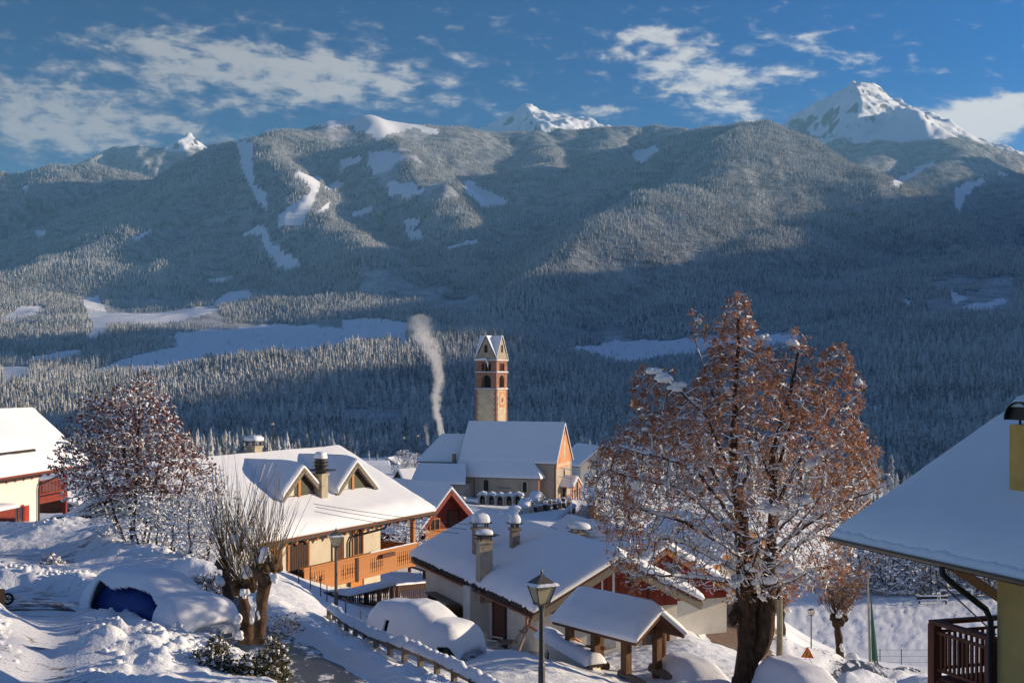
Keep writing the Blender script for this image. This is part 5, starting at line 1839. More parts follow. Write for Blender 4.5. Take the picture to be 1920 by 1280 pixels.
MB().tube([(xd, -wR - 0.06, ze - 0.06), (xd, -wR - 0.05, ze - 0.24), (xd + 0.08, -wR + 0.05, ze - 0.36), (xw0 - 0.15, yw - 0.12, ze - 0.95), (xw0 - 0.06, yw - 0.09, ze - 1.12), (xw0 - 0.06, yw - 0.09, -0.5)], 0.055, 10).obj('downpipe', M['black'], rh)
cb = roof_hit(rh, 1897, 915, wR, ze + 0.36, zr + 0.36)
cw = 0.55
cb = Vector((cb.x + cw / 2, cb.y, cb.z))
b = MB().box(cb.x - cw / 2, cb.x + cw / 2, cb.y - 0.05, cb.y + 0.5, cb.z - 0.8, cb.z + 1.12)
co = b.obj('chimney', M['chimney_yellow'], rh)
hood = MB()
R_ = 0.34
ty0, ty1 = -0.12, 0.72
prof = [(R_ * math.cos(t), R_ * 0.95 * math.sin(t)) for t in np.linspace(0, math.pi, 12)]
pin = [((R_ - 0.02) * math.cos(t), (R_ - 0.02) * 0.95 * math.sin(t)) for t in np.linspace(0, math.pi, 12)]
for j in range(11):
    hood.prism([(cb.x + prof[j][0], cb.y + ty0, cb.z + 1.2 + prof[j][1]), (cb.x + prof[j + 1][0], cb.y + ty0, cb.z + 1.2 + prof[j + 1][1]), (cb.x + pin[j + 1][0], cb.y + ty0, cb.z + 1.2 + pin[j + 1][1]), (cb.x + pin[j][0], cb.y + ty0, cb.z + 1.2 + pin[j][1])], (0, ty1 - ty0, 0))
hood.prism([(cb.x + x, cb.y + ty0 + 0.08, cb.z + 1.2 + z) for x, z in pin], (0, 0.01, 0))
for sx_ in (-0.2, 0.2):
    hood.box(cb.x + sx_ - 0.015, cb.x + sx_ + 0.015, cb.y + 0.1, cb.y + 0.13, cb.z + 1.1, cb.z + 1.25)
hood.obj('chimney_hood', M['black'], co)
snow_strip('snow_cap', co, [(cb.x, cb.y + ty0 + 0.03, cb.z + 1.42), (cb.x, cb.y + ty1, cb.z + 1.42)], 0.62, 0.24, seed=9, lump=0.1)
# ------------------------------------------------------------------ church
ZK = -24.0
RK = math.radians(-18)
xk, yk = Vector((math.cos(RK), math.sin(RK), 0)), Vector((-math.sin(RK), math.cos(RK), 0))
ap = P(1060, 792, 240)
ck = ap - xk * 9.55
church = thing('church', 'old village church with a steep snow roof and a painted orange facade', 'church', (ck.x, ck.y, ZK), RK)
zr, kz = 14.55, 1.25
zeN = zr - 5.5 * kz


def arch_panel(root, c, n, w, h, m_='dark_hole', name='arched_window', surround=None, proud=0.02):
    mtx = on_wall(c, n)
    pts = [(-w / 2, 0), (w / 2, 0)] + [(w / 2 * math.cos(t), h - w / 2 + w / 2 * math.sin(t)) for t in np.linspace(0, math.pi, 9)]
    o = MB().prism([(x, proud, z) for x, z in pts], (0, -proud * 0.9, 0)).obj(name, M[m_], root)
    o.matrix_local = mtx
    if surround:
        b = MB()
        ou = [((w / 2 + 0.12) * math.cos(t), h - w / 2 + (w / 2 + 0.12) * math.sin(t)) for t in np.linspace(0, math.pi, 9)]
        inn = [(w / 2 * math.cos(t), h - w / 2 + w / 2 * math.sin(t)) for t in np.linspace(0, math.pi, 9)]
        for k in range(8):
            b.prism([(ou[k][0], 0, ou[k][1]), (ou[k + 1][0], 0, ou[k + 1][1]), (inn[k + 1][0], 0, inn[k + 1][1]), (inn[k][0], 0, inn[k][1])], (0, 0.07, 0))
        b.box(-w / 2 - 0.12, -w / 2, 0, 0.07, 0, h - w / 2).box(w / 2, w / 2 + 0.12, 0, 0.07, 0, h - w / 2)
        b.obj('surround', M[surround], o)
    return o


gable_roof(church, -9.7, 9.55, 5.7, zr - 5.7 * kz, zr, T=0.38, th=0.2, r=0.5, seed=91, roof_mat='grey_wood', nx=30, lump=0.03)
gable_walls(church, -9.2, 9.3, -5.4, 5.4, -1, zeN, zr - 0.35, M['church_wall'])
# side aisle under a continued slope, hipped at the facade end
ya, za = -7.8, zr - 7.8 * kz
q = [(-9.8, ya, za), (7.0, ya, za), (5.0, -5.72, zr - 5.72 * kz - 0.05), (-9.8, -5.72, zr - 5.72 * kz - 0.05)]
hipq = [(7.0, ya, za), (7.25, -5.5, za), (5.05, -5.5, zr - 5.8 * kz), (5.0, -5.72, zr - 5.72 * kz - 0.05)]
b = MB()
b.hexa([(x, y, z - 0.2) for x, y, z in q], q)
b.hexa([(x, y, z - 0.2) for x, y, z in hipq], hipq)
b.obj('aisle_roof', M['grey_wood'], church)
slabs_obj('snow_cover', [snow_slab(*q, 0.40, 0.5, (1, 0, 0, 1), 30, 8, lump=0.03), snow_slab(*hipq, 0.40, 0.5, (1, 0, 0, 0), 10, 8, lump=0.03)], M['snow'], church)
MB().box(-9.2, 6.5, -7.4, -5.39, -1, za + 0.25).obj('aisle_wall', M['church_wall'], church)
MB().box(6.52, 6.56, -7.3, -5.5, -1, za).obj('painted_corner', M['facade_red'], church)
# choir with a hipped end, and the low sacristy in front of it
zc_r, zc_e = 12.0, 7.2
cq = [(-18.6, -4.6, zc_e), (-9.6, -4.6, zc_e), (-9.6, 0.4, zc_r), (-15.3, 0.4, zc_r)]
cq2 = [(-9.6, 5.4, zc_e), (-18.6, 5.4, zc_e), (-15.3, 0.4, zc_r), (-9.6, 0.4, zc_r)]
cq3 = [(-18.6, 5.4, zc_e), (-18.6, -4.6, zc_e), (-15.3, 0.35, zc_r), (-15.3, 0.4, zc_r)]
b = MB()
for qq in (cq, cq2, cq3):
    b.hexa([(x, y, z - 0.2) for x, y, z in qq], qq)
b.obj('choir_roof', M['grey_wood'], church)
slabs_obj('snow_cover', [snow_slab(*cq, 0.38, 0.5, (1, 0, 0, 0), 16, 12, lump=0.03), snow_slab(*cq2, 0.38, 0.5, (1, 0, 0, 0), 10, 8, lump=0.03), snow_slab(*cq3, 0.38, 0.5, (1, 0, 0, 0), 10, 8, lump=0.03)], M['snow'], church)
MB().box(-18.2, -9.3, -4.2, 5.0, -1, zc_e - 0.1).obj('choir_wall', M['church_wall'], church)
sq = [(-17.0, -11.6, 3.7), (-6.2, -11.6, 3.7), (-7.6, -7.5, 6.8), (-17.0, -7.5, 6.8)]
MB().hexa([(x, y, z - 0.2) for x, y, z in sq], sq).obj('sacristy_roof', M['grey_wood'], church)
slabs_obj('snow_cover', [snow_slab(*sq, 0.40, 0.5, (1, 1, 0, 1), 20, 12, lump=0.05)], M['snow'], church)
wp = [(-16.6, -7.4), (-16.6, -11.2), (-7.3, -11.2), (-6.7, -10.6), (-6.5, -7.4)]
MB().prism([(x, y, -1) for x, y in wp], (0, 0, 4.7)).obj('sacristy_wall', M['church_wall'], church)
b = MB().box(-11.0, -10.4, -5.6, -5.0, 6.0, 9.0)
co = b.obj('chimney', M['chimney_brown'], church)
snow_cap(co, (-10.7, -5.3, 9.0), 0.38, 0.38, 0.3)
nS = (0, -1, 0)
arch_panel(church, (-3.6, -7.40, 2.3), nS, 0.95, 2.1, surround='church_wall')
arch_panel(church, (3.9, -7.40, 2.3), nS, 0.85, 1.9, surround='pale_plaster')
MB().box(-1.0, 0.9, -7.43, -7.40, -0.5, 2.2).obj('side_door', M['facade_red'], church)
MB().box(-1.4, 1.3, -7.44, -7.41, 2.9, 3.02).obj('inscription_ledge', M['brown_wood'], church)
arch_panel(church, (-15.6, -11.2, 1.6), nS, 0.9, 1.7, surround='church_wall')
for x in (-9.9, -8.7):
    MB().box(x - 0.28, x + 0.28, -11.23, -11.2, 1.2, 2.2).obj('window', M['dark_hole'], church)
MB().box(-13.9, -12.4, -11.24, -11.2, 0.2, 1.2).obj('door', M['dark_wood'], church)
for x, y, z in ((-5.9, -7.46, za - 0.1), (9.1, -5.5, zeN)):
    MB().tube([(x, y, z), (x, y, -0.5)], 0.07, 6).obj('downpipe', M['gutter'], church)
nX = (1, 0, 0)
MB().prism([(9.301, -5.3, zeN - 1.2), (9.301, 5.3, zeN - 1.2), (9.301, 5.3, zeN - 0.1), (9.301, 0, zr - 0.6), (9.301, -5.3, zeN - 0.1)], (0.05, 0, 0)).obj('painted_gable', M['facade_red'], church)
for k in range(9):
    MB().box(9.352, 9.37, -4.9 + k * 1.1, -4.3 + k * 1.1, zeN - 0.95, zeN - 0.35).obj('painted_square', M['pale_plaster'], church)
arch_panel(church, (9.36, 0, zeN + 0.6), nX, 1.3, 3.2, 'tower_stone', 'painted_niche')
arch_panel(church, (9.352, 0, zr - 1.9), nX, 0.3, 0.5, 'dark_hole', 'oculus')
arch_panel(church, (9.30, 0, 4.3), nX, 1.1, 1.8, surround='pale_plaster')
MB().box(9.301, 9.5, -5.3, 5.3, -0.5, 1.0).obj('plinth', M['red_stone'], church)
# porch
pq = [(9.3, -3.0, 3.0), (12.0, -3.0, 3.0), (12.0, 0, 4.6), (9.3, 0, 4.6)]
pq2 = [(12.0, 3.0, 3.0), (9.3, 3.0, 3.0), (9.3, 0, 4.6), (12.0, 0, 4.6)]
b = MB()
for qq in (pq, pq2):
    b.hexa([(x, y, z - 0.18) for x, y, z in qq], qq)
po = b.obj('porch_roof', M['red_stone'], church)
slabs_obj('snow_cover', [snow_slab(*pq, 0.38, 0.4, (1, 1, 0, 0), 10, 8), snow_slab(*pq2, 0.38, 0.4, (1, 0, 0, 1), 10, 8)], M['snow'], po)
MB().prism([(11.6, -2.8, 2.4), (11.6, 2.8, 2.4), (11.6, 2.8, 3.0), (11.6, 0, 4.4), (11.6, -2.8, 3.0)], (0.2, 0, 0)).obj('porch_gable', M['facade_red'], church)
arch_panel(church, (11.81, 0, 1.0), nX, 1.5, 2.9, surround='pale_plaster', name='porch_arch')
for y in (-2.6, -0.95, 0.95, 2.6):
    MB().lathe([(0.26, -0.5), (0.26, 0.1), (0.17, 0.2), (0.15, 2.0), (0.24, 2.2), (0.24, 2.4)], 10, (11.7, y, 0)).obj('column', M['facade_red'], church)
MB().box(9.5, 9.56, -0.9, 0.9, -0.4, 2.6).obj('portal_door', M['dark_wood'], church)
cr = MB()
cr.beam((9.5, 0, zr + 0.2), (9.5, 0, zr + 2.0), 0.07, 0.07).beam((9.5, -0.4, zr + 1.5), (9.5, 0.4, zr + 1.5), 0.07, 0.07)
cr.obj('cross', M['gutter'], church)

# ------------------------------------------------------------------ bell tower
RT = math.radians(-26.5)
tp = P(921.5, 788, 255)
ZT = -24.5
tower = thing('bell_tower', 'stone bell tower with four gables and a clock rising behind the church', 'tower', (tp.x, tp.y, ZT), RT)
h = 2.33


def rowz(r):
    return -(r - 700) / F * 255 - ZT


z1, z2, z3, z4 = rowz(730), rowz(699), rowz(677), rowz(629)
MB().box(-h, h, -h, h, -1, z1).obj('shaft', M['tower_stone'], tower)
qs = None
for sx_ in (-1, 1):
    for sy_ in (-1, 1):
        for k in range(30):
            ww = 0.62 if k % 2 else 0.4
            z = z1 - 0.52 - k * 0.52
            if z < 10:
                break
            if sx_ < 0 and sy_ > 0:
                continue
            o = MB().box(-ww / 2, ww / 2, -ww / 2, ww / 2, 0.015, 0.50).obj('quoin', M['red_stone'], tower) if qs is None or k < 2 else like(qs[k % 2], 'quoin', tower)
            if qs is None:
                qs = [o, None]
            elif qs[1] is None:
                qs[1] = o
            o.location = (sx_ * (h + 0.03 - ww / 2), sy_ * (h + 0.03 - ww / 2), z)


def belfry(z0, z1_, name, openings):
    b = MB()
    # corner piers and lintel, open inside
    for sx_ in (-1, 1):
        for sy_ in (-1, 1):
            b.box(sx_ * h, sx_ * (h - 1.25), sy_ * h, sy_ * (h - 1.25), z0, z1_)
    b.box(-h + 0.06, h - 0.06, -h + 0.06, h - 0.06, z0, z0 + 0.3)
    b.box(-h + 0.06, h - 0.06, -h + 0.06, h - 0.06, z1_ - 0.35, z1_)
    o = b.obj(name, M['red_stone'], tower)
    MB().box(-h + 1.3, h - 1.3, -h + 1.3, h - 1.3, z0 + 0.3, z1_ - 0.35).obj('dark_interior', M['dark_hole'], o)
    for n in ((1, 0, 0), (-1, 0, 0), (0, 1, 0), (0, -1, 0)):
        mtx = on_wall((n[0] * (h - 0.02), n[1] * (h - 0.02), 0), n)
        f = MB()
        wd = h - 1.25
        top = z1_ - 0.35
        n_ = openings
        sp_ = 2 * wd / n_
        for k in range(n_):
            x0 = -wd + k * sp_
            r = sp_ / 2 - (0.10 if n_ > 1 else 0)
            cx_ = x0 + sp_ / 2
            zs = top - r - 0.05
            pts = [(cx_ + r * math.cos(t), zs + r * math.sin(t)) for t in np.linspace(0, math.pi, 11)]
            for j in range(10):
                f.prism([(pts[j][0], 0, pts[j][1]), (pts[j][0], 0, top + 0.02), (pts[j + 1][0], 0, top + 0.02), (pts[j + 1][0], 0, pts[j + 1][1])], (0, -0.5, 0))
            if k:
                f.tube([(x0, -0.2, z0 + 0.3), (x0, -0.2, zs)], 0.09, 8)
        fo = f.obj('arch', M['red_stone'], o)
        fo.matrix_local = mtx
    return o


bf1 = belfry(z1 + 0.15, z2, 'bell_chamber', 1)
bl = MB().lathe([(0.55, -0.75), (0.5, -0.6), (0.34, -0.1), (0.28, 0.15), (0.05, 0.22)], 14, (0, 0, z1 + 1.9)).obj('bell', M['gutter'], bf1)
belfry(z2 + 0.12, z3, 'upper_chamber', 3)
cor = MB()
for z in (z1, z2, z3):
    cor.box(-h - 0.16, h + 0.16, -h - 0.16, h + 0.16, z - 0.02, z + 0.14)
cor.obj('cornice', M['red_stone'], tower)
for z in (z1, z2, z3):
    q_ = h + 0.12
    snow_strip('ledge_snow', tower, [(-q_, -q_, z + 0.13), (q_, -q_, z + 0.13), (q_, q_, z + 0.13)], 0.25, 0.16, seed=int(z * 10))
g = MB()
hh = h + 0.02
for n in ((1, 0), (-1, 0), (0, 1), (0, -1)):
    t = (-n[1], n[0])
    g.prism([(n[0] * hh - t[0] * hh, n[1] * hh - t[1] * hh, z3 + 0.14), (n[0] * hh + t[0] * hh, n[1] * hh + t[1] * hh, z3 + 0.14), (n[0] * hh, n[1] * hh, z4 - 0.15)], (-n[0] * 0.3, -n[1] * 0.3, 0))
g.obj('gable', M['church_wall'], tower)
for n in ((1, 0, 0), (0, -1, 0), (0, 1, 0), (-1, 0, 0)):
    arch_panel(tower, (n[0] * hh, n[1] * hh, z3 + 1.7), n, 0.62, 1.45, surround='red_stone', name='gable_window')


def helm(off, zt, name, m_, parent, th):
    b = MB()
    a = h + off
    zb = z3 + 0.16
    for n in ((1, 0), (0, 1), (-1, 0), (0, -1)):
        t = (-n[1], n[0])
        for s in (-1, 1):
            A_ = Vector((n[0] * a, n[1] * a, zt))
            C_ = Vector((n[0] * a + s * t[0] * a, n[1] * a + s * t[1] * a, zb))
            O_ = Vector((0, 0, zt))
            nm = (A_ - O_).cross(C_ - O_).normalized()
            if nm.z < 0:
                nm = -nm
            b.prism([O_, A_, C_] if s > 0 else [O_, C_, A_], nm * th)
    return b.obj(name, M[m_], parent)


helm(0.18, z4 - 0.22, 'helm_roof', 'dark_wood', tower, 0.08)
helm(0.16, z4 - 0.13, 'snow_cover', 'snow', tower, 0.22)
MB().tube([(0, 0, z4), (0, 0, z4 + 2.6)], 0.04, 6).beam((-0.35, 0, z4 + 2.1), (0.35, 0, z4 + 2.1), 0.05, 0.05).lathe([(0.02, 0.8), (0.16, 0.95), (0.02, 1.1)], 8, (0, 0, z4)).obj('cross', M['gutter'], tower)
sp_o = MB().tube([(-h - 0.1, -h - 0.3, z3 + 0.3), (0.2, -h - 0.5, z3 + 0.5), (0.6, -h - 0.45, z3 - 0.5), (0.55, -h - 0.3, z3 - 1.3)], [0.12, 0.2, 0.16, 0.03], 8).obj('snow_overhang', M['snow_clump'], tower, smooth=True)
# clock on the right-hand face
zk_ = z1 - 1.95
MB().box(h + 0.001, h + 0.04, -1.15, 1.15, zk_ - 1.55, zk_ + 1.6).obj('clock_field', M['facade_red'], tower)
cl_ = MB()
N_ = 32
for k in range(N_):
    a0, a1 = 2 * math.pi * k / N_, 2 * math.pi * (k + 1) / N_
    for r0, r1 in ((0.72, 1.02),):
        cl_.prism([(h + 0.041, r0 * math.cos(a0), zk_ + r0 * math.sin(a0)), (h + 0.041, r1 * math.cos(a0), zk_ + r1 * math.sin(a0)), (h + 0.041, r1 * math.cos(a1), zk_ + r1 * math.sin(a1)), (h + 0.041, r0 * math.cos(a1), zk_ + r0 * math.sin(a1))], (0.02, 0, 0))
dial = cl_.obj('clock', M['pale_plaster'], tower)
hd = MB()
for k in range(12):
    a0 = 2 * math.pi * k / 12
    hd.beam((h + 0.07, 0.78 * math.cos(a0), zk_ + 0.78 * math.sin(a0)), (h + 0.07, 0.96 * math.cos(a0), zk_ + 0.96 * math.sin(a0)), 0.05, 0.02, (1, 0, 0))
hd.obj('hour_marks', M['brown_clock'], dial)
MB().beam((h + 0.09, -0.15, zk_), (h + 0.09, 0.85, zk_ + 0.02), 0.10, 0.03, (1, 0, 0)).obj('minute_hand', M['brown_clock'], dial)
MB().beam((h + 0.10, 0.0, zk_ + 0.15), (h + 0.10, 0.05, zk_ - 0.55), 0.13, 0.03, (1, 0, 0)).obj('hour_hand', M['brown_clock'], dial)
for y in (-1.9, 1.9):
    MB().box(h + 0.001, h + 0.03, y - 0.2, y + 0.2, 10, z1 - 0.1).obj('painted_band', M['facade_red'], tower)

# ------------------------------------------------------------------ churchyard
cpos = [(905, 944), (922, 945), (938, 946), (955, 946), (971, 945)]
first = None
LBL = ['first', 'second', 'third', 'fourth', 'fifth']
for i, (px, py) in enumerate(cpos):
    p = P(px, py + 2, 216)
    lab = '%s from the left of five small arched chapels in the churchyard' % LBL[i]
    if first is None:
        first = thing('grave_chapel', lab, 'grave chapel', p, RK, 'row of small arched chapels in the churchyard')
        b = MB().box(-0.75, 0.75, 0.3, 0.8, 0, 1.5).box(-0.75, -0.5, -0.3, 0.3, 0, 1.5).box(0.5, 0.75, -0.3, 0.3, 0, 1.5)
        pts = [(0.5 * math.cos(t), 1.15 + 0.5 * math.sin(t)) for t in np.linspace(0, math.pi, 9)]
        for j in range(8):
            b.prism([(pts[j][0], -0.3, pts[j][1]), (pts[j][0], -0.3, 1.75), (pts[j + 1][0], -0.3, 1.75), (pts[j + 1][0], -0.3, pts[j + 1][1])], (0, 0.6, 0))
        b.obj('wall', M['pale_plaster'], first)
        MB().box(-0.5, 0.5, 0.25, 0.29, 0, 1.6).obj('niche', M['dark_hole'], first)
        MB().box(-0.16, 0.16, 0.05, 0.2, 0.0, 0.95).obj('headstone', M['stone_wall'], first)
        snow_strip('snow_cap', first, [(-0.92, 0.2, 1.62), (0, 0.2, 1.98), (0.92, 0.2, 1.62)], 1.3, 0.40, seed=3, lump=0.12)
    else:
        c = copy_tree(first)
        c.location = p
        c['label'] = lab
tl_ = ['nearest', 'middle', 'farthest']
for i, (px, py, Y, hgt) in enumerate(((965, 975, 200, 1.3), (986, 966, 206, 1.8), (1006, 957, 212, 2.2))):
    t = thing('family_tomb', 'cream walled tomb with a snow gable, %s of three stepping up to the church' % tl_[i], 'tomb', P(px, py + 3, Y), RK, 'stepped tombs beside the church')
    MB().prism([(-0.8, -1.7, 0), (-0.8, 1.7, 0), (-0.8, 1.7, hgt), (-0.8, 0, hgt + 0.9), (-0.8, -1.7, hgt)], (1.6, 0, 0)).obj('wall', M['pale_plaster'], t)
    snow_strip('snow_cap', t, [(0, -2.0, hgt - 0.1), (0, 0, hgt + 0.95), (0, 2.0, hgt - 0.1)], 2.0, 0.45, seed=i + 7, lump=0.1)
    MB().box(0.801, 0.83, -0.5, 0.5, 0.2, hgt - 0.6).obj('panel', M['facade_red'], t)
for i, (a, b_, lab) in enumerate((((845, 940, 226), (872, 944, 224), 'low churchyard wall with a snow cap left of the arched chapels'), ((872, 948, 222), (900, 950, 220), 'short snow-capped wall ending at the leftmost arched chapel'))):
    A_, B_ = P(*a), P(*b_)
    w_ = thing('wall', lab, 'wall', (A_ + B_) / 2, math.atan2(B_.y - A_.y, B_.x - A_.x))
    L_ = (B_ - A_).length / 2
    MB().box(-L_, L_, -0.2, 0.2, -0.6, 0.9).obj('masonry', M['church_wall'], w_)
    snow_strip('snow_cap', w_, [(-L_, 0, 0.88), (L_, 0, 0.88)], 0.8, 0.3, seed=i)
gs0 = None
rg = random.Random(5)
GL = ['dark', 'pale']
for i in range(16):
    px, Y = 1003 + (i % 8) * 9 + rg.uniform(-2, 2), 208 + (i // 8) * 8 + (i % 8) * 1.6
    gz = near_h(np.array([(px - 960) / F * Y]), np.array([Y]))[0]
    t = thing('gravestone', 'snow topped gravestone in the rows beside the church porch', 'gravestone', ((px - 960) / F * Y, Y, gz - 0.05), RK + rg.uniform(-0.2, 0.2), 'gravestones beside the church')
    MB().box(-0.35, 0.35, -0.1, 0.1, 0, 0.95 + 0.1 * (i % 3)).box(-0.5, 0.5, -0.22, 0.22, 0, 0.25).obj('stone', M['stone_wall' if i % 2 else 'dark_wood'], t)
    snow_strip('snow_cap', t, [(-0.42, 0, 0.93 + 0.1 * (i % 3)), (0.42, 0, 0.93 + 0.1 * (i % 3))], 0.4, 0.25, seed=i)


def stone_wall(label, a, b_, hgt, seed):
    A_, B_ = Vector(a), Vector(b_)
    w_ = thing('stone_wall', label, 'wall', (A_ + B_) / 2, math.atan2(B_.y - A_.y, B_.x - A_.x))
    L_ = (B_ - A_).length / 2
    MB().box(-L_, L_, -0.3, 0.3, -1.0, hgt).obj('masonry', M['stone_wall'], w_)
    snow_strip('snow_cap', w_, [(-L_, 0, hgt - 0.02), (L_, 0, hgt - 0.02)], 1.0, 0.38, seed=seed)
    return w_


stone_wall('brown retaining wall with snow on top between churchyard and street', P(1040, 985, 190), P(1076, 957, 212), 0.8, 2)
stone_wall('tall rough stone wall across the street from the churchyard', P(1110, 985, 185), P(1128, 950, 215), 3.2, 3)
hyd = thing('hydrant', 'bright red post by the stone wall on the church street', 'hydrant', P(1106, 947, 222))
MB().lathe([(0.35, -0.3), (0.35, 0.2), (0.26, 0.3), (0.26, 1.1), (0.34, 1.15), (0.34, 1.3), (0.12, 1.45)], 10).obj('body', M['hydrant'], hyd)
snow_cap(hyd, (0, 0, 1.42), 0.3, 0.3, 0.2)
pk = P(1098, 905, 292)
wh = thing('house', 'white gabled house with a snow roof behind the church facade', 'house', (pk.x + 1, pk.y + 6, -27.5), RK - 0.9)
gable_roof(wh, -7, 7, 5.6, 6.4, 10.6, T=0.45, r=0.6, seed=101)
gable_walls(wh, -6.2, 6.2, -4.7, 4.7, -2, 6.7, 10.3, M['plastic_white'])
for z in (1.2, 4.0):
    for y in (-3.0, -1.0, 1.0, 3.0):
        window(wh, (6.2, y, z), (1, 0, 0), 0.8, 1.1, 'brown_wood')
for y in (-1.0, 1.0):
    window(wh, (6.2, y, 7.0), (1, 0, 0), 0.8, 1.1, 'brown_wood')
pk = P(784, 900, 268)
bh = thing('barn', 'small barn with a steep snow roof left of the church', 'barn', (pk.x, pk.y, -27), RK + 0.95)
gable_roof(bh, -5, 5, 3.6, 3.4, 6.9, T=0.4, r=0.5, seed=103)
gable_walls(bh, -4.6, 4.4, -3.0, 3.0, -2, 3.7, 6.6, M['brown_wood'])
cb_ = MB().box(1.2, 2.0, -0.9, -0.1, 5.0, 7.8).obj('chimney', M['chimney_brown'], bh)
snow_cap(cb_, (1.6, -0.5, 7.8), 0.55, 0.55, 0.35)
MB().box(4.401, 4.45, -0.9, 0.9, -1, 1.9).obj('barn_door', M['dark_wood'], bh)
far_h_pos = [(700, 884, 395, 'far snow roofed farmhouse with brown walls at the valley edge'), (735, 876, 410, 'far low hut with a snow roof near the bare trees')]
for i, (px, py, Y, lab) in enumerate(far_h_pos):
    p = P(px, py, Y)
    t = thing('house', lab, 'house', (p.x, p.y, p.z - 1.5), 0.3 + i)
    gable_roof(t, -5 + i, 5 - i, 3.5, 2.6, 4.6, T=0.4, r=0.5, seed=110 + i)
    gable_walls(t, -4.5 + i, 4.5 - i, -2.9, 2.9, -3, 2.8, 4.4, M['brown_wood'])
    door(t, (0, -2.9, 0), (0, -1, 0), 1.2, 2.0, 'dark_wood')

# ------------------------------------------------------------------ street lamps


def street_lamp(label, px, py_tip, Y, base_z, group, rot=0.5, s=1.0):
    tip = P(px, py_tip, Y)
    t = thing('street_lamp', label, 'street lamp', (tip.x, tip.y, base_z), rot, group)
    H = tip.z - base_z
    zt = H - 0.08           # cap apex
    zc = zt - 0.24          # brim
    zb = zc - 0.36
    cap = MB()
    a = 0.27 * s
    cap.add([(-a, -a, zc), (a, -a, zc), (a, a, zc), (-a, a, zc), (-a * 0.5, -a * 0.5, zc + 0.12), (a * 0.5, -a * 0.5, zc + 0.12), (a * 0.5, a * 0.5, zc + 0.12), (-a * 0.5, a * 0.5, zc + 0.12), (0, 0, zt)],
            [(3, 2, 1, 0), (0, 1, 5, 4), (1, 2, 6, 5), (2, 3, 7, 6), (3, 0, 4, 7), (4, 5, 8), (5, 6, 8), (6, 7, 8), (7, 4, 8)])
    cap.lathe([(0.018, zt - 0.02), (0.03, zt + 0.03), (0.012, zt + 0.08)], 8)
    cap.obj('lamp_cap', M['lamp_cap'], t)
    q0, q1 = 0.215 * s, 0.115 * s
    fr = MB()
    for sx_ in (-1, 1):
        for sy_ in (-1, 1):
            fr.beam((sx_ * q0, sy_ * q0, zc), (sx_ * q1, sy_ * q1, zb), 0.025, 0.025)
    fr.box(-q1 - 0.02, q1 + 0.02, -q1 - 0.02, q1 + 0.02, zb - 0.03, zb + 0.005)
    fr.lathe([(0.05, zb - 0.16), (0.085, zb - 0.03)], 10)
    fr.obj('lantern_frame', M['lamp_metal'], t)
    for k in range(4):
        gl_ = MB()
        gl_.prism([(-q0 + 0.012, -q0, zc - 0.005), (-q1 + 0.012, -q1, zb + 0.006), (q1 - 0.012, -q1, zb + 0.006), (q0 - 0.012, -q0, zc - 0.005)], (0, 0.008, 0))
        go_ = gl_.obj('lantern_pane', M['lamp_glass'], t)
        go_.rotation_euler = (0, 0, k * math.pi / 2)
    MB().tube([(0, 0, -0.6), (0, 0, 0.9), (0, 0, 0.95), (0, 0, zb - 0.15)], [0.075, 0.07, 0.058, 0.05], 10).obj('pole', M['lamp_metal'], t)
    for k in range(4):
        so = snow_strip('brim_snow', t, [(-a, -a + 0.035, zc + 0.012), (a, -a + 0.035, zc + 0.012)], 0.09, 0.045, seed=k, step=0.05)
        so.rotation_euler = (0, 0, k * math.pi / 2)
    return t


GLAMP = 'lantern street lamps of the village'
street_lamp('nearest lantern street lamp on a grey pole before the low house', 1015.5, 1067, 26, P(1019, 1330, 26).z, GLAMP, 0.45)
street_lamp('lantern street lamp in front of the orange larch balcony', 630, 989, 48, ground((636 - 960) / F * 48, 48) - 0.2, GLAMP, 0.35)
street_lamp('small far lantern street lamp behind the road works sign', 1521, 1137, 105, ground((1521 - 960) / F * 105, 105) - 0.2, GLAMP, 0.3)

# ------------------------------------------------------------------ cars under snow


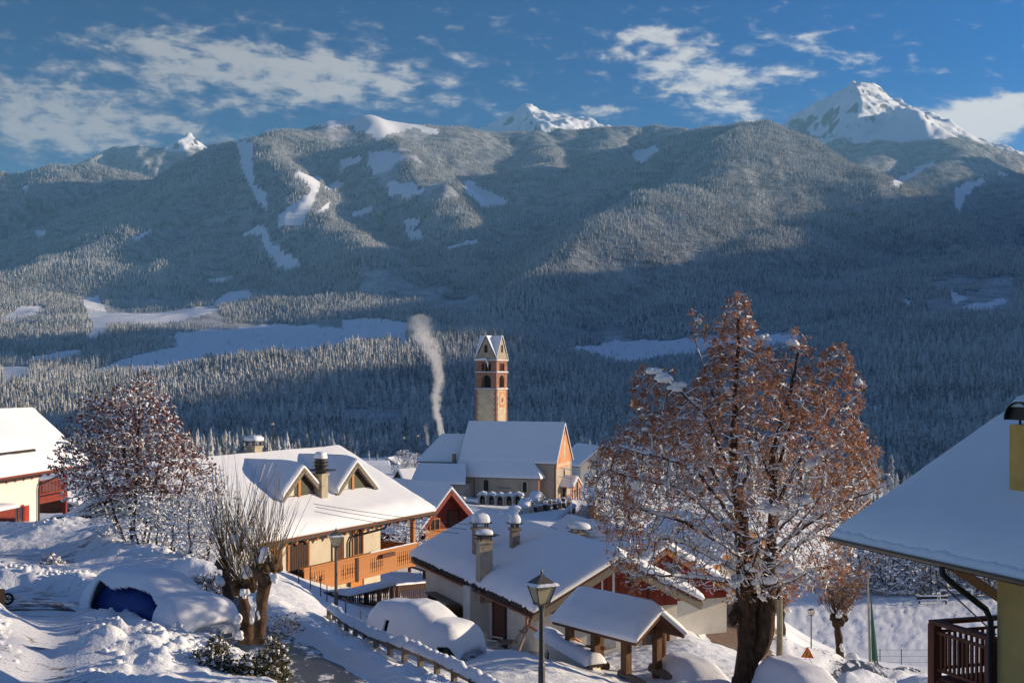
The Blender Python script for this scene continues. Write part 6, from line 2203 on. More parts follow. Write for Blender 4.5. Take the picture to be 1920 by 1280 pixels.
def car(label, x, y, z, rot, L_, W_, H_, paint, depth=0.16, gaps=(), seed=1, name='car', hood=0.62, sink=0.0, cat='car'):
    t = thing(name, label, cat, (x, y, z), rot)
    rr = random.Random(seed)
    st = np.linspace(-1, 1, 33)

    def top(s):
        # rear at -1, nose at +1
        return np.interp(s, [-1, -0.97, -0.72, -0.1, 0.12, 0.48, 0.9, 1.0], [0.50, 0.66, 0.97, 1.0, 0.98, hood + 0.04, hood - 0.05, hood - 0.2]) * H_

    def shell(off, z0, nth, grow=0.0, cut=None, noise=0.0):
        vs, fs = [], []
        n = len(st)
        for i, s in enumerate(st):
            e = max(0.0, 1 - abs(s) ** 14) ** 0.5 if abs(s) < 1 else 0.0
            e = math.sqrt(max(0.0, 1 - (max(0.0, abs(s) - 0.72) / 0.28) ** 2.4))
            w = (W_ / 2 + off) * (0.62 + 0.38 * e)
            zt = (top(s) + off * (1.3 if grow else 0)) * (0.45 + 0.55 * e)
            for k in range(nth):
                th = math.pi * k / (nth - 1)
                c_, s_ = math.cos(th), math.sin(th)
                yy = w * math.copysign(abs(c_) ** 0.42, c_)
                zz = z0 + (zt - z0) * max(s_, 0) ** 0.50
                tum = 1 - 0.16 * max(0, (zz - 0.6 * H_) / (0.4 * H_))
                xx = s * (L_ / 2 + off)
                if noise:
                    f = float(fbm(np.array([xx * 0.9 + seed]), np.array([yy * 0.9 + zz]), 3)[0])
                    zz += noise * f
                    yy *= 1 + 0.06 * f
                vs.append((xx, yy * tum, zz))
        for i in range(n - 1):
            for k in range(nth - 1):
                a = (i * nth + k, i * nth + k + 1, (i + 1) * nth + k + 1, (i + 1) * nth + k)
                if cut and cut((st[i] + st[i + 1]) / 2, (k + 0.5) / (nth - 1)):
                    continue
                fs.append(a)
        for i0, rev in ((0, True), (n - 1, False)):
            if cut and i0 == 0 and cut(-1.2, 0.5):
                continue
            if cut and i0 == n - 1 and cut(1.2, 0.5):
                continue
            ring = [i0 * nth + k for k in range(nth)]
            fs.append(tuple(ring if rev else ring[::-1]))
        return MB().add(vs, fs)
    shell(0.0, 0.22, 17).obj('body', M[paint], t, smooth=True)
    MB().box(-L_ / 2 - 0.04, -L_ / 2 + 0.25, -W_ / 2 + 0.05, W_ / 2 - 0.05, 0.28, 0.52).box(L_ / 2 - 0.25, L_ / 2 + 0.04, -W_ / 2 + 0.05, W_ / 2 - 0.05, 0.25, 0.48).obj('bumper', M['black'], t)
    for sx_ in (-0.31, 0.32):
        for sy_ in (-1, 1):
            w_ = MB()
            w_.lathe([(0.19, -0.09), (0.29, -0.09), (0.31, -0.05), (0.31, 0.05), (0.29, 0.09), (0.19, 0.09)], 16)
            wo = w_.obj('wheel', M['tyre'], t)
            wo.location = (sx_ * L_, sy_ * (W_ / 2 - 0.08), 0.31)
            wo.rotation_euler = (math.pi / 2, 0, 0)
            MB().lathe([(0.04, -0.095), (0.18, -0.085), (0.19, 0), (0.18, 0.085), (0.04, 0.095)], 12).obj('rim', M['steel'], wo)
    for sy_ in (-1, 1) if paint != 'blue_tarp' else ():
        MB().prism([(-0.30 * L_, sy_ * (W_ / 2 * 0.985 + 0.004), 0.62 * H_), (0.13 * L_, sy_ * (W_ / 2 * 0.985 + 0.004), 0.62 * H_), (0.04 * L_, sy_ * W_ / 2 * 0.90, 0.88 * H_), (-0.27 * L_, sy_ * W_ / 2 * 0.90, 0.88 * H_)], (0, sy_ * 0.02, 0)).obj('window', M['glass'], t)

    def cut(s, v):
        for s0, s1, v0, v1 in gaps:
            wob = 0.035 * math.sin(s * 5 + seed) + 0.012 * math.sin(s * 13)
            if s0 < s < s1 and v0 + (wob if v0 > 0 else 0) < v < v1 + (wob if v1 < 1 else 0):
                return True
        return False
    st2 = st
    st = np.linspace(-1, 1, 97)
    so = shell(depth, 0.05, 61, 1.0, cut, 0.07).obj('snow_cover', M['snow'], t, smooth=True)
    md_ = so.modifiers.new('thickness', 'SOLIDIFY')
    md_.thickness = -0.09
    md_.offset = -1
    return t


cx_, cy_ = (296 - 960) / F * 34.0, 34.0
car('car under a deep snow cover with its bright blue tarpaulin showing at the side', cx_, cy_, P(296, 1170, 34).z - 0.24, math.radians(-38), 4.1, 1.65, 1.35, 'blue_tarp', 0.20,
    ((-0.66, 0.56, 0.765, 0.985),), 3)
cx_, cy_ = (792 - 960) / F * 40.5, 40.5
car('dark green small car almost buried in snow behind the wooden guard rail', cx_, cy_, P(792, 1238, 40.5).z - 0.1, math.radians(-33), 3.3, 1.5, 1.62, 'green_paint', 0.22,
    ((0.70, 0.96, 0.86, 0.97), (-0.92, -0.80, 0.70, 0.93), (-0.42, -0.33, 0.80, 0.95), (-0.40, -0.26, 0.955, 0.99)), 5, hood=0.70)
car('snow buried car left of the big lime trunk with its dark grille showing', (1308 - 960) / F * 39, 39, -(1236 - 700) / F * 39 - 1.5, math.radians(-70), 3.0, 1.25, 1.15, 'black', 0.20, ((0.90, 1.0, 0.45, 0.56), (0.72, 0.82, 0.86, 0.93)), 8)
car('snow buried car right of the big lime trunk, a smooth white mound', (1503 - 960) / F * 37, 36.5, -(1240 - 700) / F * 37 - 1.68, math.radians(-72), 3.3, 1.3, 1.30, 'black', 0.26, ((0.86, 0.98, 0.86, 0.94),), 9)

# ------------------------------------------------------------------ wooden guard rail along the street
gr_pts = [P(621, 1146, 40), P(650, 1168, 37.5), P(700, 1196, 35), P(770, 1220, 32.8), P(830, 1246, 31.2), P(885, 1274, 29.8), P(960, 1316, 28)]
gr = thing('guard_rail', 'wooden guard rail with a thick ridge of snow curving down beside the street', 'guard rail', (gr_pts[0].x, gr_pts[0].y, gr_pts[0].z - 0.5))
o0 = gr.location.copy()
loc = [p - o0 + Vector((0, 0, 0.12)) for p in gr_pts]
rail_b = MB()
for a, b_ in zip(loc[:-1], loc[1:]):
    rail_b.beam(a - Vector((0, 0, 0.10)), b_ - Vector((0, 0, 0.10)), 0.11, 0.17)
rail_b.obj('rail', M['grey_wood'], gr)
dd = [0]
for a, b_ in zip(loc[:-1], loc[1:]):
    dd.append(dd[-1] + (b_ - a).length)
post = MB().box(-0.075, 0.075, -0.055, 0.055, -0.9, 0.06).obj('post', M['grey_wood'], gr)
k, s = 0, 0.05
while s < dd[-1]:
    j = max(i for i in range(len(dd) - 1) if dd[i] <= s)
    f = (s - dd[j]) / (dd[j + 1] - dd[j])
    p = loc[j].lerp(loc[j + 1], f)
    d_ = loc[j + 1] - loc[j]
    an = math.atan2(d_.y, d_.x)
    off = Vector((math.sin(an), -math.cos(an), 0)) * 0.085
    q_ = post if k == 0 else like(post, 'post', gr)
    q_.location = p + off - Vector((0, 0, 0.09))
    q_.rotation_euler = (0, 0, an)
    k += 1
    s += 0.95
snow_strip('rail_snow', gr, [p - Vector((0, 0, 0.02)) for p in loc], 0.28, 0.17, seed=12, step=0.05, lump=0.55)

# ------------------------------------------------------------------ dark board fence below the chalet
A_, B_ = P(612, 1110, 55), P(806, 1092, 61.5)
fz0 = P(612, 1146, 55).z
fn = thing('fence', 'dark brown board fence with carved gaps and a snow covered top board', 'fence', (A_.x, A_.y, fz0), math.atan2(B_.y - A_.y, B_.x - A_.x))
Lf = (Vector((B_.x - A_.x, B_.y - A_.y))).length
slope = (B_.z - A_.z) / Lf
hf = A_.z - fz0
nbf = int(Lf / 0.155)
bm_ = None
for k in range(nbf):
    x = (k + 0.5) * Lf / nbf
    cut = k % 3 != 2
    z0, z1_ = -0.25, hf
    hw = Lf / nbf / 2 - 0.012
    if k == 0:
        c = hf / 2
        pr = [(hw, z0), (hw, c - 0.26), (hw - 0.02, c - 0.2), (hw - 0.045, c - 0.1), (hw - 0.02, c - 0.03), (hw - 0.05, c + 0.06), (hw - 0.02, c + 0.15), (hw, c + 0.2), (hw, z1_)]
        bcut = MB().prism([(x_, 0, z) for x_, z in pr] + [(-x_, 0, z) for x_, z in reversed(pr)], (0, -0.03, 0)).obj('board', M['dark_wood'], fn)
        bcut.location = (x, 0, slope * x)
        bpl = MB().box(-hw, hw, -0.03, 0, z0, z1_).obj('board', M['dark_wood'], fn)
        bpl.location = (Lf - 0.02, 0.01, slope * Lf)
    else:
        like(bcut if cut else bpl, 'board', fn, (x, 0, slope * x))
MB().beam((0, 0.05, hf - 0.12), (Lf, 0.05, hf - 0.12 + slope * Lf), 0.06, 0.1).beam((0, 0.05, 0.12), (Lf, 0.05, 0.12 + slope * Lf), 0.06, 0.1).beam((-0.1, 0.0, hf + 0.02), (Lf, 0.0, hf + 0.02 + slope * Lf), 0.16, 0.04).obj('rail', M['dark_wood'], fn)
for x in (0.05, Lf * 0.36, Lf * 0.66, Lf - 0.05):
    MB().box(x - 0.07, x + 0.07, -0.08, 0.1, -0.5 + slope * x, hf + 0.05 + slope * x).obj('post', M['dark_wood'], fn)
snow_strip('top_snow', fn, [(-0.1, 0.0, hf + 0.04), (Lf, 0.0, hf + 0.04 + slope * Lf)], 0.2, 0.07, seed=6, step=0.1)
tb = thing('table', 'long garden table under smooth blue shaded snow behind the board fence', 'table', (A_.x + 1.4, A_.y + 1.0, fz0), fn.rotation_euler[2])
MB().box(-1.4, 1.9, -0.45, 0.45, hf - 0.12, hf - 0.06).obj('tabletop', M['grey_wood'], tb)
for x, y in ((-1.2, -0.35), (-1.2, 0.35), (1.7, -0.35), (1.7, 0.35)):
    MB().box(x - 0.05, x + 0.05, y - 0.05, y + 0.05, -0.4, hf - 0.12).obj('leg', M['grey_wood'], tb)
snow_strip('snow_cover', tb, [(-1.5, 0, hf - 0.06), (2.0, 0, hf - 0.04)], 0.95, 0.14, seed=4, lump=0.1)
sk = ['by the arched chalet door', 'left of the lamp post', 'at the foot of the lamp post', 'right of the lamp post', 'nearest the green car', 'on the bank under the balcony', 'midway down the slope under the balcony']
for i, (px, y0, y1, Y) in enumerate(((582, 1062, 1098, 52), (601, 1080, 1112, 51), (648, 1122, 1142, 46), (676, 1144, 1166, 43.5), (688, 1154, 1176, 42.5), (560, 1050, 1085, 53), (613, 1096, 1124, 49))):
    a, b_ = P(px, y0, Y), P(px, y1 + 8, Y)
    t = MB().tube([(0, 0, -0.3), (0, 0, a.z - b_.z)], 0.022, 6).obj('stake', M['gutter'])
    t.location = b_
    tag(t, 'thin dark stake in the snow ' + sk[i], 'stake', 'thin stakes on the snowy bank')
lf_ = thing('log_fence', 'two rail log fence across the yard beside the chalet', 'fence', P(728, 1066, 78), 0.0)
o_ = lf_.location.copy()
for a, b_ in (((735, 1044, 80), (806, 1062, 74)), ((748, 1054, 79), (806, 1072, 74))):
    MB().tube([P(*a) - o_, P(*b_) - o_], 0.10, 8).obj('rail', M['brown_wood'], lf_)
    snow_strip('rail_snow', lf_, [P(*a) - o_ + Vector((0, 0, 0.08)), P(*b_) - o_ + Vector((0, 0, 0.08))], 0.16, 0.09, seed=2)
for px, Y in ((742, 79.6), (768, 77.5), (796, 75)):
    p = P(px, 1046 + (px - 735) * 0.25, Y) - o_
    MB().tube([p + Vector((0, 0, 0.2)), p - Vector((0, 0, 1.3))], 0.11, 8).obj('post', M['brown_wood'], lf_)
sw = thing('metal_frame', 'thin dark metal frame with splayed legs in the chalet yard', 'frame', P(758, 1072, 77))
for x in (-0.6, 1.2):
    MB().tube([(x - 0.25, -0.3, -0.1), (x, 0, 1.25), (x + 0.1, 0.4, -0.1)], 0.022, 6).obj('leg', M['gutter'], sw)
MB().tube([(-0.6, 0, 1.25), (1.2, 0, 1.25)], 0.025, 6).obj('crossbar', M['gutter'], sw)

# ------------------------------------------------------------------ roofed trough stand
E = P(1194, 1206, 38)
RG = math.atan2(-0.814, 0.58)
dG, pG = Vector((0.58, -0.814, 0)), Vector((0.814, 0.58, 0))
cG = E - dG * 2.05 + pG * 0.95
zg = P(1200, 1290, 38).z - 0.15
ki = thing('roofed_stand', 'small open timber stand with a thick snow roof on four posts', 'shelter', (cG.x, cG.y, zg), RG)
ze = E.z - zg
zr = ze + 0.80 - 0.05
gable_roof(ki, -2.05, 2.05, 0.98, ze, zr, T=0.36, th=0.07, r=0.42, seed=121, roof_mat='brown_wood', nx=24)
for x in (-1.6, -0.3, 1.2):
    for y in (-0.62, 0.62):
        MB().box(x - 0.11, x + 0.11, y - 0.11, y + 0.11, -0.4, ze + 0.16).obj('post', M['old_wood'], ki)
MB().beam((-1.9, -0.62, ze + 0.2), (1.9, -0.62, ze + 0.2), 0.14, 0.16).beam((-1.9, 0.62, ze + 0.2), (1.9, 0.62, ze + 0.2), 0.14, 0.16).obj('wall_plate', M['old_wood'], ki)
for x in (-1.6, 1.2):
    MB().beam((x, -0.75, ze + 0.08), (x, 0.75, ze + 0.08), 0.13, 0.16).obj('tie_beam', M['old_wood'], ki)
MB().beam((-1.5, -0.3, ze - 0.75), (-0.2, -0.3, ze - 0.62), 0.1, 0.1).obj('crank_bar', M['brown_wood'], ki)
MB().tube([(-1.85, -0.3, ze - 0.78), (-1.4, -0.3, ze - 0.74)], 0.03, 6).tube([(-1.85, -0.3, ze - 0.78), (-1.85, -0.3, ze - 0.5)], 0.03, 6).obj('crank', M['gutter'], ki)
for y in (-0.62, 0.62):
    MB().tube([(0.9, y, 0.35), (2.55, y, 0.12)], 0.13, 10).obj('ground_log', M['grey_wood'], ki)
MB().tube([(-1.7, -0.1, 0.2), (-0.6, 0.1, 0.15)], 0.16, 10).obj('fallen_log', M['old_wood'], ki)
MB().beam((2.0, -0.98, ze - 0.03), (2.0, 0, zr - 0.06), 0.05, 0.12).beam((2.0, 0.98, ze - 0.03), (2.0, 0, zr - 0.06), 0.05, 0.12).obj('bargeboard', M['brown_wood'], ki)
pw = P(1243, 1290, 41)
tp_ = MB().tube([(0, 0, -0.3), (0, 0, 2.2)], 0.12, 10).obj('timber_post', M['old_wood'])
tp_.location = (pw.x, pw.y, pw.z)
tag(tp_, 'mossy round post standing between the timber stand and the house wall', 'post')
# sloping snow-topped parapet and net in front of the gable
rp = thing('ramp_wall', 'sloping low wall under a strip of snow before the cream gable', 'wall', P(1027, 1215, 42))
o_ = rp.location.copy()
a, b_ = P(1010, 1194, 42.4) - o_, P(1112, 1252, 39.6) - o_
MB().prism([a, b_, b_ - Vector((0, 0, 1.2)), a - Vector((0, 0, 1.6))], (0.25, 0.3, 0)).obj('masonry', M['white_wall'], rp)
MB().beam(a + Vector((0.1, 0.12, 0.03)), b_ + Vector((0.1, 0.12, 0.03)), 0.5, 0.10).obj('coping', M['dark_wood'], rp)
snow_strip('snow_cap', rp, [a + Vector((0.15, 0.15, 0.08)), b_ + Vector((0.15, 0.15, 0.08))], 0.75, 0.32, seed=8, lump=0.1)
nt = thing('net_fence', 'low sagging mesh fence in the snow by the nearest lamp', 'fence', P(960, 1228, 41.5))
o_ = nt.location.copy()
na, nb_, nh = P(938, 1216, 41.5) - o_, P(1030, 1222, 41) - o_, 0.45
b = MB()
for k in range(26):
    t0 = k / 26
    b.tube([na.lerp(nb_, t0), na.lerp(nb_, min(1, t0 + 0.12)) - Vector((0, 0, nh))], 0.008, 3, False)
    b.tube([na.lerp(nb_, min(1, t0 + 0.12)), na.lerp(nb_, t0) - Vector((0, 0, nh))], 0.008, 3, False)
b.obj('mesh', M['gutter'], nt)
for t0 in (0.2, 0.97):
    MB().tube([na.lerp(nb_, t0) + Vector((0, 0, 0.08)), na.lerp(nb_, t0) - Vector((0, 0, 0.7))], 0.018, 6).obj('post', M['gutter'], nt)

# ------------------------------------------------------------------ lower street, pitch and poles
pl_ = P(1462, 1222, 72)
cp = MB().tube([(0, 0, -0.5), (0, 0, 4.3)], [0.20, 0.13], 10).obj('concrete_pole', M['concrete'])
cp.location = pl_
tag(cp, 'bare concrete pole right of the big lime trunk', 'pole')
sg = thing('warning_sign', 'red bordered triangular road works sign standing in the snow bank', 'road sign', P(1514, 1236, 79), -0.35)
s_ = 0.40
MB().prism([(-s_, 0, 0.12), (s_, 0, 0.12), (0, 0, 0.12 + s_ * 1.73)], (0, 0.02, 0)).obj('plate', M['sign_red'], sg)
q_ = s_ * 0.66
zc_ = 0.12 + s_ * 0.577
MB().prism([(-q_, -0.004, zc_ - q_ * 0.577), (q_, -0.004, zc_ - q_ * 0.577), (0, -0.004, zc_ + q_ * 1.155)], (0, 0.003, 0)).obj('face', M['sign_yellow'], sg)
fg = MB()
fg.cur = 0
fg.lathe([(0.012, 0.0), (0.035, 0.035), (0.012, 0.07)], 8, (-0.02, -0.015, zc_ + 0.14))
fg.beam((-0.03, -0.012, zc_ + 0.14), (-0.06, -0.012, zc_ - 0.02), 0.05, 0.012, (0, 1, 0)).beam((-0.06, -0.012, zc_ - 0.02), (-0.13, -0.012, zc_ - 0.14), 0.03, 0.012, (0, 1, 0)).beam((-0.06, -0.012, zc_ - 0.02), (-0.0, -0.012, zc_ - 0.14), 0.03, 0.012, (0, 1, 0))
fg.beam((-0.04, -0.012, zc_ + 0.10), (0.12, -0.012, zc_ - 0.08), 0.02, 0.012, (0, 1, 0))
fg.prism([(0.06, -0.010, zc_ - 0.15), (0.22, -0.010, zc_ - 0.15), (0.14, -0.010, zc_ - 0.07)], (0, -0.006, 0))
fg.obj('symbol', M['black'], sg)
MB().beam((-0.3, 0.05, -0.3), (0, 0.05, 0.3), 0.03, 0.03).beam((0.3, 0.05, -0.3), (0, 0.05, 0.3), 0.03, 0.03).obj('stand', M['steel'], sg)
zp = -32.2
goal = thing('goal', 'white football goal on the trodden snowy pitch', 'goal', P(1793, 1131, 178), 0.12)
goal.location.z = zp
for x in (-2.35, 2.35):
    MB().tube([(x, 0, -0.2), (x, 0, 2.1)], 0.07, 8).obj('goalpost', M['white_paint'], goal)
    MB().tube([(x, 0, 2.1), (x, 1.3, 0.1)], 0.04, 6).obj('stay', M['white_paint'], goal)
MB().tube([(-2.35, 0, 2.1), (2.35, 0, 2.1)], 0.07, 8).obj('crossbar', M['white_paint'], goal)
snow_strip('bar_snow', goal, [(-2.4, 0, 2.15), (2.4, 0, 2.15)], 0.16, 0.12, seed=1)
pb = thing('bench', 'snow covered bench beside the football goal', 'bench', P(1749, 1133, 179), 0.05)
pb.location.z = zp
MB().box(-2.2, 2.2, -0.2, 0.2, 0.42, 0.5).obj('seat', M['dark_wood'], pb)
MB().box(-2.2, 2.2, 0.22, 0.28, 0.6, 1.05).obj('backrest', M['dark_wood'], pb)
for x in (-1.9, 1.9):
    MB().box(x - 0.05, x + 0.05, -0.18, 0.25, -0.1, 0.42).obj('leg', M['gutter'], pb)
snow_strip('seat_snow', pb, [(-2.2, 0, 0.5), (2.2, 0, 0.5)], 0.4, 0.18, seed=3)
snow_strip('back_snow', pb, [(-2.2, 0.25, 1.05), (2.2, 0.25, 1.05)], 0.18, 0.16, seed=4)
bf = thing('ball_fence', 'tall dark post and wire ball fence along the far side of the pitch', 'fence', (50, 185, zp))
xs_ = [(px - 960) / F * 185 - 50 for px in (1660, 1702, 1745, 1788, 1831, 1874, 1917)]
po_ = MB().tube([(0, 0, -0.6), (0, 0, 6.6)], 0.055, 6).obj('post', M['gutter'], bf)
po_.location = (xs_[0], 0, 0)
for x in xs_[1:]:
    like(po_, 'post', bf, (x, 0, 0))
for z in (0.3, 2.4, 4.5, 6.5):
    MB().tube([(xs_[0], 0, z), (xs_[-1], 0, z)], 0.018, 4).obj('wire', M['wire'], bf)
gp = thing('net_pole', 'tall pole with a green rolled net at the corner of the pitch', 'pole', P(1632, 1255, 120))
MB().tube([(0, 0, -0.5), (-0.25, 0, 8.6)], [0.13, 0.08], 8).obj('pole', M['concrete'], gp)
MB().tube([(0.55, 0.1, -0.4), (0.35, 0.1, 2.5), (0.06, 0.05, 6.8)], [0.34, 0.24, 0.05], 8).obj('net', M['green_net'], gp)
MB().tube([(0.5, 0, 0.6), (1.4, 0, -0.3)], 0.04, 6).obj('stay', M['gutter'], gp)
fp = thing('wire_fence', 'thin wire fence with a short post along the near side of the pitch', 'fence', P(1690, 1250, 134))
o_ = fp.location.copy()
for i, px in enumerate((1650, 1690, 1745, 1800)):
    p = P(px, 1250, 134) - o_
    MB().tube([p - Vector((0, 0, 0.5)), p + Vector((0, 0, 1.9))], 0.05, 6).obj('post', M['gutter'], fp)
for z in (0.5, 1.15, 1.8):
    MB().tube([P(1640, 1250, 134) - o_ + Vector((0, 0, z)), P(1850, 1250, 134) - o_ + Vector((0, 0, z))], 0.014, 4).obj('wire', M['wire'], fp)
bo_ = thing('bollard', 'snow capped bollard like a white cone beside the small pollard tree', 'bollard', P(1597, 1252, 88))
MB().lathe([(0.3, -0.3), (0.28, 0.4), (0.2, 0.5)], 10).obj('post', M['concrete'], bo_)
snow_cap(bo_, (0, 0, 0.2), 0.48, 0.48, 0.85)
# left edge
lp = P(2, 1142, 33)
wp_ = MB().tube([(0, 0, -0.4), (0, 0, 0.52)], 0.095, 10).obj('wooden_post', M['larch'])
wp_.location = lp
tag(wp_, 'short round wooden post cut by the left edge of the photo', 'post')
wl = thing('cart_wheel', 'small dark cart wheel lying by the wooden post at the left edge', 'wheel', P(14, 1122, 33.4), 0.6)
MB().tube([(0.13 * math.cos(t), 0, 0.13 * math.sin(t)) for t in np.linspace(0, 2 * math.pi, 17)], 0.035, 6).obj('tyre', M['tyre'], wl)
for k in range(3):
    t_ = k * math.pi / 3
    MB().beam((-0.12 * math.cos(t_), 0, -0.12 * math.sin(t_)), (0.12 * math.cos(t_), 0, 0.12 * math.sin(t_)), 0.02, 0.02).obj('spoke', M['gutter'], wl)
br = thing('timber_barrier', 'dark timber barrier with snow on top and a small blue and red sign', 'barrier', P(135, 990, 57))
o_ = br.location.copy()
a, b_ = P(97, 973, 58) - o_, P(175, 966, 56.5) - o_
MB().beam(a, b_, 0.14, 0.22).obj('beam', M['dark_wood'], br)
for p in (P(100, 975, 58) - o_, P(173, 968, 56.5) - o_):
    MB().box(p.x - 0.1, p.x + 0.1, p.y - 0.08, p.y + 0.08, -0.6, p.z + 0.05).obj('post', M['dark_wood'], br)
snow_strip('beam_snow', br, [a + Vector((0, 0, 0.1)), b_ + Vector((0, 0, 0.1))], 0.2, 0.08, seed=2)
s0 = P(151, 971, 57) - o_
MB().box(s0.x - 0.16, s0.x + 0.16, s0.y - 0.12, s0.y - 0.09, s0.z - 0.10, s0.z + 0.10).obj('sign', M['blue_paint'], br)
MB().box(s0.x - 0.15, s0.x - 0.03, s0.y - 0.125, s0.y - 0.121, s0.z - 0.08, s0.z + 0.08).obj('sign_emblem', M['sign_red'], br)
# wires
for i, (a, b_, sag, lab) in enumerate(((P(588, 944, 54), P(1250, 1000, 60), 0.35, 'topmost of three thin cables crossing in front of the chalet roof'), (P(592, 950, 54), P(1250, 1004, 60), 0.45, 'middle of three thin cables crossing in front of the chalet roof'), (P(590, 958, 54), P(1250, 1010, 60), 0.5, 'lowest of three thin cables crossing in front of the chalet roof'))):
    pts = []
    for k in range(25):
        t = k / 24
        p = a.lerp(b_, t)
        p.z -= 4 * sag * t * (1 - t)
        pts.append(p - a)
    w_ = MB().tube(pts, 0.011, 4, False).obj('cable', M['wire'])
    w_.location = a
    tag(w_, lab, 'cable', 'overhead cables by the chalet')
for i, (px, py0, py1, Y, lab) in enumerate(((511, 796, 840, 320, 'distant lamp post showing above the chalet ridge'), (757, 822, 872, 390, 'distant lamp post in the valley left of the church'), (783, 818, 872, 400, 'distant lamp post nearest the left end of the church'))):
    p = P(px, py1, Y)
    t = thing('lamp_post', lab, 'lamp post', p, 0, 'distant lamp posts')
    hh_ = (py1 - py0) / F * Y
    MB().tube([(0, 0, -1), (0, 0, hh_)], 0.09, 6).obj('pole', M['gutter'], t)
    MB().blob((0, 0, hh_ + 0.2), 0.45, 0.45, 0.35, 8, 4, 0.02, -1).obj('lamp_head', M['lamp_glass'], t)


# ------------------------------------------------------------------ smoke
def smoke(label, pts, dens, seed):
    b = MB()
    P_ = [P(px, py, Y) for px, py, Y, r in pts]
    rs = [r / F * Y for px, py, Y, r in pts]
    o0 = P_[0].copy()
    dd = [0]
    for a, c_ in zip(P_[:-1], P_[1:]):
        dd.append(dd[-1] + (c_ - a).length)
    n = int(dd[-1] / 0.5)
    ts = np.linspace(0, dd[-1], n)
    cs = np.stack([np.interp(ts, dd, [p[i] for p in P_]) for i in range(3)], 1)
    ks = np.ones(5) / 5
    cs = np.stack([np.convolve(np.pad(cs[:, i], 2, 'edge'), ks, 'valid') for i in range(3)], 1)
    rr = np.interp(ts, dd, rs)
    m_ = 16
    vs = []
    for i in range(n):
        for k in range(m_):
            a = 2 * math.pi * k / m_
            f = 1.45 + 0.2 * float(fbm(np.array([math.cos(a) * 1.1 + seed + i * 0.02]), np.array([math.sin(a) * 1.1 + ts[i] / max(rr[i], 0.5) * 0.55 / 1.6]), 3)[0])
            if i in (0, n - 1):
                f *= 0.4
            vs.append((cs[i, 0] - o0.x + rr[i] * f * math.cos(a), cs[i, 1] - o0.y + rr[i] * f * math.sin(a), cs[i, 2] - o0.z))
    fs = []
    for i in range(n - 1):
        for k in range(m_):
            k2 = (k + 1) % m_
            fs.append((i * m_ + k, i * m_ + k2, (i + 1) * m_ + k2, (i + 1) * m_ + k))
    fs.append(tuple(reversed(range(m_))))
    fs.append(tuple(range((n - 1) * m_, n * m_)))
    m2 = bpy.data.materials.new('wood_smoke')
    m2.use_nodes = True
    T = NT(m2.node_tree)
    T.n.remove(T.n['Principled BSDF'])
    pv = T.new('ShaderNodeVolumePrincipled')
    pv.inputs['Color'].default_value = (0.97, 0.96, 0.95, 1)
    pv.inputs['Anisotropy'].default_value = 0.15
    g = T.new('ShaderNodeTexCoord').outputs['Object']
    sz = T.new('ShaderNodeSeparateXYZ')
    T.l.new(g, sz.inputs[0])
    nz = T.noise(g, 0.62, 5, 0.65, 0.6)
    H_ = cs[-1, 2] - cs[0, 2]
    zz = T.m('DIVIDE', sz.outputs[2], H_)

    def curve(vals, lo, hi):
        nd = T.new('ShaderNodeFloatCurve')
        cu = nd.mapping.curves[0]
        for j in range(9):
            i_ = int(np.argmin(np.abs((cs[:, 2] - cs[0, 2]) / H_ - j / 8)))
            v_ = (vals[i_] - lo) / (hi - lo)
            if j in (0, 8):
                cu.points[0 if j == 0 else -1].location = (j / 8, v_)
            else:
                cu.points.new(j / 8, v_)
        nd.mapping.update()
        T.put(nd.inputs['Value'], zz)
        return T.m('MULTIPLY_ADD', nd.outputs[0], hi - lo, lo)
    xo = cs[:, 0] - o0.x
    xa = curve(xo, xo.min() - 0.1, xo.max() + 0.1)
    ra = curve(rr, 0.0, rr.max() + 0.1)
    ex_ = T.m('SUBTRACT', sz.outputs[0], xa)
    r2 = T.m('SQRT', T.m('ADD', T.m('MULTIPLY', ex_, ex_), T.m('MULTIPLY', sz.outputs[1], sz.outputs[1])))
    q_ = T.m('ADD', T.m('DIVIDE', r2, ra), T.m('MULTIPLY_ADD', nz, 2.6, -1.3))
    soft = T.ramp(q_, 0.15, 1.05, 1.0, 0.0)
    thin = T.ramp(zz, 0.0, 1.0, 1.0, 0.10, False)
    T.put(pv.inputs['Density'], T.m('MULTIPLY', T.m('MULTIPLY', soft, dens), thin))
    T.l.new(pv.outputs[0], T.n['Material Output'].inputs['Volume'])
    o = b.add(vs, fs).obj('smoke', m2)
    o.location = o0
    return tag(o, label, 'smoke', kind='thing')


smoke('tall pale plume of smoke rising left of the bell tower', [(828, 822, 262, 4), (824, 790, 262, 9), (814, 750, 262, 11), (824, 705, 262, 13), (815, 665, 262, 17), (796, 632, 262, 26), (785, 606, 262, 28), (788, 585, 262, 18)], 1.15, 3)
smoke('thin low wisp of smoke near the barn left of the church', [(803, 838, 285, 3), (802, 815, 285, 5), (796, 798, 285, 6), (800, 785, 285, 4)], 0.7, 9)
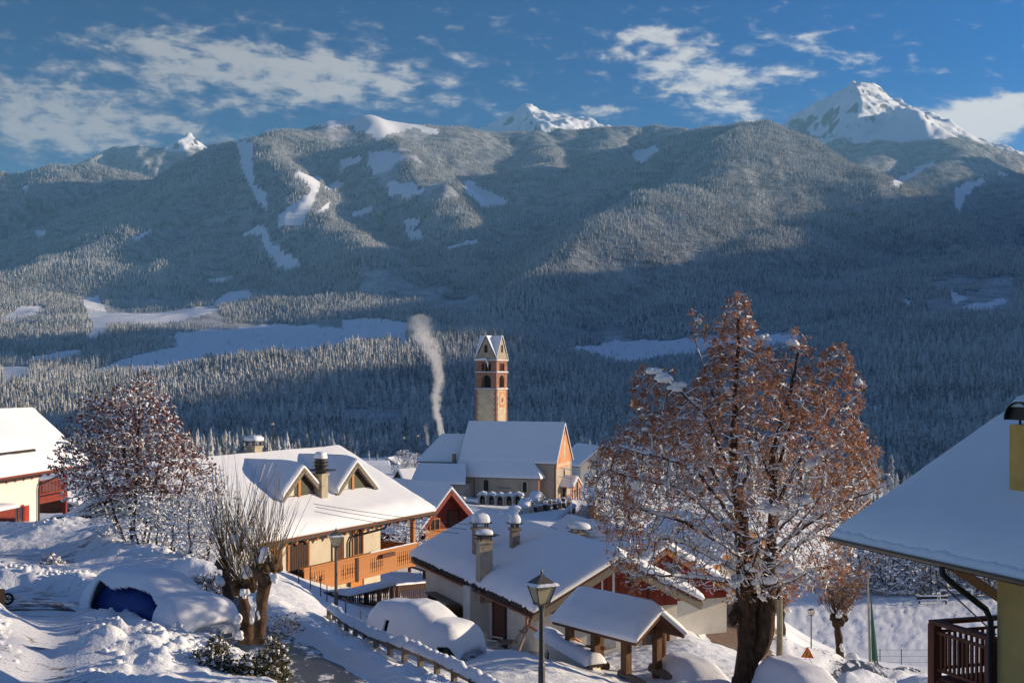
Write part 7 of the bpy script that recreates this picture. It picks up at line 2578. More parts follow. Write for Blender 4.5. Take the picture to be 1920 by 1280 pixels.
# ------------------------------------------------------------------ trees and shrubs
def grow(nodes, parents, attr, step, infl, kill, iters=80, grav=0.0, wander=0.12, seed=0):
    """space colonisation: branches reach for the attraction points"""
    r = np.random.default_rng(seed)
    N = np.array(nodes, float)
    par = list(parents)
    A = np.array(attr, float)
    for _ in range(iters):
        kd = kdtree.KDTree(len(N))
        for i, p in enumerate(N):
            kd.insert(p, i)
        kd.balance()
        acc, alive = {}, []
        for j, a in enumerate(A):
            co, i, d = kd.find(a)
            if d < kill:
                continue
            alive.append(j)
            if d < infl:
                v = (a - N[i]) / d
                if i in acc:
                    acc[i] += v
                else:
                    acc[i] = v.copy()
        A = A[alive]
        if not acc or not len(A):
            break
        new = []
        for i, v in acc.items():
            v = v + r.normal(0, wander, 3)
            v[2] += grav
            l = np.linalg.norm(v)
            if l < 1e-6:
                continue
            q = N[i] + v / l * step
            co, k, d = kd.find(q)
            if d < step * 0.35:
                continue
            new.append(q)
            par.append(i)
        if not new:
            break
        N = np.concatenate([N, np.array(new)])
    return N, np.array(par)


def radii(N, par, tip, power=2.3, rmax=9.0):
    n = len(N)
    acc = np.zeros(n)
    has = np.zeros(n, bool)
    has[par[par >= 0]] = True
    for i in range(n - 1, -1, -1):
        if not has[i]:
            acc[i] = tip ** power
        if par[i] >= 0:
            acc[par[i]] += acc[i]
    return np.minimum(acc ** (1 / power), rmax), ~has


def frames(d):
    ref = np.where(np.abs(d[:, 2:3]) > 0.9, np.array([[1.0, 0, 0]]), np.array([[0, 0, 1.0]]))
    s = np.cross(d, ref)
    s /= np.linalg.norm(s, axis=1, keepdims=True)
    return s, np.cross(s, d)


def branch_tubes(N, par, R, sel, k):
    i = np.nonzero((par >= 0) & sel)[0]
    a, b = N[par[i]], N[i]
    d = b - a
    d /= np.linalg.norm(d, axis=1, keepdims=True) + 1e-9
    s, t = frames(d)
    ra, rb = np.minimum(R[par[i]], R[i] * 1.6)[:, None], R[i][:, None]
    an = 2 * np.pi * np.arange(k) / k
    ca, sa = np.cos(an), np.sin(an)
    va = a[:, None] + ra[:, None] * (s[:, None] * ca[None, :, None] + t[:, None] * sa[None, :, None])
    vb = b[:, None] + rb[:, None] * (s[:, None] * ca[None, :, None] + t[:, None] * sa[None, :, None])
    V_ = np.concatenate([va, vb], 1).reshape(-1, 3)
    base = (np.arange(len(i)) * 2 * k)[:, None]
    kk = np.arange(k)
    k2 = (kk + 1) % k
    F_ = np.stack([base + k2, base + kk, base + kk + k, base + k2 + k], -1).reshape(-1, 4)
    return V_, F_


def branch_snow(N, par, R, sel, wmul, hmin, hvar, seed, zlim=0.8, drop=0.15):
    r = np.random.default_rng(seed)
    d0 = N - N[np.maximum(par, 0)]
    l = np.linalg.norm(d0, axis=1) + 1e-9
    i = np.nonzero((par >= 0) & sel & (np.abs(d0[:, 2] / l) < zlim) & (r.uniform(0, 1, len(N)) > drop))[0]
    a, b = N[par[i]], N[i]
    d = b - a
    d /= np.linalg.norm(d, axis=1, keepdims=True) + 1e-9
    s = np.cross(np.array([[0, 0, 1.0]]), d)
    s /= np.linalg.norm(s, axis=1, keepdims=True) + 1e-9
    flat = np.sqrt(np.clip(1 - d[:, 2:3] ** 2, 0, 1))
    w = (np.maximum(R[i], 0.010)[:, None] * wmul) * r.uniform(0.8, 1.25, (len(i), 1))
    h = (hmin + hvar * r.uniform(0, 1, (len(i), 1)) ** 2 + 0.5 * R[i][:, None]) * flat
    up = np.array([[0, 0, 1.0]])
    r0 = R[i][:, None]
    rings = []
    for p, hh in ((a, h * 0.8), (b, h)):
        rings += [p + s * w - up * r0 * 0.1, p + s * w * 0.75 + up * (r0 * 0.6 + hh * 0.7), p + up * (r0 + hh), p - s * w * 0.75 + up * (r0 * 0.6 + hh * 0.7), p - s * w - up * r0 * 0.1]
    V_ = np.stack(rings, 1).reshape(-1, 3)
    base = (np.arange(len(i)) * 10)[:, None]
    F_ = np.concatenate([base + np.array([[k, k + 1, k + 6, k + 5]]) for k in range(4)], 0)
    return V_, F_


def leaf_quads(C, size, seed, asp=0.6, droop=0.4, lump=0.0):
    r = np.random.default_rng(seed)
    n = len(C)
    d = r.normal(0, 1, (n, 3))
    d[:, 2] -= droop
    d /= np.linalg.norm(d, axis=1, keepdims=True)
    s = np.cross(d, r.normal(0, 1, (n, 3)))
    s /= np.linalg.norm(s, axis=1, keepdims=True)
    nn = np.cross(s, d)
    L_ = size * r.uniform(0.6, 1.25, (n, 1))
    w = L_ * asp * 0.5
    mid = C + d * L_ * 0.5 + nn * L_ * r.uniform(-0.15, 0.25, (n, 1))
    V_ = np.stack([C, mid + s * w, C + d * L_, mid - s * w], 1).reshape(-1, 3)
    F_ = (np.arange(n) * 4)[:, None] + np.array([[0, 1, 2, 3]])
    return V_, F_


def np_obj(name, parts, m_, parent, smooth=False):
    vs, fs, o = [], [], 0
    for v, f in parts:
        if len(v):
            vs.append(v)
            fs.append(f + o)
            o += len(v)
    return mesh_obj(name, np.concatenate(vs), np.concatenate(fs), m_, parent, smooth=smooth)


def leaves_obj(name, C, size, m_, parent, seed, asp=0.6, droop=0.4):
    V_, F_ = leaf_quads(C, size, seed, asp, droop)
    o = mesh_obj(name, V_, F_, m_, parent)
    a_ = o.data.attributes.new('tint', 'FLOAT', 'POINT')
    a_.data.foreach_set('value', np.repeat(np.random.default_rng(seed + 1).uniform(0, 1, len(C)), 4).astype(np.float32))
    return tag(o, kind='stuff')


def blobs(pts, smin, smax, seed, flat=0.8):
    """small lumps of snow at points"""
    r = np.random.default_rng(seed)
    n, k = len(pts), 6
    s = r.uniform(smin, smax, (n, 1)) * r.uniform(0.8, 1.2, (n, 1))
    an = 2 * np.pi * np.arange(k) / k
    ring = []
    for z, q in ((-0.45, 0.55), (0.05, 1.0), (0.6, 0.75)):
        jit = r.uniform(0.75, 1.2, (n, k))
        ring.append(np.stack([np.cos(an)[None] * q * jit * s, np.sin(an)[None] * q * jit * s, np.full((n, k), z) * s * flat], -1) + pts[:, None])
    top = (pts + np.array([[0, 0, 0.95]]) * s * flat)[:, None]
    V_ = np.concatenate(ring + [top], 1).reshape(-1, 3)
    base = (np.arange(n) * (3 * k + 1))[:, None]
    kk = np.arange(k)
    k2 = (kk + 1) % k
    f = []
    for j in range(2):
        f.append(np.stack([base + j * k + kk, base + j * k + k2, base + (j + 1) * k + k2, base + (j + 1) * k + kk], -1).reshape(-1, 4))
    f.append(np.stack([base + 2 * k + kk, base + 2 * k + k2, np.repeat(base + 3 * k, k, 1), np.repeat(base + 3 * k, k, 1)], -1).reshape(-1, 4))
    return V_, np.concatenate(f)


def fix_tri(o):
    """quads with a doubled corner become triangles"""
    bm = bmesh.new()
    bm.from_mesh(o.data)
    bm.to_mesh(o.data)
    bm.free()


def chain(nodes, parents, pts, start=-1, step=0.25):
    """adds a polyline of nodes; returns the index of its last node"""
    last = start
    if start < 0:
        nodes.append(np.array(pts[0]))
        parents.append(-1)
        last = len(nodes) - 1
        pts = pts[1:]
    for p in pts:
        a = nodes[last]
        b = np.array(p)
        n = max(1, int(np.linalg.norm(b - a) / step))
        for k in range(1, n + 1):
            nodes.append(a + (b - a) * k / n + RNG.normal(0, 0.015, 3))
            parents.append(last)
            last = len(nodes) - 1
    return last


def nearest_node(nodes, p):
    return int(np.argmin([np.linalg.norm(q - np.array(p)) for q in nodes]))


def envelope(rows, Y, n, cx_fun=None, depth=0.8, hollow=0.35, seed=1, clump=0.0, y0=0.0):
    """points filling a crown whose outline is given row by row: (row, left, right)"""
    r = np.random.default_rng(seed)
    rw = np.array([q[0] for q in rows], float)
    le = np.array([q[1] for q in rows], float)
    ri = np.array([q[2] for q in rows], float)
    out = []
    wmax = (ri - le).max()
    while len(out) < n:
        y = r.uniform(rw[0], rw[-1])
        a, b = np.interp(y, rw, le), np.interp(y, rw, ri)
        if r.uniform() > (b - a) / wmax:
            continue
        rad = math.sqrt(r.uniform(hollow ** 2, 1))
        th = r.uniform(0, 2 * math.pi)
        hx, c = (b - a) / 2, (a + b) / 2
        X = ((c - 960) + hx * rad * math.cos(th)) / F * Y
        dY = hx / F * Y * depth * rad * math.sin(th)
        Z = -(y - 700) / F * Y
        if clump and float(fbm(np.array([X * 0.9 + seed]), np.array([Z * 0.9 + dY * 0.7]), 2)[0]) < clump * r.uniform(-1, 1) - 0.12:
            continue
        out.append((X, Y + y0 + dY, Z))
    return np.array(out)


def PP(px, py, Y, dy=0.0):
    return np.array([(px - 960) / F * Y, Y + dy, -(py - 700) / F * Y])


# ---- the big lime tree
YL = 38.0
nodes, parents = [], []
nd = chain(nodes, parents, [PP(1400, 1300, YL), PP(1402, 1225, YL), PP(1404, 1150, YL)])
fork = nearest_node(nodes, PP(1400, 1240, YL))
rt = chain(nodes, parents, [PP(1430, 1200, YL, -0.2), PP(1436, 1140, YL, -0.25)], fork)
lead = chain(nodes, parents, [PP(1398, 1060, YL, 0.1), PP(1390, 960, YL, 0.2), PP(1376, 850, YL, 0.1), PP(1380, 720, YL), PP(1386, 600, YL)], nd)
lead2 = chain(nodes, parents, [PP(1440, 1050, YL, -0.2), PP(1447, 950, YL, -0.3), PP(1442, 850, YL, -0.4), PP(1470, 760, YL, -0.3), PP(1494, 660, YL, -0.2)], rt)
limbs = []
for row, pts in ((1095, [(1310, 1072), (1200, 1058)]), (1070, [(1300, 1030), (1165, 1010)]), (1045, [(1280, 975), (1130, 930)]), (1015, [(1285, 920), (1110, 880)]), (985, [(1290, 870), (1150, 830)]), (955, [(1300, 815), (1195, 760)]), (915, [(1312, 765), (1225, 700)]), (860, [(1335, 720), (1305, 620)]), (1080, [(1370, 1030), (1330, 1000)]), (1000, [(1410, 930), (1400, 850)])):
    limbs.append((nearest_node(nodes, PP(1395, row, YL, 0.1)), pts))
for row, pts in ((1105, [(1510, 1066), (1580, 1050)]), (1075, [(1530, 1005), (1622, 965)]), (1040, [(1545, 940), (1642, 895)]), (1000, [(1540, 870), (1635, 820)]), (955, [(1530, 800), (1618, 725)]), (905, [(1505, 745), (1575, 670)]), (1060, [(1470, 990), (1500, 940)]), (980, [(1455, 900), (1430, 800)])):
    limbs.append((nearest_node(nodes, PP(1445, row, YL, -0.25)), pts))
rd = random.Random(8)
limbs2 = []
for i_, (s_, pts) in enumerate(limbs):
    y_ = (-1.5, 1.3, -0.5, 0.6)[i_ % 4] * rd.uniform(0.7, 1.2)
    limbs2.append((s_, [PP(pts[0][0], pts[0][1], YL, y_), PP(pts[1][0], pts[1][1], YL, y_ * 1.5)]))
for row, dy in ((1080, -2.6), (1030, -3.0), (970, 2.8), (1050, 2.6), (920, -2.2)):
    x_ = rd.uniform(-60, 60)
    limbs2.append((nearest_node(nodes, PP(1400, row, YL, 0.1)), [PP(1405 + x_ * 0.5, row - 40, YL, dy * 0.5), PP(1405 + x_, row - 90, YL, dy)]))
limbs = limbs2
for s_, pts in limbs:
    chain(nodes, parents, pts, s_)
rowsL = [(545, 1374, 1398), (590, 1345, 1415), (640, 1328, 1430), (690, 1320, 1490), (735, 1270, 1570), (770, 1225, 1605), (800, 1160, 1632), (840, 1105, 1645), (900, 1090, 1650), (960, 1100, 1640), (1010, 1130, 1620), (1060, 1140, 1590), (1110, 1190, 1560)]
att = envelope(rowsL, YL, 9500, depth=0.85, hollow=0.25, seed=5, clump=1.25)
att = np.concatenate([att, envelope([(548, 1368, 1400), (600, 1335, 1418), (660, 1330, 1430)], YL, 130, seed=8), envelope([(700, 172, 180), (702, 172, 178)], YL, 1, seed=9)[:0], envelope([(610, 1482, 1506), (680, 1455, 1530), (740, 1440, 1540)], YL, 230, seed=9), envelope([(640, 1548, 1586), (720, 1515, 1625), (770, 1500, 1620)], YL, 330, seed=10), envelope([(685, 1185, 1265), (740, 1178, 1290), (790, 1190, 1300)], YL, 380, seed=11), envelope([(575, 1288, 1312), (640, 1300, 1350)], YL, 50, seed=12)])
N, par = grow(nodes, parents, att, 0.14, 1.2, 0.155, 80, grav=-0.12, wander=0.20, seed=3)
R, tips = radii(N, par, 0.0055, 2.2)
zb_ = N[:, 2]
isT = np.zeros(len(N), bool)
isT[:nearest_node(nodes, PP(1404, 1150, YL)) + 1] = True
low = (N[:, 2] < PP(0, 1120, YL)[2]) & (np.arange(len(N)) < len(nodes))
R = np.where(low, np.maximum(R, 0.24), R)
ix0 = np.arange(len(N))
for l_, kx in ((lead, (0.31, 0.22, 0.14, 0.06)), (lead2, (0.23, 0.16, 0.10, 0.04))):
    q_ = l_
    while q_ > 0:
        r_ = 700 - N[q_, 2] / YL * F
        R[q_] = max(R[q_], float(np.interp(r_, [700, 850, 1000, 1140], kx[::-1]))) if r_ < 1145 else R[q_]
        q_ = par[q_]
R[low & (ix0 <= nd)] = np.interp(N[low & (ix0 <= nd), 2], [PP(0, 1300, YL)[2], PP(0, 1240, YL)[2], PP(0, 1150, YL)[2]], [0.46, 0.36, 0.33])
print('lime nodes', len(N))
lime = thing('lime_tree', 'big old lime tree with rusty leaves and snow along its spreading branches', 'tree', tuple(PP(1400, 1296, YL)))
lo = np.array(lime.location)
Nl = N - lo
big = R > 0.03
def bark_tube(path, rads, n=18, amp=0.10, seed=0.0):
    b = MB()
    b.tube(path, rads, n)
    for i_, v in enumerate(b.v):
        c = path[min(i_ // n, len(path) - 1)]
        d = np.array(v) - np.array(c)
        a = math.atan2(d[1], d[0])
        k = 1 + amp * float(fbm(np.array([math.cos(a) * 2.2 + seed]), np.array([math.sin(a) * 2.2 + v[2] * 1.1]), 3)[0]) * 2.2
        b.v[i_] = tuple(np.array(c) + d * k)
    return b


def chain_up(last):
    out = []
    while last >= 0:
        out.append(last)
        last = par[last]
    return out[::-1]


def resample(ids, r0, r1, m_=26):
    q = Nl[ids]
    t = np.linspace(0, len(q) - 1, m_)
    pts = [Vector([np.interp(x, np.arange(len(q)), q[:, i]) for i in range(3)]) for x in t]
    return pts, [float(np.interp(x, [0, len(q) * 0.15, len(q) * 0.5, len(q) - 1], [r0 * 1.25, r0, (r0 + r1) / 2, r1])) for x in t]


def cut_row(ids, row):
    return [i for i in ids if 700 - N[i, 2] / YL * F > row]


def tapered(ids, stops):
    q = Nl[ids]
    m_ = 40
    t = np.linspace(0, len(q) - 1, m_)
    pts = [Vector([np.interp(x, np.arange(len(q)), q[:, i]) for i in range(3)]) for x in t]
    rw = [700 - (p.z + lo[2]) / YL * F for p in pts]
    return pts, [float(np.interp(r_, [s[0] for s in stops], [s[1] for s in stops])) for r_ in rw]


tb0 = bark_tube(*tapered(cut_row(chain_up(lead), 985), ((985, 0.18), (1060, 0.24), (1140, 0.32), (1230, 0.32), (1270, 0.37), (1310, 0.52))), seed=1.0)
ids = chain_up(rt)
ids2 = chain_up(lead2)
pts_, rs_ = tapered(cut_row(ids2[ids2.index(fork):], 985), ((985, 0.13), (1060, 0.18), (1140, 0.25), (1230, 0.24), (1280, 0.18)))
tb1 = bark_tube(pts_, rs_, seed=5.0)
tb0.add(tb1.v, tb1.f)
tk = tb0.obj('trunk', M['bark'], lime, smooth=True)
# knobs of the old pollard head
kb = MB()
rk = random.Random(2)
for px, py, dy, s in ((1388, 1140, 0.1, 0.42), (1412, 1130, -0.1, 0.4), (1442, 1130, -0.3, 0.36), (1455, 1108, -0.2, 0.25), (1372, 1155, -0.2, 0.3), (1430, 1165, -0.2, 0.34), (1398, 1190, -0.25, 0.36), (1440, 1240, -0.2, 0.26), (1385, 1285, 0, 0.5), (1432, 1285, -0.1, 0.34)):
    p = PP(px, py, YL, dy) - lo
    s *= 0.5
    kb.blob(p, s, s, s * 1.6, 10, 7, 0.2, -1)
kb.obj('burr', M['bark'], tk, smooth=True)
np_obj('branches', [branch_tubes(Nl, par, R, big & ~low, 7), branch_tubes(Nl, par, R, ~big, 3)], M['twig'], lime, True)
sn = np_obj('branch_snow', [branch_snow(Nl, par, R, (R > 0.018) & ~low, 1.05, 0.035, 0.06, 4, 0.95, 0.08), branch_snow(Nl, par, R, (R <= 0.018), 1.35, 0.010, 0.030, 5, 0.82, 0.25)], M['snow_clump'], lime, True)
tag(sn, kind='stuff')
rl = np.random.default_rng(11)
thin = np.nonzero(R < 0.017)[0]
tipi = np.nonzero(tips)[0]
rowN = 700 - N[:, 2] / YL * F
wt = 0.12 + 0.88 * np.clip((980 - rowN[tipi]) / 260, 0, 1) + 0.5 * (np.abs((N[tipi, 0] / YL * F + 960) - 1375) > 170)
cc_ = rl.choice(tipi, 6400, p=wt / wt.sum())
lf = np.repeat(Nl[cc_], 7, 0) + rl.normal(0, 0.055, (6400 * 7, 3)) - np.array([0, 0, 0.03])
kp = (fbm(lf[:, 0] * 0.8 + 4, lf[:, 2] * 0.8 + lf[:, 1] * 0.5, 2) > -0.6 + 0.3 * rl.uniform(-1, 1, len(lf)))
leaves_obj('leaves', lf[kp], 0.088, M['leaf_rust'], lime, 12, 0.62)
sp_ = np.nonzero((R > 0.008) & (np.arange(len(N)) > 60))[0]
bl_ = Nl[rl.choice(sp_, 420)] + np.array([0, 0, 0.03])
so = np_obj('snow_clumps', [blobs(bl_, 0.03, 0.085, 6, 0.8)], M['snow_clump'], lime, True)
tag(so, kind='stuff')
bigs = MB()
for px, py, dy, s in ((1310, 600, 0, 0.09), (1600, 712, -0.6, 0.09), (1190, 790, -1.2, 0.1), (1342, 775, -0.8, 0.13), (1352, 745, -0.9, 0.13), (1422, 945, -2.2, 0.30), (1478, 930, -2, 0.26), (1455, 1060, -1.6, 0.26), (1240, 700, -0.8, 0.22), (1270, 705, -0.8, 0.2), (1205, 690, -0.8, 0.17), (1430, 640, -0.2, 0.16), (1475, 640, -0.3, 0.14), (1385, 1100, -0.5, 0.22), (1510, 860, -1.4, 0.22), (1170, 900, -1.7, 0.2), (1395, 1205, -0.5, 0.15), (1415, 1255, -0.55, 0.2), (1372, 1272, -0.5, 0.28), (1405, 1060, -0.6, 0.2), (1440, 1090, -0.6, 0.22)):
    bigs = MB()
    p = Nl[int(np.argmin(((N - PP(px, py, YL, dy)) ** 2).sum(1)))]
    for _ in range(6):
        q = s * rk.uniform(0.45, 0.75)
        bigs.blob((p[0] + rk.gauss(0, s * 0.5), p[1] + rk.gauss(0, s * 0.4), p[2] + 0.05 + rk.gauss(0, s * 0.25)), q * 1.2, q, q * 0.8, 9, 6, 0.16, -0.6)
    bigs.obj('snow_lump', M['snow_clump'], lime, smooth=True)

# ---- the leafy snow-speckled hazel on the left
YH = 50.0


def stems_tree(name, label, cat, rows, Y, n_att, bases, seed, leaf=None, nleaf=0, lsize=0.1, lump=0, lrange=(0.05, 0.12), step=0.2, tip=0.007, bark='twig', wob=0.25, leaf_rows=None, snow_h=(0.012, 0.05), snow_drop=0.1, infl=1.5, depth=0.5, group=None, clump=0.6, kill=0.22, pw=2.2):
    ns, ps = [], []
    rs = random.Random(seed)
    for px, py, dy, tx, ty in bases:
        chain(ns, ps, [PP(px, py + 4, Y, dy), PP((px * 2 + tx) / 3 + rs.uniform(-6, 6), (py * 2 + ty) / 3, Y, dy * 1.1), PP(tx, ty, Y, dy * 1.3)])
    at_ = envelope(rows, Y, n_att, depth=depth, hollow=0.1, seed=seed, clump=clump)
    N, par = grow(ns, ps, at_, step, infl, kill, 70, 0.02, wob, seed)
    R, tips = radii(N, par, tip, pw)
    R = np.minimum(R, 0.11)
    b0 = PP(sum(b[0] for b in bases) / len(bases), max(b[1] for b in bases), Y)
    t = thing(name, label, cat, tuple(b0), 0, group)
    Nl = N - b0
    big = R > 0.022
    np_obj('branches', [branch_tubes(Nl, par, R, big, 6), branch_tubes(Nl, par, R, ~big, 3)], M[bark], t, True)
    s_ = np_obj('branch_snow', [branch_snow(Nl, par, R, np.ones(len(N), bool), 1.5, snow_h[0], snow_h[1], seed + 1, 0.93, snow_drop)], M['snow_clump'], t, True)
    tag(s_, kind='stuff')
    r_ = np.random.default_rng(seed + 2)
    rows_ = 700 - Nl[:, 2] * 0
    pyN = 700 - (N[:, 2]) / Y * F
    if nleaf:
        c = np.nonzero((R < 0.02) & ((pyN < leaf_rows) if leaf_rows else True))[0]
        p_ = Nl[r_.choice(c, nleaf)] + r_.normal(0, 0.05, (nleaf, 3))
        leaves_obj('leaves', p_, lsize, M[leaf], t, seed + 3, 0.75)
    if lump:
        c = np.nonzero(R < 0.03)[0]
        p_ = Nl[r_.choice(c, lump)] + np.array([0, 0, 0.02])
        tag(np_obj('snow_clumps', [blobs(p_, lrange[0], lrange[1], seed + 4, 0.85)], M['snow_clump'], t, True), kind='stuff')
    return t, N, par, R


rowsH = [(692, 262, 282), (712, 240, 298), (740, 150, 318), (790, 122, 345), (830, 105, 372), (870, 85, 408), (910, 112, 425), (950, 118, 430), (1000, 170, 425), (1040, 250, 420)]
bh_ = [(236, 1016, 0, 190, 880), (243, 1018, 0.3, 225, 820), (252, 1018, -0.3, 265, 800), (262, 1022, 0.4, 300, 830), (275, 1030, -0.2, 320, 880), (290, 1040, 0.3, 350, 900), (305, 1045, -0.4, 370, 950), (322, 1055, 0.1, 345, 880), (228, 1014, 0.5, 150, 900), (340, 1062, 0.2, 390, 980), (356, 1070, -0.2, 330, 960), (372, 1076, 0.2, 405, 960), (300, 1040, 0.8, 260, 900), (265, 1024, 0.9, 210, 940)]
hz_t, N_, p_, R_h = stems_tree('hazel_tree', 'spreading hazel clump with dark red leaves and snow on every twig', 'tree', rowsH, YH, 9000, bh_, 21, 'leaf_red', 7000, 0.12, 1400, (0.03, 0.085), 0.15, 0.0050, leaf_rows=930, snow_h=(0.014, 0.045), snow_drop=0.0, clump=1.2, kill=0.165)

# ---- shrubs
stems_tree('shrub', 'bank of frosted white shrubs between the hazel clump and the chalet', 'shrub', [(925, 250, 400), (960, 225, 450), (1000, 225, 490), (1040, 250, 500), (1070, 300, 480)], 47, 5200, [(262, 1030, 0, 250, 985), (290, 1045, 0.3, 290, 985), (318, 1058, -0.3, 330, 990), (345, 1068, 0.2, 365, 1000), (372, 1080, -0.1, 400, 1010), (400, 1092, 0.2, 440, 1030), (425, 1100, -0.2, 470, 1050)], 61, None, 0, 0.1, 420, (0.03, 0.08), 0.13, 0.0046, snow_h=(0.012, 0.040), snow_drop=0.05, kill=0.145)
stems_tree('shrub', 'low snow-tufted shrub on the bank between the two left paths', 'shrub', [(1040, 85, 100), (1052, 72, 122), (1068, 75, 118)], 44, 260, [(95, 1070, 0, 95, 1058), (90, 1070, 0.1, 85, 1060), (100, 1070, -0.1, 110, 1060)], 31, 'leaf_tan', 600, 0.06, 160, (0.03, 0.08), 0.08, 0.004, infl=0.8, kill=0.09)
stems_tree('shrub', 'tan leaved snowy shrub behind the blue car', 'shrub', [(1078, 355, 420), (1100, 345, 428), (1128, 350, 420)], 38, 500, [(375, 1130, 0, 370, 1105), (385, 1130, 0.1, 390, 1100), (395, 1130, -0.1, 410, 1105), (365, 1130, 0.2, 355, 1110)], 33, 'leaf_tan', 1500, 0.065, 300, (0.025, 0.075), 0.09, 0.004, infl=0.8, kill=0.1)
ev, Ne, pe, Re = stems_tree('evergreen_shrub', 'dense evergreen shrub flecked with snow at the foot of the pollard willows', 'shrub', [(1190, 420, 500), (1206, 375, 530), (1235, 348, 542), (1285, 344, 545), (1330, 360, 530)], 26, 1800, [(440, 1330, 0, 430, 1270), (455, 1330, 0.2, 470, 1265), (425, 1330, -0.2, 390, 1275), (470, 1330, 0.1, 510, 1265)], 35, 'leaf_green', 17000, 0.075, 1100, (0.016, 0.05), 0.06, 0.004, infl=0.9, kill=0.062, depth=0.6, clump=0.3)
stems_tree('shrub', 'row of bare snowy bushes spilling down the bank left of the willows', 'shrub', [(890, 350, 430), (930, 330, 455), (980, 320, 480), (1030, 320, 500), (1080, 360, 505), (1115, 390, 500)], 44, 5200, [(360, 1075, 0, 355, 1000), (385, 1088, 0.3, 390, 1000), (410, 1100, -0.3, 420, 1010), (430, 1110, 0.2, 450, 1020), (450, 1120, 0, 470, 1050)], 37, None, 0, 0.1, 260, (0.025, 0.07), 0.12, 0.0045, snow_h=(0.008, 0.030), snow_drop=0.15, kill=0.135)
stems_tree('shrub', 'snow-dusted twigs beside the arched door of the chalet', 'shrub', [(1150, 500, 560), (1170, 495, 570), (1195, 505, 560)], 33, 260, [(515, 1200, 0, 530, 1170), (520, 1200, 0.1, 555, 1180)], 39, 'leaf_tan', 350, 0.06, 120, (0.02, 0.06), 0.1, 0.004, infl=0.9, kill=0.12)


# ---- pollard willows
def shoots(head, n, length, spread, seed, up=1.0, r0=0.011, lean=(0, 0)):
    r = random.Random(seed)
    out = []
    for _ in range(n):
        a = r.uniform(0, 2 * math.pi)
        e = spread * math.sqrt(r.uniform(0, 1))
        d = Vector((math.sin(e) * math.cos(a) + lean[0], math.sin(e) * math.sin(a) + lean[1], math.cos(e) * up)).normalized()
        L_ = length * r.uniform(0.45, 1.05)
        p = Vector(head) + Vector((r.uniform(-0.12, 0.12), r.uniform(-0.12, 0.12), r.uniform(-0.05, 0.1)))
        pts = [p.copy()]
        k = 5
        for i in range(k):
            d = (d + Vector((r.uniform(-0.09, 0.09), r.uniform(-0.09, 0.09), 0.10))).normalized()
            p = p + d * L_ / k
            pts.append(p.copy())
        q = r0 * r.uniform(0.6, 1.2)
        out.append((pts, [q, q * 0.9, q * 0.75, q * 0.6, q * 0.42, q * 0.2]))
    return out


def pollard(label, Y, trunk, heads, seed, n, length, spread, group, lumps, bark='bark_willow', shoot='twig_olive', snow_sh=0.4, r0=0.009, name='pollard_willow', leaf=None, nleaf=0, lsize=0.1):
    base = Vector(PP(trunk[0][0], trunk[0][1], Y, trunk[0][3] if len(trunk[0]) > 3 else 0))
    t = thing(name, label, 'tree', base, 0, group)
    tb_ = MB()
    pts, rs = [], []
    rr = random.Random(seed)
    tv = [Vector(PP(a[0], a[1], Y, a[3] if len(a) > 3 else 0)) - base for a in trunk]
    for i in range(len(tv) - 1):
        m_ = 5
        for k in range(m_):
            f = k / m_
            pts.append(tv[i].lerp(tv[i + 1], f) + Vector((rr.uniform(-0.02, 0.02), rr.uniform(-0.02, 0.02), 0)))
            rs.append((trunk[i][2] * (1 - f) + trunk[i + 1][2] * f) * 0.82 * rr.uniform(0.85, 1.15))
    pts.append(tv[-1])
    rs.append(trunk[-1][2])
    tb_ = bark_tube(pts, rs, 14, 0.14, seed)
    tk = tb_.obj('trunk', M[bark], t, smooth=True)
    hb, sb, shs = MB(), MB(), []
    for px, py, dy, s in heads:
        h = Vector(PP(px, py, Y, dy)) - base
        for _ in range(6):
            hb.blob(h + Vector((rr.uniform(-s, s) * 0.6, rr.uniform(-s, s) * 0.6, rr.uniform(-s, s) * 0.6)), s * 0.6, s * 0.6, s * 0.6, 9, 6, 0.25, -1)
        shs += shoots(h, int(n * 0.62), length, spread, seed + int(px), r0=r0)
    hb.obj('pollard_head', M[bark], t, smooth=True)
    so_ = MB()
    for p_, q_ in shs:
        so_.tube(p_, q_, 4, False)
    so_.obj('shoots', M[shoot], t)
    tag(so_.obj('shoots', M[shoot], t) if False else bpy.data.objects[t.children[-1].name], kind='stuff')
    if snow_sh:
        vN, vP, vR = [], [], []
        for p_, q_ in shs:
            b0 = len(vN)
            for i, p in enumerate(p_):
                vN.append(np.array(p))
                vP.append(b0 + i - 1 if i else -1)
                vR.append(q_[i])
        if vN:
            v = branch_snow(np.array(vN), np.array(vP), np.array(vR), np.ones(len(vN), bool), 1.3, 0.006, 0.022, seed, 0.94, 1 - snow_sh)
            tag(np_obj('shoot_snow', [v], M['snow_clump'], t, True), kind='stuff')
    if nleaf:
        al = np.array([p for p_, q_ in shs for p in p_[2:]])
        r_ = np.random.default_rng(seed)
        c = al[r_.integers(0, len(al), nleaf)] + r_.normal(0, 0.12, (nleaf, 3))
        leaves_obj('leaves', c, lsize, M[leaf], t, seed + 5, 0.6)
    for px, py, dy, sx_, sz_ in lumps:
        sx_, sz_ = sx_ * 0.85, sz_ * 0.85
        p = Vector(PP(px, py, Y, dy)) - base
        sb = MB()
        for _ in range(7):
            k_ = rr.uniform(0.4, 0.7)
            sb.blob(p + Vector((rr.uniform(-0.6, 0.6) * sx_, rr.uniform(-0.3, 0.3) * sx_, rr.uniform(-0.7, 0.6) * sz_)), sx_ * k_, sx_ * k_ * 0.85, sz_ * k_, 10, 7, 0.16, -0.8)
        sb.obj('snow_lump', M['snow_clump'], t, smooth=True)
    return t


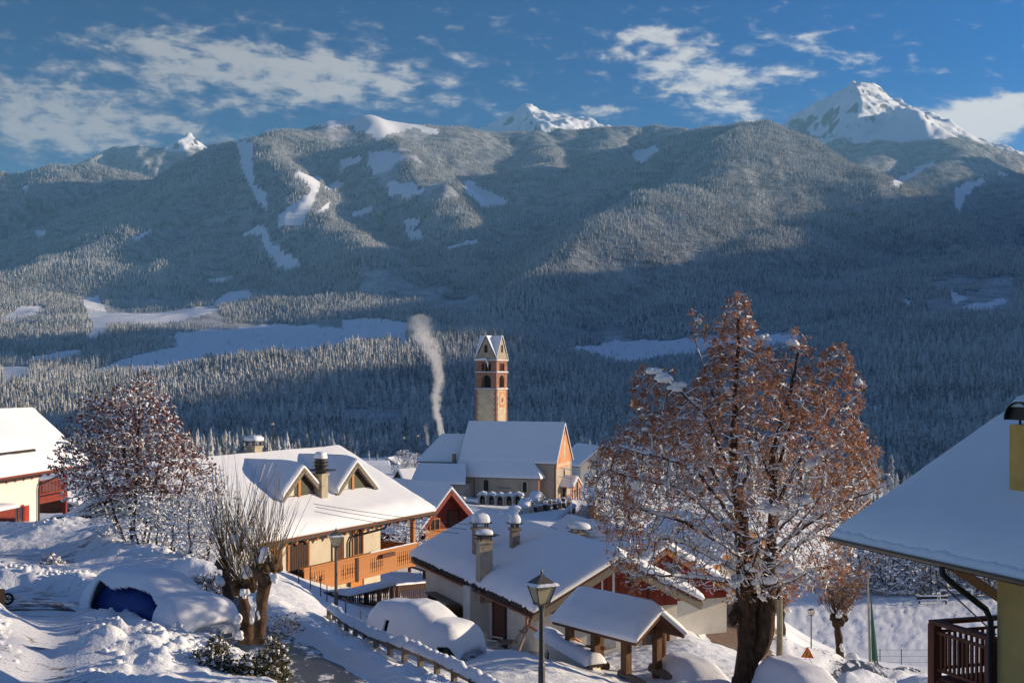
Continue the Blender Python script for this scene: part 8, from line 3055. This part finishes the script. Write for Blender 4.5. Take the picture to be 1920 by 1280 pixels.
GW = 'pollard willows beside the street'
pollard('pollard willow nearest the street with a bare brown trunk and snow-lump head', 31, [(486, 1205, 0.22), (490, 1150, 0.15), (496, 1090, 0.17)], [(490, 1076, 0, 0.27), (510, 1068, 0.1, 0.19), (483, 1058, 0.2, 0.2)], 3, 50, 2.4, 0.75, GW,
        [(497, 1038, -0.1, 0.17, 0.24), (515, 1078, -0.15, 0.13, 0.18), (488, 1150, -0.12, 0.06, 0.14), (505, 1196, -0.1, 0.1, 0.1)])
pollard('pollard willow leaning left in the middle of the three', 31.6, [(462, 1205, 0.24), (462, 1150, 0.17), (452, 1105, 0.17)], [(450, 1098, 0, 0.23), (470, 1092, -0.1, 0.2)], 5, 48, 2.3, 0.8, GW,
        [(468, 1070, -0.2, 0.19, 0.20), (462, 1110, -0.25, 0.15, 0.16), (478, 1150, -0.25, 0.12, 0.24), (447, 1160, -0.2, 0.16, 0.18), (455, 1185, -0.3, 0.14, 0.14)])
pollard('dark pollard willow standing behind the other two', 34.5, [(428, 1165, 0.22), (430, 1110, 0.18), (425, 1060, 0.16)], [(424, 1050, 0, 0.24), (440, 1030, 0.2, 0.2), (436, 1078, -0.1, 0.2)], 7, 60, 2.9, 0.7, GW,
        [(415, 1085, -0.2, 0.16, 0.2), (440, 1010, -0.1, 0.15, 0.16), (436, 1140, -0.3, 0.18, 0.16)])
GP2 = 'small pollard trees along the lower road'
pollard('small pollard tree with orange leaves near the pitch', 85, [(1577, 1255, 0.36), (1574, 1210, 0.30), (1569, 1170, 0.28)], [(1569, 1163, 0, 0.45), (1580, 1160, 0.3, 0.35)], 9, 70, 4.6, 0.85, GP2, [(1577, 1212, -0.35, 0.2, 0.3), (1572, 1150, -0.3, 0.3, 0.35)], 'bark', 'twig', 0.7, 0.026, 'pollard_tree', 'leaf_tan', 1700, 0.20)
pollard('dark pollard tree behind the concrete pole', 90, [(1468, 1225, 0.32), (1467, 1180, 0.28), (1464, 1150, 0.26)], [(1464, 1143, 0, 0.42)], 11, 80, 4.4, 0.9, GP2, [(1474, 1140, -0.3, 0.3, 0.3)], 'bark', 'twig', 0.7, 0.024, 'pollard_tree', 'leaf_orange', 1300, 0.18)
# ---- bare snowy trees beyond the pitch
rb_ = [(1000, 1690, 1740), (1020, 1660, 1770), (1060, 1640, 1790), (1100, 1640, 1790), (1122, 1655, 1775)]
bt0, N_, p_, R_ = stems_tree('bare_tree', 'bare snowy tree with low spreading limbs directly behind the football goal', 'tree', rb_, 200, 1500, [(1712, 1128, 0, 1700, 1108), (1718, 1128, 0.5, 1735, 1106), (1715, 1128, -0.4, 1715, 1090), (1710, 1128, 0.2, 1670, 1116), (1720, 1128, -0.3, 1760, 1114)], 51, None, 0, 0.1, 60, (0.15, 0.3), 0.55, 0.022, snow_h=(0.10, 0.22), snow_drop=0.0, infl=5.0, kill=0.5, group='bare snowy trees beyond the pitch', depth=0.8)
BT = [(1812, 188, 1.0, 0), (1672, 189, 0.95, 1.2), (1640, 190, 1.1, 2.4), (1745, 191, 1.0, 3.1), (1860, 188, 1.1, 4.0), (1905, 190, 1.0, 5.1), (1605, 190, 0.85, 0.7), (1780, 196, 1.25, 2.0), (1700, 197, 1.3, 5.6)]
WH = ['directly behind the football goal', 'behind the left-hand posts of the ball fence', 'left of the ball fence beyond the pitch corner', 'behind the pitch bench', 'behind the ochre house downpipe', 'farthest right behind the ochre house', 'beside the green net pole', 'second row back between goal and bench', 'second row back behind the middle fence posts']
for i, (px, Y, s, rz) in enumerate(BT):
    o = bt0 if i == 0 else copy_tree(bt0)
    x = (px - 960) / F * Y
    o.location = (x, Y, ground(x, Y) - 0.2)
    o.rotation_euler = (0, 0, rz)
    o.scale = (s, s, s)
    o['label'] = 'bare snowy tree ' + WH[i]
for i, (px, Y, s, rz, lab) in enumerate(((1140, 205, 0.9, 1.0, 'dark bare tree above the tall stone wall by the church street'), (1165, 190, 0.95, 2.2, 'bare tree right of the church street half hidden by the lime'), (1190, 215, 1.0, 4.4, 'bare tree farthest right of the church street'), (757, 300, 0.55, 0.4, 'small bare tree in the blue shaded field left of the church'), (776, 296, 0.5, 2.9, 'small bare tree beside the barn'), (820, 101, 0.42, 1.9, 'small bare bush against the red timber chalet'), (758, 88, 0.30, 0.9, 'snowy bush under the orange corner post'))):
    o = copy_tree(bt0)
    x = (px - 960) / F * Y
    o.location = (x, Y, ground(x, Y) - 0.2)
    o.rotation_euler = (0, 0, rz)
    o.scale = (s, s, s)
    o['label'] = lab
    o['group'] = 'bare trees about the village'
# ------------------------------------------------------------------ the air of the valley
hz = MB()
hz.box(-7500, 7500, -900, 12450, -95, 1900)
hm = bpy.data.materials.new('air')
hm.use_nodes = True
H = NT(hm.node_tree)
H.n.remove(H.n['Principled BSDF'])
pv = H.new('ShaderNodeVolumePrincipled')
pv.inputs['Color'].default_value = (0.31, 0.67, 0.98, 1)
pv.inputs['Density'].default_value = 4.8e-5
pv.inputs['Anisotropy'].default_value = 0.0
H.l.new(pv.outputs[0], H.n['Material Output'].inputs['Volume'])
tag(hz.obj('haze', hm), 'thin blue haze filling the valley', kind='stuff')
